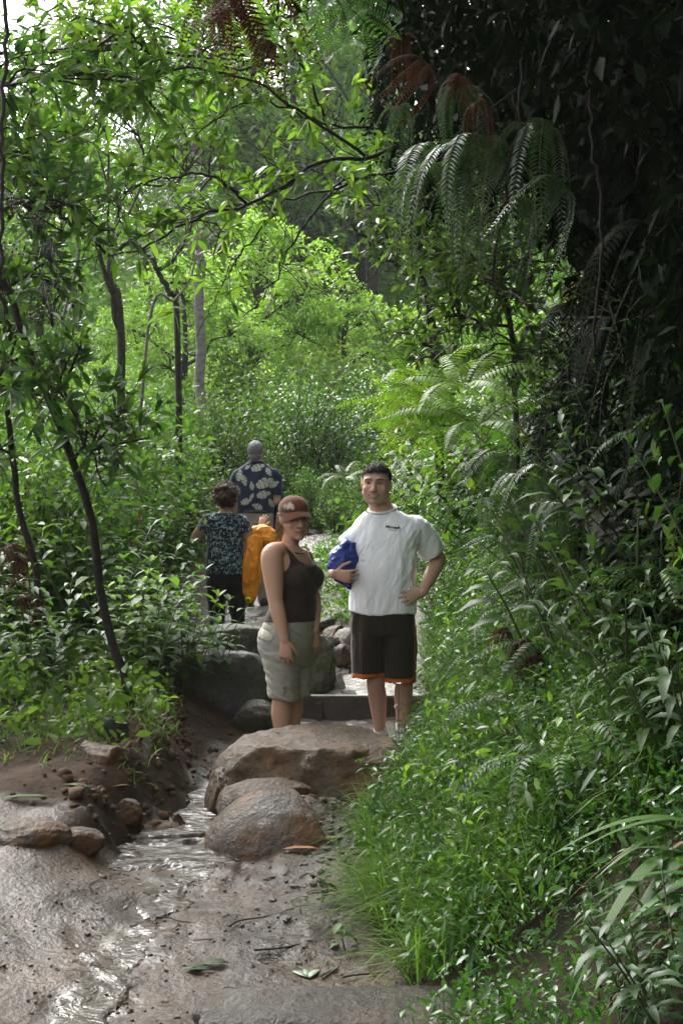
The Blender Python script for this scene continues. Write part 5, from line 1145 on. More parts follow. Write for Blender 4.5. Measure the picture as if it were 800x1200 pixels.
def k_ginger(seed, ns=5, h=.8, leaf=.24, mat=None):
    r = np.random.default_rng(seed); lf, st = MB(), MB()
    for k in range(ns):
        a = r.uniform(0, 6.28); hh = h*r.uniform(.6, 1.1); o = r.uniform(.02, .14); lean = r.uniform(.15, .5)*hh
        p0 = np.array([math.cos(a)*o, math.sin(a)*o, -.04]); p2 = p0+[math.cos(a)*lean, math.sin(a)*lean, hh]; C = spline([p0, p0*.5+p2*.5+[0, 0, .08*hh], p2], 12); tube(st, C, [.008, .004], 5)
        ph = r.uniform(0, 3.14); m = 9
        for j in range(m):
            t = .22+.78*(j+.5)/m; p = C[min(11, int(t*11.5))]; b = ph+(j % 2)*math.pi+r.normal()*.25; l = leaf*r.uniform(.7, 1.1)*(1 if j < m-2 else .75)
            leaves(lf, [p], [[math.cos(b), math.sin(b), .55+.5*(t > .85)]], [[0, 0, 1.]], l, l*.26, .55*r.uniform(.6, 1.3), .25, np.clip(r.normal(.5, .22), 0, 1))
    return [('foliage', lf.mesh('foliage', [mat or ML_GINGER])), ('stem', st.mesh('stem', [MB_STEM]))]

def k_strap(seed, n=13, L=.50, W=.070):
    "long strap leaves that arch out and droop to the left; some are withered to the tip"
    r = np.random.default_rng(seed); mb = MB()
    a = math.pi+r.normal(size=n)*.75; el = r.uniform(.15, .95, n); d = np.stack([np.cos(a)*np.cos(el), np.sin(a)*np.cos(el), np.sin(el)], 1); l = L*r.uniform(.6, 1.1, n)
    b = np.stack([r.normal(size=n)*.05, r.normal(size=n)*.06, r.uniform(-.10, .06, n)], 1)
    blades(mb, b, d, l, W*r.uniform(.7, 1.2, n), r.uniform(.75, 1.35, n), np.clip(r.normal(.5, .2, n), 0, 1), 0, 10)
    k = 5; d2 = d[:k]*[1, 1, .6]; blades(mb, b[:k]+[0, 0, -.02], d2, l[:k]*.9, W*.3, r.uniform(1.3, 1.7, k), r.random(k), 1, 9)
    return [('blades', mb.mesh('blades', [ML_STRAP, ML_STRAW]))]

def k_herb(seed, h=.28, n=40, leaf=.035, mat=None, wide=.5):
    r = np.random.default_rng(seed); lf = MB(); a = r.uniform(0, 6.28, n); rad = .14*np.sqrt(r.random(n)); p = np.stack([np.cos(a)*rad, np.sin(a)*rad, h*r.uniform(.1, 1, n)], 1)
    L = leaf*r.uniform(.6, 1.3, n); leaves(lf, p, rvec(r, n, .3), rvec(r, n, 1.8), L, L*wide, .3, .2, np.clip(r.normal(.5, .22, n), 0, 1))
    for k in range(7): tube(lf, [(r.normal()*.02, r.normal()*.02, -.02), p[k]*[.5, .5, .6], p[k]], [.003, .0015], 4, .3, 1)
    return [('foliage', lf.mesh('foliage', [mat or ML_SHRUB, MB_STEM]))]

# ---- placing copies and giving each its own label
GROUPS = {}
def plant(name, parts, loc, rz=0., sc=1., tilt=(0, 0), mats=None):
    "an Empty with one child per part, sharing mesh data; a plant of one mesh is that mesh"
    if len(parts) == 1:
        o = bpy.data.objects.new(name, parts[0][1]); COL.objects.link(o)
    else:
        o = bpy.data.objects.new(name, None); COL.objects.link(o); o.empty_display_size = .05
        for pn, me in parts:
            c = bpy.data.objects.new(pn, me); COL.objects.link(c); c.parent = o
    o.location = loc; o.rotation_euler = (tilt[0], tilt[1], rz); o.scale = (sc, sc, sc)
    return o

LAND = [(75, 500, 'the leaning dark trunk'), (20, 560, 'the trunk at the left edge'), (140, 800, 'the leaning trunk foot'), (40, 860, 'the left grassy bank'), (118, 890, 'the dirt bank rock'),
        (210, 850, 'the red dirt bank'), (190, 730, 'the big grey boulder'), (265, 740, 'the pale grey slab'), (232, 650, 'the curly-haired woman'), (270, 540, 'the grey-haired man'), (330, 540, 'the far trail end'), (385, 580, 'the wet trail bend'),
        (395, 690, 'the mid-trail grassy hump'), (430, 520, 'the young man\'s head'), (520, 640, 'the young man\'s elbow'), (505, 760, 'the dark shorts'), (490, 870, 'the grey shoe'), (440, 980, 'the rounded boulder'),
        (470, 1120, 'the bottom rock slab'), (600, 1100, 'the bare bottom earth'), (640, 960, 'the grassy bank'), (760, 1060, 'the drooping strap leaves'), (620, 770, 'the dead brown fern'), (700, 720, 'the dark right hollow'), (600, 560, 'the drooping bank ferns'),
        (780, 880, 'the right edge'), (520, 250, 'the long hanging fronds'), (700, 300, 'the dark overhang'), (560, 400, 'the dim wall of leaves'), (300, 60, 'the hanging dead fern'), (230, 330, 'the pale trunk'), (130, 300, 'the forked trunk'), (320, 400, 'the lime green tree'), (400, 330, 'the far conifers'),
        (80, 150, 'the bright upper-left canopy'), (400, 150, 'the long arching branch'), (200, 460, 'the mid slope thicket'), (400, 450, 'the dark twiggy bush')]
ORD = ['first', 'second', 'third', 'fourth', 'fifth', 'sixth', 'seventh', 'eighth', 'ninth', 'tenth', 'eleventh', 'twelfth', 'thirteenth', 'fourteenth', 'fifteenth', 'sixteenth', 'seventeenth', 'eighteenth', 'nineteenth', 'twentieth']
def reg(o, look, cat, group, at=None):
    GROUPS.setdefault(group, []).append((o, look, cat, at)); o['category'] = cat; o['group'] = group; o['label'] = look
def finish_labels():
    for g, L_ in GROUPS.items():
        cl = {}
        for o, look, cat, at in L_:
            p = o.location if at is None else at; px = 400+FPX*p[0]/max(p[1], .5); py = 600-FPX*(p[2]-CAM_Z)/max(p[1], .5)
            nm = min(LAND, key=lambda q: (q[0]-px)**2+(q[1]-py)**2)
            rel = 'left of' if px < nm[0]-28 else 'right of' if px > nm[0]+28 else 'above' if py < nm[1]-25 else 'below' if py > nm[1]+25 else 'beside'
            cl.setdefault((look, rel, nm[2]), []).append((px, o))
        for (look, rel, nm), m in cl.items():
            m.sort(key=lambda q: q[0])
            for k, (px, o) in enumerate(m):
                if len(m) == 1: o['label'] = '%s %s %s' % (look, rel, nm)
                elif k == 0: o['label'] = 'leftmost %s %s %s' % (look, rel, nm)
                elif k == len(m)-1: o['label'] = 'rightmost %s %s %s' % (look, rel, nm)
                else: o['label'] = '%s from left, %s %s %s' % (ORD[min(k, 19)], look, rel, nm)

# ------------------------------------------------------------------ trees
def limb(st, a, b, r0, r1, r, sag=.0, n=14, wob=.06, sides=6):
    a, b = np.asarray(a, float), np.asarray(b, float); l = np.linalg.norm(b-a); m1 = a*.66+b*.34+r.normal(size=3)*wob*l+[0, 0, .08*l-sag*l]; m2 = a*.33+b*.67+r.normal(size=3)*wob*l+[0, 0, .06*l-sag*l]
    C = spline([a, m1, m2, b], n); tube(st, C, [r0, r1], sides); return C

def spray(lf, st, C, r, n_twig, tw_len, leaf, per, wide=.3, up=.5, rosette=True, droop=.2, a0=.5, lo=.25, simple=False, twr=.003, asd=.2):
    "twigs along a branch curve C, each ending in a whorl of leaves and carrying a few along its length"
    for k in range(n_twig):
        i = int(r.uniform(lo, 1)*(len(C)-1)); d = unit(rvec(r, 1, up)[0]+unit(C[min(i+1, len(C)-1)]-C[i-1])*.5); l = tw_len*r.uniform(.4, 1.1); tip = C[i]+d*l+[0, 0, -.06*l]
        T = spline([C[i], C[i]*.5+tip*.5+r.normal(size=3)*.06*l, tip], 6); tube(st, T, [twr, twr*.4], 4)
        m = per; p = T[np.clip((r.uniform(.35, 1.0, m)**.6*5.5).astype(int), 0, 5)]; td = unit(T[-1]-T[-3])
        D = td*.75+rvec(r, m, .25)*.85; L_ = leaf*r.uniform(.6, 1.15, m)
        leaves(lf, p, D, rvec(r, m, 1.7), L_, L_*wide*r.uniform(.8, 1.2, m), droop*r.uniform(.3, 1.6, m), .22, np.clip(r.normal(a0, asd, m)+.1*r.normal(), 0, 1), simple=simple)

def tree(name, look, cat, group, base, trunk_pts, trunk_r, blobs, leaf, per, twigs, mat, bark, seed, wide=.32, tw_len=.5, up=.5, droop=.2, a0=.5, sub=5, simple=False, limb_r=.5, at=None, extra=None, label=None):
    """base: world point; trunk_pts relative to base; blobs: (centre relative to base, radius, number of branches)"""
    r = np.random.default_rng(seed); st, lf = MB(), MB()
    T = spline(trunk_pts, 26); T[1:-1] += r.normal(size=(24, 3))*trunk_r[0]*.18; tube(st, T, trunk_r, 9)
    for c, rad, nb in blobs:
        c = np.asarray(c, float); rad = np.asarray(rad, float)*np.ones(3)
        i = int(np.argmin(np.linalg.norm(T[8:]-c, axis=1)+.6*np.maximum(0, T[8:, 2]-c[2]+.2*rad[2])))+8; rr = np.interp(i, [0, 25], [trunk_r[0], trunk_r[-1]])*limb_r
        Lm = limb(st, T[i], c, max(rr, .012), .008, r)
        for k in range(nb):
            q = rvec(r, 1, .1)[0]*rad*r.uniform(.5, 1.0)+c; Cb = limb(st, Lm[r.integers(5, 14)], q, .009*max(1, leaf/.12), .003, r, n=9, wob=.09, sides=5)
            spray(lf, st, Cb, r, twigs, tw_len, leaf, per, wide, up, droop=droop, a0=a0, simple=simple)
    if extra: extra(st, lf, r)
    o = bpy.data.objects.new(name, None); COL.objects.link(o); o.location = base
    link_mesh('trunk', st.mesh('trunk', [bark]), None, o); link_mesh('crown', lf.mesh('crown', [mat]), None, o)
    if label: tag(o, label, cat, group)
    else: reg(o, look, cat, group, at)
    return o
def rel(base, pts): return [np.asarray(p, float)-np.asarray(base, float) for p in pts]

# leaning dark trunk at the left with the bright glossy canopy of the upper left
gb = G(152, 838); b0 = np.array([gb[0], gb[1]+.15, gb[2]-.08]); Yt = b0[1]
tp = rel(b0, [b0, P(148, 800, Yt), P(118, 700, Yt), P(108, 600, Yt-.05), P(72, 505, Yt-.1), P(45, 440, Yt-.1), P(20, 370, Yt-.1), P(2, 310, Yt), P(-20, 200, Yt+.2), P(-60, 40, Yt+.3)])
tree('leaning_tree', '', 'tree', 'trees at the left of the trail', b0, tp, [.029, .026, .024, .022, .020, .018, .015, .010], [((rel(b0, [P(70, 450, Yt-.3)])[0]), .4, 10), (rel(b0, [P(120, 520, Yt-.2)])[0], .3, 8), (rel(b0, [P(-10, 330, Yt)])[0], .4, 7), (rel(b0, [P(70, 250, Yt+.5)])[0], (.5, .5, .35), 9), (rel(b0, [P(20, 100, Yt+.7)])[0], (.6, .5, .4), 10), (rel(b0, [P(-60, 0, Yt)])[0], .5, 6)],
     .125, 8, 5, ML_GLOSSY, MB_DARK, 11, .30, .32, label='leaning dark thin-trunked tree on the left bank, bent like a bow')
g2 = G(62, 815); b1 = np.array([g2[0], g2[1]+.5, g2[2]-.05]); Y2 = b1[1]
tp = rel(b1, [b1, P(58, 770, Y2), P(40, 660, Y2), P(22, 590, Y2), P(14, 520, Y2), P(2, 450, Y2), P(-12, 350, Y2), P(-20, 150, Y2), P(-10, -100, Y2)])
tree('edge_tree', '', 'tree', 'trees at the left of the trail', b1, tp, [.026, .023, .020, .016, .011], [(rel(b1, [P(20, 420, Y2-.3)])[0], .4, 7), (rel(b1, [P(-20, 520, Y2)])[0], .4, 5), (rel(b1, [P(60, 330, Y2)])[0], .45, 7), (rel(b1, [P(-30, 200, Y2)])[0], .6, 8)],
     .12, 8, 5, ML_GLOSSY, MB_DARK, 12, .32, .3, a0=.35, label='dark upright trunk at the left edge of the photo, with berry clusters')
# slim bare stem between them
b2 = G(95, 720); b2 = np.array([b2[0], b2[1]+.2, b2[2]-.05]); Y3 = b2[1]
tree('thin_sapling', '', 'tree', 'trees at the left of the trail', b2, rel(b2, [b2, P(92, 690, Y3), P(86, 600, Y3), P(70, 500, Y3), P(72, 390, Y3), P(92, 300, Y3), P(84, 250, Y3), P(78, 60, Y3)]), [.020, .017, .014, .008], [(rel(b2, [P(90, 260, Y3)])[0], .4, 7), (rel(b2, [P(100, 520, Y3)])[0], (.4, .4, .5), 9), (rel(b2, [P(60, 620, Y3)])[0], .35, 6)], .11, 8, 5, ML_SHRUB, MB_PALE, 13, .34, .28, label='thin pale crooked sapling between the two dark trunks at the left')

# the tree whose long branches arch over the trail from the right bank
bz = np.array([1.95, 10.6, 3.3]); Yb = 9.6
def arch(st, lf, r):
    for pix, r0, nt in (([(575, 200, 10.2), (520, 178, 10), (470, 172, 9.8), (430, 185, 9.6), (380, 190, 9.5), (330, 218, 9.3), (290, 240, 9.2), (235, 252, 9.1), (180, 285, 9.1), (128, 300, 9.2)], .021, 30),
                         ([(560, 235, 10.4), (500, 205, 10.1), (440, 205, 9.9), (390, 222, 9.8), (330, 236, 9.7), (270, 240, 9.6), (215, 245, 9.6)], .015, 26),
                         ([(440, 205, 9.9), (400, 215, 9.7), (368, 250, 9.6), (340, 290, 9.6), (318, 335, 9.7), (285, 372, 9.8)], .012, 10),
                         ([(470, 172, 9.8), (440, 150, 9.7), (385, 145, 9.6), (310, 120, 9.4), (260, 135, 9.2), (215, 170, 9.1)], .013, 30),
                         ([(430, 185, 9.6), (350, 130, 9.3), (280, 90, 9.1), (200, 80, 9.0), (140, 95, 9.0), (95, 60, 9.1)], .012, 40),
                         ([(385, 145, 9.6), (345, 60, 9.3), (310, 10, 9.1), (260, -40, 9.0)], .011, 24),
                         ([(330, 236, 9.7), (290, 290, 9.6), (262, 330, 9.6), (230, 395, 9.7)], .008, 8),
                         ([(290, 240, 9.2), (240, 205, 9.0), (175, 215, 8.9), (120, 240, 8.9)], .012, 26),
                         ([(200, 80, 9.0), (130, 30, 8.9), (60, 20, 8.8)], .010, 22),
                         ([(520, 178, 10), (480, 260, 9.9), (430, 330, 9.9), (395, 352, 9.9)], .010, 10),
                         ([(128, 300, 9.2), (70, 250, 9.2), (20, 190, 9.3)], .012, 16)):
        C = spline([P(*q)-bz for q in pix], 30); C[1:-1] += r.normal(size=(28, 3))*.010; tube(st, C, [r0, r0*.3], 7)
        for k in range(11):
            i = r.integers(4, 28); q = C[i]+rvec(r, 1, .3)[0]*[.6, .3, .5]; limb(st, C[i], q, max(r0*.28, .003), .0015, r, n=9, wob=.1, sides=4)
        spray(lf, st, C, r, nt, .42, .125, 9, .33, .45, droop=.22, a0=.58, lo=.22)
tree('arching_tree', '', 'tree', 'trees over the trail', bz, [(0, 0, -.1), (-.05, -.1, .6), (-.25, -.2, 1.1), (-.75, -.35, .95)], [.08, .065, .05, .03], [((.3, .3, 1.5), .7, 7)], .12, 8, 5, ML_CANOPY, MB_DARK, 21, .28, .4, extra=arch, label='dark branching tree on the right bank arching its long limbs over the trail')
# near leafy tree whose crown closes the top left
b3 = np.array([-3.4, 9.4, Hs(-3.4, 9.4)-.05])
tree('canopy_tree', '', 'tree', 'trees at the left of the trail', b3, [(0, 0, 0), (.05, .1, 1.5), (.25, .0, 3.0), (.55, -.1, 4.2), (.8, -.1, 5.6)], [.09, .08, .06, .03],
     [((1.35, -.2, 3.25), (.55, .5, .45), 12), ((2.2, -.3, 3.7), (.55, .5, .45), 12), ((.6, 0, 3.9), (.6, .6, .5), 9), ((1.5, .2, 4.0), (.7, .6, .4), 9), ((2.7, .1, 3.9), (.6, .6, .3), 8)],   .135, 9, 5, ML_CANOPY, MB_MID, 22, .34, .38, a0=.6, label='tall glossy-leaved tree whose crown fills the upper left of the photo')

# forked trunk, pale trunk, dark slim trees of the middle distance
def mid_tree(label, pix, Y, rad, forks, blobs, mat, bark, seed, leaf=.14, per=8, tw=5, wide=.34, a0=.5, name='forest_tree', wid_l=.55):
    x, y = P(pix[0][0], pix[0][1], Y)[:2]; b = np.array([x, y, Hs(x, y)-.1])
    def ex(st, lf, r):
        for f, r0 in forks: tube(st, spline([P(q[0], q[1], Y+(q[2] if len(q) > 2 else 0))-b for q in f], 20)+r.normal(size=(20, 3))*.012, [r0, r0*.35], 7)
    pts = [np.array([0, 0, 0])]+[P(q[0], q[1], Y)-b for q in pix[1:]]
    return tree(name, '', 'tree', 'trees beyond the trail', b, pts, rad, [(P(q[0], q[1], Y+q[2])-b, q[3], q[4]) for q in blobs], leaf, per, tw, mat, bark, seed, wide, wid_l, a0=a0, extra=ex, label=label)
mid_tree('forked trunk splitting into a wide V behind the left canopy', [(145, 480), (142, 390), (132, 330), (128, 296)], 14., [.048, .042, .038, .034],
         [([(128, 296), (95, 275), (60, 240), (30, 200), (0, 170)], .030), ([(128, 296), (150, 285), (190, 262), (235, 225), (270, 180)], .030), ([(140, 390), (118, 300), (105, 250), (100, 180, .3)], .028)],
         [(20, 150, .5, (.9, .8, .7), 8), (100, 120, .8, (.9, .8, .8), 9), (240, 160, .6, (.9, .8, .6), 8), (170, 60, 1., (1.2, 1, .8), 9)], ML_CANOPY, MB_MID, 31)
mid_tree('straight pale mottled trunk standing behind the branches at centre left', [(236, 470), (234, 380), (233, 290), (230, 180), (226, 20)], 21., [.085, .075, .065, .05], [], [(230, 160, .5, (1.4, 1.2, 1.), 8), (280, 60, .5, (1.6, 1.2, 1.2), 9), (160, 40, .8, (1.6, 1.2, 1.2), 8)], ML_CANOPY, MB_PALE, 32, .17)
mid_tree('slim black trunk with crooked upper limbs left of the pale trunk', [(212, 440), (207, 370), (200, 345), (185, 318)], 16., [.040, .036, .03], [([(185, 318), (165, 290), (150, 275), (140, 240)], .03), ([(185, 318), (205, 300), (225, 265), (228, 230)], .03), ([(200, 330), (222, 330), (240, 300)], .02)],
         [(150, 220, .3, (.7, .6, .5), 6), (240, 230, .3, (.7, .6, .4), 6)], ML_CANOPY, MB_DARK, 33, .12)
mid_tree('pale bowed stem curving below the black slim trunk', [(150, 420), (175, 378), (205, 352), (222, 328), (230, 300)], 12.5, [.016, .013, .008], [], [(230, 290, .2, (.4, .4, .3), 4)], ML_SHRUB, MB_PALE, 34, .10)
mid_tree('dense dark-leaved tree on the right bank behind the hanging fronds', [(520, 470), (508, 400), (496, 330), (490, 260)], 13., [.045, .04, .03], [([(496, 330), (450, 300), (410, 262)], .03)],
         [(450, 300, 0, (.5, .5, .5), 9), (500, 250, 0, (.55, .5, .5), 9), (470, 390, 0, (.5, .5, .5), 9), (540, 330, -.4, (.6, .5, .6), 9), (420, 240, .2, (.5, .5, .4), 7), (520, 430, -.3, (.45, .5, .45), 8)], ML_GLOSSY, MB_DARK, 35, .10, 9, 5, .42, .35, wid_l=.3)
mid_tree('leafy tree with a hidden trunk above the elbow of the white t-shirt man', [(610, 470), (600, 400), (585, 330)], 9.5, [.022, .02, .014], [], [(570, 330, 0, (.4, .4, .4), 9), (520, 370, 0, (.4, .4, .35), 8), (620, 300, -.4, (.45, .4, .4), 8), (600, 400, -.3, (.4, .4, .35), 8), (520, 300, .3, (.35, .4, .4), 7)], ML_SHRUB, MB_MID, 36, .11, 8, 5, .36, .35, wid_l=.28)

# lime green tree lit by the open sky beyond the trail
def blob_tree(label, px, Y, gx=None, crown=(), mat=None, leaf=.2, n=2600, bark=MB_MID, seed=0, name='forest_tree', h=None, group='trees beyond the trail', wide=.45, reg_look=None):
    x = (px-400)/FPX*Y; b = np.array([x, Y, Hs(x, Y)-.1]); r = np.random.default_rng(seed); st, lf = MB(), MB()
    top = max(c[2]+rd*.6 for c, rd in crown); C = limb(st, (0, 0, 0), (crown[0][0][0]*.5, crown[0][0][1]*.5, top*.85), .05+.012*top, .03, r, n=16, wob=.02, sides=8)
    per = n//len(crown)
    for c, rd in crown:
        c = np.asarray(c, float); i = min(15, int(16*np.clip(c[2]/top*.7, .2, .95))); limb(st, C[i], c, .04, .012, r)
        q = per//14
        for k in range(14):
            d = rvec(r, 1, .25)[0]; cc = c+d*rd*r.uniform(.45, 1.0)*np.array([1, 1, .75]); limb(st, c, cc, .012, .004, r, n=6, sides=4)
            D = rvec(r, q, .3); p = cc+D*rd*.28*r.uniform(.2, 1, q)[:, None]; L_ = leaf*r.uniform(.55, 1.15, q)
            leaves(lf, p, D+rvec(r, q, .1)*.7, rvec(r, q, 1.7), L_, L_*wide, .25, .2, np.clip(r.normal(.5, .2, q)+.06*r.normal(), 0, 1), simple=Y > 24)
    parts = [('trunk', st.mesh('trunk', [bark])), ('crown', lf.mesh('crown', [mat]))]
    o = plant(name, parts, b); 
    if label: tag(o, label, 'tree', group)
    return o, parts
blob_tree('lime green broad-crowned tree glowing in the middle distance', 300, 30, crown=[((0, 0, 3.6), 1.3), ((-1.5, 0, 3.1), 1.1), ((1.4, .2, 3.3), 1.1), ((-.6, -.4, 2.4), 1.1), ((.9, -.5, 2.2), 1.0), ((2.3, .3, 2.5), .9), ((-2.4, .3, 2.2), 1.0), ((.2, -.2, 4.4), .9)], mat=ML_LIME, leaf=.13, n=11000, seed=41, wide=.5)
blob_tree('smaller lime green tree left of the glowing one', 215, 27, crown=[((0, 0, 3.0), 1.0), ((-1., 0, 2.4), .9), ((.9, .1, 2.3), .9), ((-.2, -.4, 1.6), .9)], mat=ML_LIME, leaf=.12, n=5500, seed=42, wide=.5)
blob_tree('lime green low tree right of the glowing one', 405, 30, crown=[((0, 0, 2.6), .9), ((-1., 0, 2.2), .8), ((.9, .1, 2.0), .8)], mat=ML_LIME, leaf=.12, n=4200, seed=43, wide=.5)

# far wood: each tree a thing of its own, four crowns shared between them
kinds = []
for s in range(4):
    r = np.random.default_rng(60+s); cr = [((r.normal()*1.1, r.normal()*1.0, 3.0+1.25*k+r.normal()*.3), 1.7-.12*k+r.normal()*.15) for k in range(6)]+[((r.normal()*2.2, r.normal()*1.5, r.uniform(3, 7)), 1.3) for k in range(4)]
    o, parts = blob_tree(None, 0, 40, crown=cr, mat=(ML_FAR, ML_CANOPY)[s % 2], leaf=.30, n=3600, seed=70+s, wide=.5); kinds.append(parts)
    for c in list(o.children)+[o]: bpy.data.objects.remove(c)
r = np.random.default_rng(8)
for Y, x0, x1, step, hs in ((32, -13, 11, 3.3, .82), (42, -17, 15, 3.8, .92), (56, -22, 20, 4.6, 1.0), (78, -30, 28, 6.0, 1.2), (104, -40, 38, 8.0, 1.4)):
    x = x0
    while x < x1:
        xx, yy = x+r.uniform(-.3, .3)*step, Y+r.uniform(-3, 3); x += step
        px = 400+FPX*xx/yy
        if Y < 50 and 190 < px < 500: continue                        # the open view over the lime tree
        k = r.integers(0, 4); o = plant('forest_tree', kinds[k], (xx, yy, Hs(xx, yy)-.2), r.uniform(0, 6.28), hs*r.uniform(.8, 1.2))
        reg(o, ('round-headed green tree of the far wood', 'tall leafy tree of the far wood', 'pale green tree of the far wood', 'loose-crowned tree of the far wood')[k], 'tree', 'trees of the far wood', at=(xx, yy, Hs(xx, yy)+5*hs))
for px, Y, sc, k in ((352, 50, 1.42, 1), (402, 54, 1.50, 0), (305, 53, 1.40, 3), (378, 62, 1.75, 2), (262, 58, 1.45, 0), (435, 50, 1.35, 1)):
    x = (px-400)/FPX*Y; o = plant('forest_tree', kinds[k], (x, Y, Hs(x, Y)-.2), px, sc); reg(o, 'tall tree closing the sky gap', 'tree', 'tall trees of the far wood', at=(x, Y, Hs(x, Y)+6*sc))
# far conifers
def conifer(seed, h=9.):
    r = np.random.default_rng(seed); st, lf = MB(), MB(); tube(st, [(0, 0, 0), (.1, 0, h*.5), (0, 0, h)], [.22, .15, .03], 7)
    for k in range(46):
        z = h*(.22+.76*k/46); l = (h*.30)*(1-k/46)**.8+.3
        for j in range(3):
            a = r.uniform(0, 6.28); tip = np.array([math.cos(a)*l, math.sin(a)*l, z-.12*l]); C = spline([(0, 0, z), tip*[.5, .5, 0]+[0, 0, z+.06*l], tip], 8); tube(st, C, [.03, .01], 4)
            m = 22; i = r.integers(2, 8, m); D = rvec(r, m, -.1)+unit(tip-[0, 0, z])*.8; L_ = r.uniform(.25, .55, m); leaves(lf, C[i]+r.normal(size=(m, 3))*.1, D, rvec(r, m, 1), L_, L_*.22, .4, .1, np.clip(r.normal(.5, .2, m), 0, 1), simple=True)
    return [('trunk', st.mesh('trunk', [MB_PALE])), ('crown', lf.mesh('crown', [ML_PINE]))]
cf = conifer(5)
for px, Y, sc in ((352, 62, 1.0), (392, 58, .95), (425, 66, 1.1), (322, 70, 1.1), (372, 74, 1.2), (455, 72, 1.1), (300, 80, 1.3), (275, 66, 1.0), (250, 84, 1.2), (338, 88, 1.3), (410, 84, 1.2), (385, 96, 1.4), (435, 92, 1.3), (222, 74, 1.1)):
    x = (px-400)/FPX*Y; o = plant('conifer', cf, (x, Y, Hs(x, Y)-.2), px, sc); reg(o, 'dark bluish conifer', 'tree', 'conifers on the far hillside', at=(x, Y, Hs(x, Y)+6*sc))

# ------------------------------------------------------------------ the dark overhang at the upper right
bo = np.array([2.9, 6.4, 4.0])
def shade_roof(st, lf, r):
    n = 95000; Y = r.uniform(1.8, 10.5, n); z = r.uniform(2.5, 5.4, n); xl = np.where(z < 4.3, .30+.62*(4.3-z), .22)+.18*vnoise(np.stack([Y*1.7, z*1.7, Y*0], 1), 9)
    xl = np.where((z > 4.45) & (Y < 8), -.35, xl); x = xl+(3.4-xl)*r.random(n)**1.25; keep = ~((z < 3.7) & (Y > 7.4)) & ~((Y < 4.2) & (z < 4.2)); x, Y, z = x[keep], Y[keep], z[keep]; k = len(x)  # leaves out of view over the trail, added to shade the bank wall
    L_ = r.uniform(.04, .12, k); leaves(lf, np.stack([x, Y, z], 1)-bo, rvec(r, k, -.35), rvec(r, k, 1.2), L_, L_*r.uniform(.25, .6, k), .4, .25, np.clip(r.normal(.45, .22, k), 0, 1), simple=True)
    n = 34000; Y = r.uniform(3.2, 6.7, n); KX, KZ = knots(Y); z = r.uniform(1.2, 3.9, n); xw = np.where(z < KZ[:, 9], KX[:, 8]+(z-KZ[:, 8])/(KZ[:, 9]-KZ[:, 8])*(KX[:, 9]-KX[:, 8]), KX[:, 9]+(z-KZ[:, 9])/(KZ[:, 10]-KZ[:, 9]+.01)*(KX[:, 10]-KX[:, 9]))
    x = xw+.05-r.random(n)**1.6*(.35+.30*np.maximum(0, z-2))*(.6+.6*vnoise(np.stack([Y*2, z*2, Y*0], 1), 19)); L_ = r.uniform(.03, .11, n); leaves(lf, np.stack([x, Y, z], 1)-bo, rvec(r, n, -.4), rvec(r, n, 1.0), L_, L_*r.uniform(.18, .5, n), .45, .2, np.clip(r.normal(.4, .25, n), 0, 1), simple=True)
    for j in range(60):
        a = np.array([r.uniform(1.6, 2.6), r.uniform(2.5, 9), r.uniform(3.6, 4.6)]); b = a+[-r.uniform(.5, 1.4), r.normal()*.6, r.uniform(-.9, .5)]; limb(st, a-bo, b-bo, .016, .003, r, n=10, wob=.08, sides=5)
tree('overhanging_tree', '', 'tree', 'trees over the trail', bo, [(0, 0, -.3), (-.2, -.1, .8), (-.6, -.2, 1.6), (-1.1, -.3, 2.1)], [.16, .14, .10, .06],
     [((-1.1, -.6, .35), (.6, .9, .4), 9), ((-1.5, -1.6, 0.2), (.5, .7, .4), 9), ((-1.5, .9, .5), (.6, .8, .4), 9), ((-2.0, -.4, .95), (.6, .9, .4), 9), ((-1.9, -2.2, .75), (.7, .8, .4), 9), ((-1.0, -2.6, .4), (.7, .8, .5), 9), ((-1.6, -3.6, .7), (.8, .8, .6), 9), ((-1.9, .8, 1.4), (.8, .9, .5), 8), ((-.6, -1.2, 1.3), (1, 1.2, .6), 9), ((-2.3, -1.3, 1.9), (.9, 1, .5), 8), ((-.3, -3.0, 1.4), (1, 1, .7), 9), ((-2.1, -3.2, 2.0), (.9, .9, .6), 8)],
       .10, 10, 7, ML_DARK, MB_DARK, 51, .42, .42, extra=shade_roof, label='shade-tinted dense tree on the right bank overhanging the upper right corner')

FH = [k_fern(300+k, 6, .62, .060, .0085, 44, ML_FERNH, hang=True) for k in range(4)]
FHD = [k_fern(310+k, 8, .50, .050, .010, 34, ML_DEAD, hang=True) for k in range(3)]
FB = [k_fern(320+k, 6, .60, .095, .020, 22, ML_FERNL, arch=.22) for k in range(3)]
FG = [k_fern(330+k, 8, .50, .055, .012, 28, ML_FERN, arch=.45) for k in range(3)]
r = np.random.default_rng(31)
def hang(kind, px, py, Y, sc=1., look='', group='', name='hanging_fern'):
    w_ = .45 if name == 'dead_fern' else .2
    o = plant(name, kind, P(px, py, Y), r.uniform(0, 6.28), sc*r.uniform(.8, 1.15), (r.normal()*w_, r.normal()*w_)); reg(o, look, 'fern', group); return o
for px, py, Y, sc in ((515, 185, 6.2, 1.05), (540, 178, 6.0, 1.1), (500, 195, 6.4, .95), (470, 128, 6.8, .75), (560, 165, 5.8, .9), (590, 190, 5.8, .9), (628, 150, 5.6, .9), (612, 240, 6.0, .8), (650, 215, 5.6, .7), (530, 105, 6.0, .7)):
    hang(FH[r.integers(0, 4)], px, py, Y, sc, 'long glossy hanging fern', 'ferns hanging from the overhang')
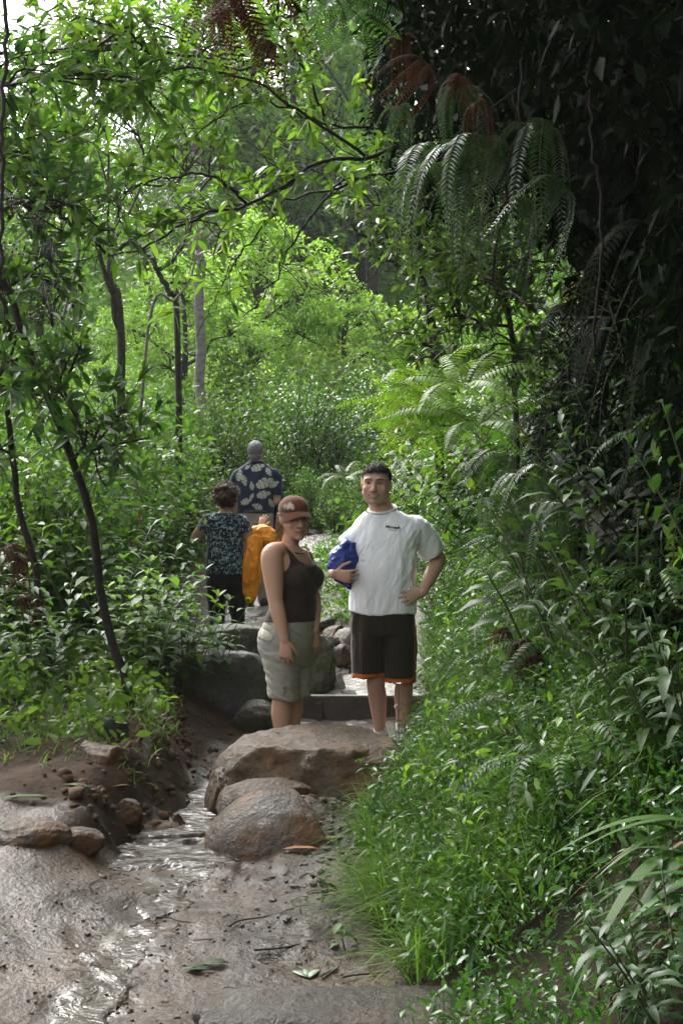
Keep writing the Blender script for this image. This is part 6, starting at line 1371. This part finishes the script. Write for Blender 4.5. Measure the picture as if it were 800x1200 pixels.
for px, py, Y, sc in ((415, 15, 5.6, .8), (390, -10, 5.4, .9), (440, -5, 5.6, .8), (372, 15, 5.6, .7), (412, -40, 5.2, 1.1)):
    o = plant('hanging_fern', FG[r.integers(0, 3)], P(px, py, Y), r.uniform(0, 6.28), sc*.8, (R(100)+r.normal()*.3, r.normal()*.3)); reg(o, 'pale green drooping fern', 'fern', 'pale ferns at the top edge')
for px, py, Y, sc in ((272, -30, 4.9, .95), (287, -40, 4.7, .8), (256, -30, 4.8, .6), (318, 50, 5.0, .45), (268, 10, 5.1, .7), (500, 75, 6.0, .6), (540, 95, 5.8, .55), (470, 40, 6.2, .5), (560, 120, 5.6, .6)):
    hang(FHD[r.integers(0, 3)], px, py, Y, sc, 'withered red-brown hanging fern', 'dead ferns hanging overhead', 'dead_fern')
# curtain of ferns with shade in their colour, dead thatch on the bank wall
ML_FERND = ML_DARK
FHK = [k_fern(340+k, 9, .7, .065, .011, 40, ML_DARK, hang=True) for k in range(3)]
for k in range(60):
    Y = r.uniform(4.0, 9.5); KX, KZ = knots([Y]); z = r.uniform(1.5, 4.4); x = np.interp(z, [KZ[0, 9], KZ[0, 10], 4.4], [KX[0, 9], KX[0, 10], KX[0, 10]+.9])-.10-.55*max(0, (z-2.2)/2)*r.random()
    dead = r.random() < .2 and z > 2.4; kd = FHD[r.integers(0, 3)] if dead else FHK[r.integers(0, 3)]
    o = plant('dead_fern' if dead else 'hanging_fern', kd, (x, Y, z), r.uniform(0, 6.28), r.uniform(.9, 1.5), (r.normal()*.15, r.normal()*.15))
    reg(o, 'dry brown fern thatch hanging' if dead else 'shade-tinted hanging fern', 'fern', 'dead ferns of the dark wall' if dead else 'ferns of the dark wall')
# hanging vines
vr = np.random.default_rng(77)
for k, (pix, lab) in enumerate([([(615, -20, 5.6), (612, 90, 5.6), (600, 190, 5.7), (585, 260, 5.8), (576, 330, 5.8)], 'thin dark vine hanging straight beside the long hanging fronds'), ([(600, 110, 5.8), (612, 150, 5.7), (592, 200, 5.8), (560, 235, 6)], 'crooked dark vine crossing the long hanging fronds'),
        ([(700, -20, 5), (690, 120, 5), (705, 260, 5.1), (695, 420, 5.2)], 'dark vine dangling in the deep shade at the right'), ([(560, 320, 7), (600, 345, 6.8), (660, 370, 6.5), (720, 372, 6.2)], 'thin stem stretching sideways across the dim leaves at the right'),
        ([(8, -20, 7.4), (6, 90, 7.4), (3, 200, 7.4), (1, 330, 7.4), (14, 400, 7.5)], 'thin brown stem along the left edge at the top')]):
    b = MB(); C = spline([P(*q) for q in pix], 30); C[1:-1] += vr.normal(size=(28, 3))*.008; tube(b, C, .006 if k < 4 else .012, 6); o = link_mesh('vine', b.mesh('vine', [MB_DARK if k < 4 else MB_MID])); tag(o, lab, 'vine')

# ------------------------------------------------------------------ right bank
def bank_point(Y, t):
    "t: 0 at the trail edge, 1 at the foot of the wall"
    KX, KZ = knots([Y]); x = KX[0, 7]+(KX[0, 9]-KX[0, 7])*t; return np.array([x, Y, Hs(x, Y)])
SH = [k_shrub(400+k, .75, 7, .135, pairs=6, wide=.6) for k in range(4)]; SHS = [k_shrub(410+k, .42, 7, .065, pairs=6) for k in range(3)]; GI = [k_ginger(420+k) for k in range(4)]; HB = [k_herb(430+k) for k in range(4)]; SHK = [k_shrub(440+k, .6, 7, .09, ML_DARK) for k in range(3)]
r = np.random.default_rng(52)
for k in range(46):
    Y = r.uniform(4.2, 9); t = r.uniform(.80, 1.2); p = bank_point(Y, t)
    o = plant('broadleaf_plant', GI[r.integers(0, 4)], p, r.uniform(0, 6.28), r.uniform(.55, 1.0), (r.normal()*.1, -.35)); reg(o, 'broad-leaved ginger-like plant', 'plant', 'broad-leaved plants on the right bank')
for k in range(40):
    Y = r.uniform(4.4, 10.5); t = r.uniform(.5, 1.15); p = bank_point(Y, t)
    o = plant('fern', FG[r.integers(0, 3)], p, r.uniform(0, 6.28), r.uniform(.6, 1.1), (0, -.4)); reg(o, 'arching green fern', 'fern', 'ferns on the right bank')
for k in range(75):
    Y = 4.6*(18/4.6)**r.random(); t = r.uniform(.35 if Y < 9 else .1, 1.15); p = bank_point(Y, t)
    o = plant('leafy_shrub', SHS[r.integers(0, 3)], p, r.uniform(0, 6.28), r.uniform(.5, .85)*(1 if Y < 9 else 1.5), (0, -.3)); reg(o, 'small leafy shrub', 'shrub', 'small shrubs on the right bank')
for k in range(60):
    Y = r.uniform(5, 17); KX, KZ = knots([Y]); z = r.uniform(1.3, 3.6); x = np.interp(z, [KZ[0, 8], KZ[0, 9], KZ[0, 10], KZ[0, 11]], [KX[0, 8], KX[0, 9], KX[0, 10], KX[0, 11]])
    dk = Y < 9; o = plant('leafy_shrub', (SHK if dk else SH)[r.integers(0, 3)], (x, Y, z), r.uniform(0, 6.28), r.uniform(.8, 1.3), (0, -.6)); reg(o, 'shade-tinted leafy shrub clinging' if dk else 'bright leafy shrub clinging', 'shrub', 'shrubs on the steep bank wall')
for px, py, Y, sc, an in ((488, 452, 8.2, .95, 0), (505, 462, 8., 1.0, 0), (520, 500, 7.8, .9, 0), (545, 455, 7.6, .95, 0), (500, 510, 8.2, .8, 0), (560, 500, 7.4, .9, 0), (470, 480, 8.6, .8, 0), (405, 560, 11., .55, 0)):
    o = plant('young_fern', FB[r.integers(0, 3)], P(px, py, Y-.3), r.uniform(0, 6.28), sc*.95, (.35, -.25)); reg(o, 'bright yellow-green fern', 'fern', 'bright ferns beside the man')
for px, py, Y, sc in ((590, 535, 6.6, .9), (610, 560, 6.3, .95), (575, 585, 6.8, .8), (640, 550, 6., .9), (625, 600, 6.3, .8), (600, 625, 6.5, .75), (660, 590, 5.8, .9), (560, 540, 7.2, .8)):
    hang(FH[r.integers(0, 4)], px, py, Y, sc*.8, 'grey-green drooping fern', 'drooping ferns on the bank', 'drooping_fern')
DF = k_fern(350, 6, .30, .035, .011, 20, ML_DEAD, hang=True)
for px, py, Y, sc in ((610, 752, 5.8, .9), (622, 765, 5.7, .8), (590, 738, 6.0, .6)):
    o = plant('dead_fern', DF, P(px, py, Y), r.uniform(0, 6.28), sc, (0, .3)); reg(o, 'curled dark brown dead fern leaf', 'fern', 'dead ferns on the right bank')
ST_ = [k_strap(360+k) for k in range(2)]
for px, py, Y, sc, rz in ((800, 985, 3.8, .78, .1), (850, 1050, 3.6, .8, -.3)):
    q_ = P(px, py, Y); o = plant('strap_leaf_plant', ST_[k % 2], (q_[0]+.05, q_[1], max(q_[2], Hs(q_[0], Y))), rz, sc, (0, 0)); reg(o, 'strap-leaf clump with yellow tips', 'plant', 'strap-leaved plants'); k += 1
for px, Y, sc in ((735, 3.5, .45), (770, 3.35, .5), (800, 3.3, .5), (715, 3.7, .4)):
    x = (px-400)/FPX*Y; o = plant('broadleaf_plant', GI[k % 4], (x, Y, Hs(x, Y)), k*1.3, sc, (0, -.3)); reg(o, 'glossy broad-leaved corner plant', 'plant', 'broad-leaved plants in the corner'); k += 1

# grass and low herbs of the bank: nobody could count them
def scatter_grass(n, fy, ft, hmin, hmax, seed, name, label, area='right', wid=.0065, nb=5):
    r = np.random.default_rng(seed); Y = fy(r, n); KX, KZ = knots(Y); t = ft(r, n)
    t = np.where((area == 'right') & (Y > 7.3) & (Y < 9.3), t*.8+.20, t); x = KX[:, 7]+(KX[:, 9]-KX[:, 7])*t if area == 'right' else KX[:, 3]-t
    clump = vnoise(np.stack([x*3.5, Y*3.5, x*0], 1), seed+1); m = r.random(n) < .55+.8*clump; x, Y = x[m], Y[m]; z = H(x, Y); mb = MB(); k = len(x)
    for j in range(nb):
        a = r.uniform(0, 6.283, k); el = r.uniform(.65, 1.45, k); lean = -.35 if area == 'right' else .1
        d = np.stack([np.cos(a)*np.cos(el)+lean, np.sin(a)*np.cos(el)-.1, np.sin(el)], 1); b = np.stack([x+r.normal(size=k)*.025, Y+r.normal(size=k)*.025, z-.01], 1)
        blades(mb, b, d, r.uniform(hmin, hmax, k), wid*r.uniform(.6, 1.4, k), r.uniform(.2, .9, k), np.clip(r.normal(.5, .22, k), 0, 1), 0, 4)
    o = link_mesh(name, mb.mesh(name, [ML_GRASS])); tag(o, label, 'grass', kind='stuff'); return o
scatter_grass(6800, lambda r, n: 4.45*(10.5/4.45)**r.random(n), lambda r, n: .0+1.0*r.random(n)**1.15, .14, .46, 71, 'grass', 'fresh green grass covering the right bank')
scatter_grass(1700, lambda r, n: r.uniform(6.6, 10.2, n), lambda r, n: -.06+1.9*r.random(n)**1.3, .05, .15, 72, 'grass', 'low green grass along the edge of the left bank', 'left')
def scatter_herb(n, seed, fy, ft, leaf, h, name, label, area, mat, wide=.5):
    r = np.random.default_rng(seed); Y = fy(r, n); KX, KZ = knots(Y); t = ft(r, n); x = KX[:, 7]+(KX[:, 9]-KX[:, 7])*t if area == 'right' else KX[:, 3]-t if area == 'left' else KX[:, 6]+t
    m = r.random(n) < .8+.6*vnoise(np.stack([x*2.6, Y*2.6, x*0+5], 1), seed+1); x, Y = x[m], Y[m]; k = len(x); z = H(x, Y); mb = MB()
    for j in range(6):
        L_ = leaf*np.minimum(1.9, np.exp(r.normal(-.1, .42, k)))*(1+.03*Y); p = np.stack([x+r.normal(size=k)*.05, Y+r.normal(size=k)*.05, z+h*r.random(k)**.8], 1)
        if area == 'right': p[:, 0] -= .35*(p[:, 2]-z)
        leaves(mb, p, rvec(r, k, .2), rvec(r, k, 1.5), L_, L_*wide, .3, .2, np.clip(r.normal(.5, .22, k), 0, 1))
    o = link_mesh(name, mb.mesh(name, [mat])); tag(o, label, 'ground cover', kind='stuff'); return o
scatter_herb(3500, 88, lambda r, n: 4.3*(14/4.3)**r.random(n), lambda r, n: .10+1.1*r.random(n), .040, .24, 'ground_cover', 'broader darker weeds among the herbs of the right bank', 'right', ML_HERB, .30)
scatter_herb(700, 89, lambda r, n: 4.6*(12/4.6)**r.random(n), lambda r, n: .2+1.0*r.random(n), .040, .26, 'ground_cover', 'pale yellowish weeds among the herbs of the right bank', 'right', ML_FERNL, .42)
scatter_herb(12500, 81, lambda r, n: 3.2*(19/3.2)**r.random(n), lambda r, n: .06+1.2*r.random(n), 0.025, .20, 'ground_cover', 'low small-leaved herbs matting the right bank', 'right', ML_HERB, .40)
scatter_herb(800, 86, lambda r, n: r.uniform(6.8, 9.5, n), lambda r, n: .02+1.6*r.random(n), .045, .14, 'ground_cover', 'broad-leaved weeds on the lip of the left bank', 'left', ML_SHRUB)
scatter_herb(3000, 82, lambda r, n: r.uniform(7, 16, n), lambda r, n: .1+3.2*r.random(n), .055, .28, 'ground_cover', 'low leafy ground cover under the left shrubs', 'left', ML_SHRUB)
scatter_herb(900, 83, lambda r, n: r.uniform(11.2, 16.5, n), lambda r, n: r.uniform(-.15, .75, n), .035, .16, 'ground_cover', 'small green weeds on the hump between the water and the man', 'mid', ML_SHRUB)

def slope_cover():
    r = np.random.default_rng(85); n = 24000; Y = 15*(110/15)**r.random(n); x = (r.random(n)*2-1)*Y*.36-.3; KX, _ = knots(Y); m = ~((Y < 19.5) & (x > KX[:, 3]) & (x < KX[:, 7]-.1)); x, Y = x[m], Y[m]; k = len(x); z = H(x, Y); mb = MB()
    for j in range(5):
        L_ = .0060*Y*r.uniform(.6, 1.4, k)+.02; p = np.stack([x+r.normal(size=k)*.012*Y, Y+r.normal(size=k)*.012*Y, z+.018*Y*r.random(k)], 1); leaves(mb, p, rvec(r, k, .3), rvec(r, k, 1.4), L_, L_*.55, .3, .2, np.clip(r.normal(.5, .2, k), 0, 1), simple=True)
    o = link_mesh('ground_cover', mb.mesh('ground_cover', [ML_SHRUB])); tag(o, 'leafy ground cover over the slope behind the trail', 'ground cover', kind='stuff')
slope_cover()
# ------------------------------------------------------------------ left undergrowth and mid slope
r = np.random.default_rng(91); n_ = 0
for Y in np.arange(8.2, 16.5, .55):
    KX, _ = knots([Y]); x = KX[0, 3]-.18
    while x > -Y*.31-.6:
        xx, yy = x+r.normal()*.10, Y+r.normal()*.15; x -= r.uniform(.36, .56)*(1+.03*(Y-8)); px = 400+FPX*xx/yy
        near = Y < 8.6; big = r.random() < .5 and not near
        sc = r.uniform(.55, .85) if near else r.uniform(.8, 1.35)
        if 215 < px < 330 and 8.4 < Y < 13.4: sc *= .5
        o = plant('leafy_shrub', (SH if (big or r.random() < .6) else GI)[r.integers(0, 4)], (xx, yy, Hs(xx, yy)), r.uniform(0, 6.28), sc); reg(o, ('tall' if sc > 1.05 else 'low' if sc < .7 else 'bushy')+' bright green shrub', 'shrub', 'shrubs of the left undergrowth'); n_ += 1
BU = [k_bush(500+k, 1.9, .95, 2600, .10, ML_SHRUB, 50) for k in range(3)]+[k_bush(510+k, 2.0, 1.0, 3000, .07, ML_GLOSSY, 60, MB_DARK, .5) for k in range(2)]+[k_bush(520, 1.6, 1.0, 2400, .11, ML_LIME, 44)]
LK = ['leafy mid green bush', 'leafy mid green bush', 'loose green bush', 'dark twiggy small-leaved bush', 'dark twiggy bush', 'pale lime green bush']
for Y, x0, x1, st_ in ((16.8, -5.6, -1.9, 1.0), (18.5, -6.4, -1.7, 1.1), (20.3, -7, 3.5, 1.15), (22.5, -7.6, 4.5, 1.25), (25, -8.5, 5, 1.4), (28, -9.5, 6, 1.6), (31, -10, 7, 1.9)):
    x = x0
    while x < x1:
        xx, yy = x+r.normal()*.2, Y+r.normal()*.4; x += st_*r.uniform(.8, 1.2); px = 400+FPX*xx/yy
        k = r.choice([3, 4]) if (300 < px < 470 and Y < 26) else r.choice([0, 1, 2, 5], p=[.3, .3, .3, .1]) if Y < 24 else r.choice([0, 1, 2, 5], p=[.1, .1, .1, .7])
        o = plant('bush', BU[k], (xx, yy, Hs(xx, yy)-.05), r.uniform(0, 6.28), r.uniform(.7, 1.15)*(1+.02*(Y-17))); reg(o, LK[k], 'bush', 'bushes on the slope behind the trail', at=(xx, yy, Hs(xx, yy)+1))
for px, py, Y, sc in ((372, 575, 18.6, .55), (395, 588, 17.6, .42), (350, 590, 19.5, .5), (415, 570, 18.4, .5), (440, 560, 17, .5), (330, 575, 20, .6)):
    x = (px-400)/FPX*Y; o = plant('bush', BU[0 if px % 2 else 2], (x, Y, Hs(x, Y)-.1), px, sc); reg(o, 'low rounded bush closing the view', 'bush', 'low bushes at the trail bend', at=(x, Y, Hs(x, Y)+.4))
for px, Y, sc in ((12, 10.2, .85), (60, 11., .95), (105, 11.6, .8), (40, 12.4, 1.05), (140, 13., .85), (85, 13.6, 1.1), (180, 14.2, .8), (20, 14.5, 1.2), (130, 15.2, 1.1), (-30, 11.2, 1.), (-40, 13.2, 1.1), (215, 16, .75)):
    x = (px-400)/FPX*Y; k = int(px+Y*7) % 3; o = plant('bush', BU[k], (x, Y, Hs(x, Y)-.05), px*.37, sc); reg(o, 'tall leafy bush', 'bush', 'tall bushes of the left undergrowth', at=(x, Y, Hs(x, Y)+1.2))
# leaves in front of the curly-haired woman
for px, Y, sc in ((215, 9.0, .95), (235, 9.2, .9), (190, 9.1, 1.0), (205, 10.2, 1.0), (250, 9.6, .55), (170, 8.7, .9), (150, 9.4, 1.05)):
    x = (px-400)/FPX*Y; o = plant('leafy_shrub', SH[px % 4], (x, Y, Hs(x, Y)), px*.7, sc); reg(o, 'shrub with heart-shaped leaves', 'shrub', 'shrubs beside the grey boulder')
# dead brown fern at the left edge, red young leaves
for px, py, Y, sc in ((10, 640, 7.6, 1.0), (25, 655, 7.6, .9), (-5, 680, 7.6, 1.1), (30, 700, 7.7, .8)):
    o = plant('dead_fern', FHD[px % 3], P(px, py, Y), px, sc*.6, (.3, .4)); reg(o, 'brown withered drooping fern', 'fern', 'dead ferns at the left edge')
for px, py, Y in ((165, 612, 11), (176, 636, 11), (100, 522, 9.5)):
    x, y = P(px, py, Y)[:2]; q = k_herb(600+px, .12, 7, .055, ML_RED, .4); st_ = MB(); tube(st_, [(0, 0, Hs(x, y)-P(px, py, Y)[2]), (.02, 0, -.2), (0, 0, 0)], [.006, .003], 5)
    o = plant('red_leaf_shoot', q+[('stem', st_.mesh('stem', [MB_STEM]))], P(px, py, Y)); reg(o, 'shoot of reddish young leaves', 'plant', 'red young shoots')
# berry clusters on the left edge tree
mbk = mat_plain('dark berry', (.05, .012, .016), (.012, .008, .01), 30, .3); 
for k, (px, py) in enumerate(((12, 240), (45, 255), (20, 300), (60, 290), (25, 375), (62, 365), (52, 340))):
    rr_ = np.random.default_rng(k); b = MB(); bm = bmesh.new(); bmesh.ops.create_icosphere(bm, subdivisions=1, radius=.008); pv = np.array([q.co[:] for q in bm.verts]); pf = np.array([[q.index for q in f.verts] for f in bm.faces]); bm.free(); c = P(px, py, 7.9)
    for j in range(26):
        o_ = rr_.normal(size=3)*[.05, .05, .04]; b.add(pv+o_, [pf]); tube(b, [o_, o_*.4+[0, 0, -.03], (0, 0, -.09)], .0015, 4)
    o = link_mesh('berry_cluster', b.mesh('berry_cluster', [mbk])); o.location = c; reg(o, 'cluster of small dark berries', 'berries', 'berry clusters at the left edge')

# ------------------------------------------------------------------ small things on the trail
b = MB(); fl = P(467, 802, 7.3); gz = Hs(fl[0], 7.3); st = MB(); lf = MB()
C = spline([(.03, 0, gz-fl[2]), (.0, -.02, (gz-fl[2])*.5), (0, 0, 0)], 12); tube(st, C, [.004, .002], 5); rf = np.random.default_rng(3)
for k in range(10): i = rf.integers(2, 11); leaves(lf, [C[i]], [[math.cos(k*2.1), math.sin(k*2.1), .1]], [[0, 0, 1.]], .055, .024, .4, .2, rf.random())
pt = MB(); a = np.arange(6)*1.047; leaves(pt, np.zeros((6, 3)), np.stack([np.cos(a), np.sin(a), a*0+.5], 1), np.tile([0, 0, 1.], (6, 1)), .022, .016, .1, .1, .5)
o = empty('wildflower', fl); tag(o, 'white flower on a leafy stem in front of the shin of the man', 'flower'); link_mesh('stem', st.mesh('stem', [MB_STEM]), None, o); link_mesh('foliage', lf.mesh('foliage', [ML_SHRUB]), None, o); link_mesh('petals', pt.mesh('petals', [M_PETAL]), None, o)
def weed(px, py, h, seed, label, Y=None, mat=None):
    p = G(px, py) if Y is None else P(px, py, Y); rf = np.random.default_rng(seed); st, lf = MB(), MB(); C = spline([(0, 0, -.01), (.02*rf.normal(), 0, h*.5), (-.15*h, 0, h)], 10); tube(st, C, [.004, .0015], 5)
    for k in range(9): i = rf.integers(3, 10); leaves(lf, [C[i]], [[math.cos(k*2.4), math.sin(k*2.4), .2]], [[0, 0, 1.]], .07*rf.uniform(.6, 1.1), .03, .6, .2, rf.random()*.7)
    o = empty('weed', p); tag(o, label, 'weed'); link_mesh('stem', st.mesh('stem', [MB_STEM]), None, o); link_mesh('foliage', lf.mesh('foliage', [mat or ML_SHRUB]), None, o)
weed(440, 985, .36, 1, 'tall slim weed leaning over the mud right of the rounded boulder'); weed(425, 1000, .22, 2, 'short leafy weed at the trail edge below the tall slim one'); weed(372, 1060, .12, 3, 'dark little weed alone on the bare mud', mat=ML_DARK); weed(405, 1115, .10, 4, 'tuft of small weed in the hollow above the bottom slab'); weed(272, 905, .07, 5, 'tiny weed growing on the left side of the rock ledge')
weed(212, 1010, .06, 6, 'tiny green weed at the puddle rim')
def litter(px, py, L, W, rz, mat, label, n=1, name='fallen_leaf'):
    p = G(px, py); mb = MB(); rf = np.random.default_rng(int(px)); a = R(rz)
    for k in range(n): b_ = a+(k-(n-1)/2)*.5; leaves(mb, [[0, 0, .012]], [[math.cos(b_), math.sin(b_), .12]], [[.1*rf.normal(), 0, 1.]], L, W, .14, .18, .3+.5*rf.random())
    o = link_mesh(name, mb.mesh(name, [mat])); o.location = p; m = o.modifiers.new('t', 'SOLIDIFY'); m.thickness = .0015; tag(o, label, 'leaf')
litter(362, 990, .20, .05, 35, ML_STRAW, 'long pale yellow fallen leaf right of the rounded boulder'); litter(330, 998, .18, .05, 5, mat_plain('orange leaf', (.22, .08, .02), (.30, .13, .03), 9, .5), 'orange-brown fallen leaf below the rounded boulder')
litter(215, 1140, .11, .03, 15, ML_GINGER, 'dark green fallen leaf on the mud near the bottom', 2); litter(268, 1132, .10, .05, 170, ML_GINGER, 'grey-green curled leaf beside the dark fallen leaf'); litter(362, 1150, .10, .032, 100, mat_plain('grey green leaf', (.12, .16, .10), (.2, .25, .17), 9, .45), 'pale grey-green fallen leaves above the bottom slab', 3)
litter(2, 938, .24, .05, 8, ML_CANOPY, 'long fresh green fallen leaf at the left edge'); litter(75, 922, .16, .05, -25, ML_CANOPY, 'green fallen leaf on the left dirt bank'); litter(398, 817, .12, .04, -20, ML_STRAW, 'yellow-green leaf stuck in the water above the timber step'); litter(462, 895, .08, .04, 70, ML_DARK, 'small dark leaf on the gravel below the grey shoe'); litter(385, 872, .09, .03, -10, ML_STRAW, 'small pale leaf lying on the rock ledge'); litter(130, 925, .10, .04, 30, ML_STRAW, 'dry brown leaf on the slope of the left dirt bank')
def debris():
    r = np.random.default_rng(23); b = MB()
    for k in range(420):
        y = r.uniform(4.4, 8.8); KX, _ = knots([y]); t = r.random()**(.6 if k % 2 else 1.6); x = KX[0, 4]-.1+(KX[0, 7]+.1-KX[0, 4])*t; z = Hs(x, y)+.004; a = r.uniform(0, 6.28); d = np.array([math.cos(a), math.sin(a), 0])
        if k % 3: leaves(b, [[x, y, z+.003]], [d+[0, 0, r.normal()*.15]], [[r.normal()*.3, r.normal()*.3, 1.]], r.uniform(.015, .05), r.uniform(.006, .018), .05, .2, r.random(), 0)
        else:
            l = r.uniform(.02, .10); tube(b, spline([np.array([x, y, z])-d*l*.5, np.array([x, y, z+.004])+np.array([d[1], -d[0], 0])*l*.1*r.normal(), np.array([x, y, z])+d*l*.5], 5), r.uniform(.001, .0025), 4, .5, 1)
    o = link_mesh('leaf_litter', b.mesh('leaf_litter', [mat_leaf('rotting leaf scrap', (.02, .012, .007), (.06, .034, .016), (.13, .08, .03), .6, .1), MB_DEADSTEM])); tag(o, 'scraps of dead leaves and bark trodden into the mud', 'litter', kind='stuff')
debris()
for k, (px, py, L_, rz, lab) in enumerate([(395, 1135, .22, 60, 'pale flat stick lying near the right end of the mud'), (430, 1145, .18, 20, 'thin dark twig above the bottom slab'), (300, 1080, .25, 40, 'thin twig pressed into the middle of the mud'), (110, 1040, .2, 100, 'short twig on the left mud'), (345, 1110, .3, 25, 'long thin twig beside the pale fallen leaves'), (205, 1080, .16, -30, 'short dark twig beside the water streak')]):
    p = G(px, py); b = MB(); a = R(rz); rf = np.random.default_rng(k); C = spline([np.array([math.cos(a)*t_, math.sin(a)*t_, .010])*L_+[0, 0, .006]+rf.normal(size=3)*[.008, .008, .001] for t_ in (-.5, -.2, .1, .5)], 12); tube(b, C, [.007 if k == 0 else .004, .002], 6)
    o = link_mesh('twig', b.mesh('twig', [MB_PALE if k == 0 else MB_MID])); o.location = p; tag(o, lab, 'twig')
finish_labels()
# the moist air of the forest
def air():
    bm = bmesh.new(); r = bmesh.ops.create_cube(bm, size=1.0); bmesh.ops.scale(bm, vec=(240, 150, 66), verts=r['verts']); me = bpy.data.meshes.new('haze'); bm.to_mesh(me); bm.free()
    m = bpy.data.materials.new('haze'); m.use_nodes = True; t = m.node_tree; t.nodes.clear(); out = t.nodes.new('ShaderNodeOutputMaterial'); v = t.nodes.new('ShaderNodeVolumePrincipled')
    v.inputs['Color'].default_value = (.90, .94, .95, 1); v.inputs['Density'].default_value = HAZE; v.inputs['Anisotropy'].default_value = .2; t.links.new(v.outputs[0], out.inputs['Volume'])
    o = link_mesh('haze', me, m); o.location = (0, 61, 27); tag(o, kind='stuff'); o['label'] = 'thin pale mist in the air of the forest'
HAZE = .0004
if HAZE: air()
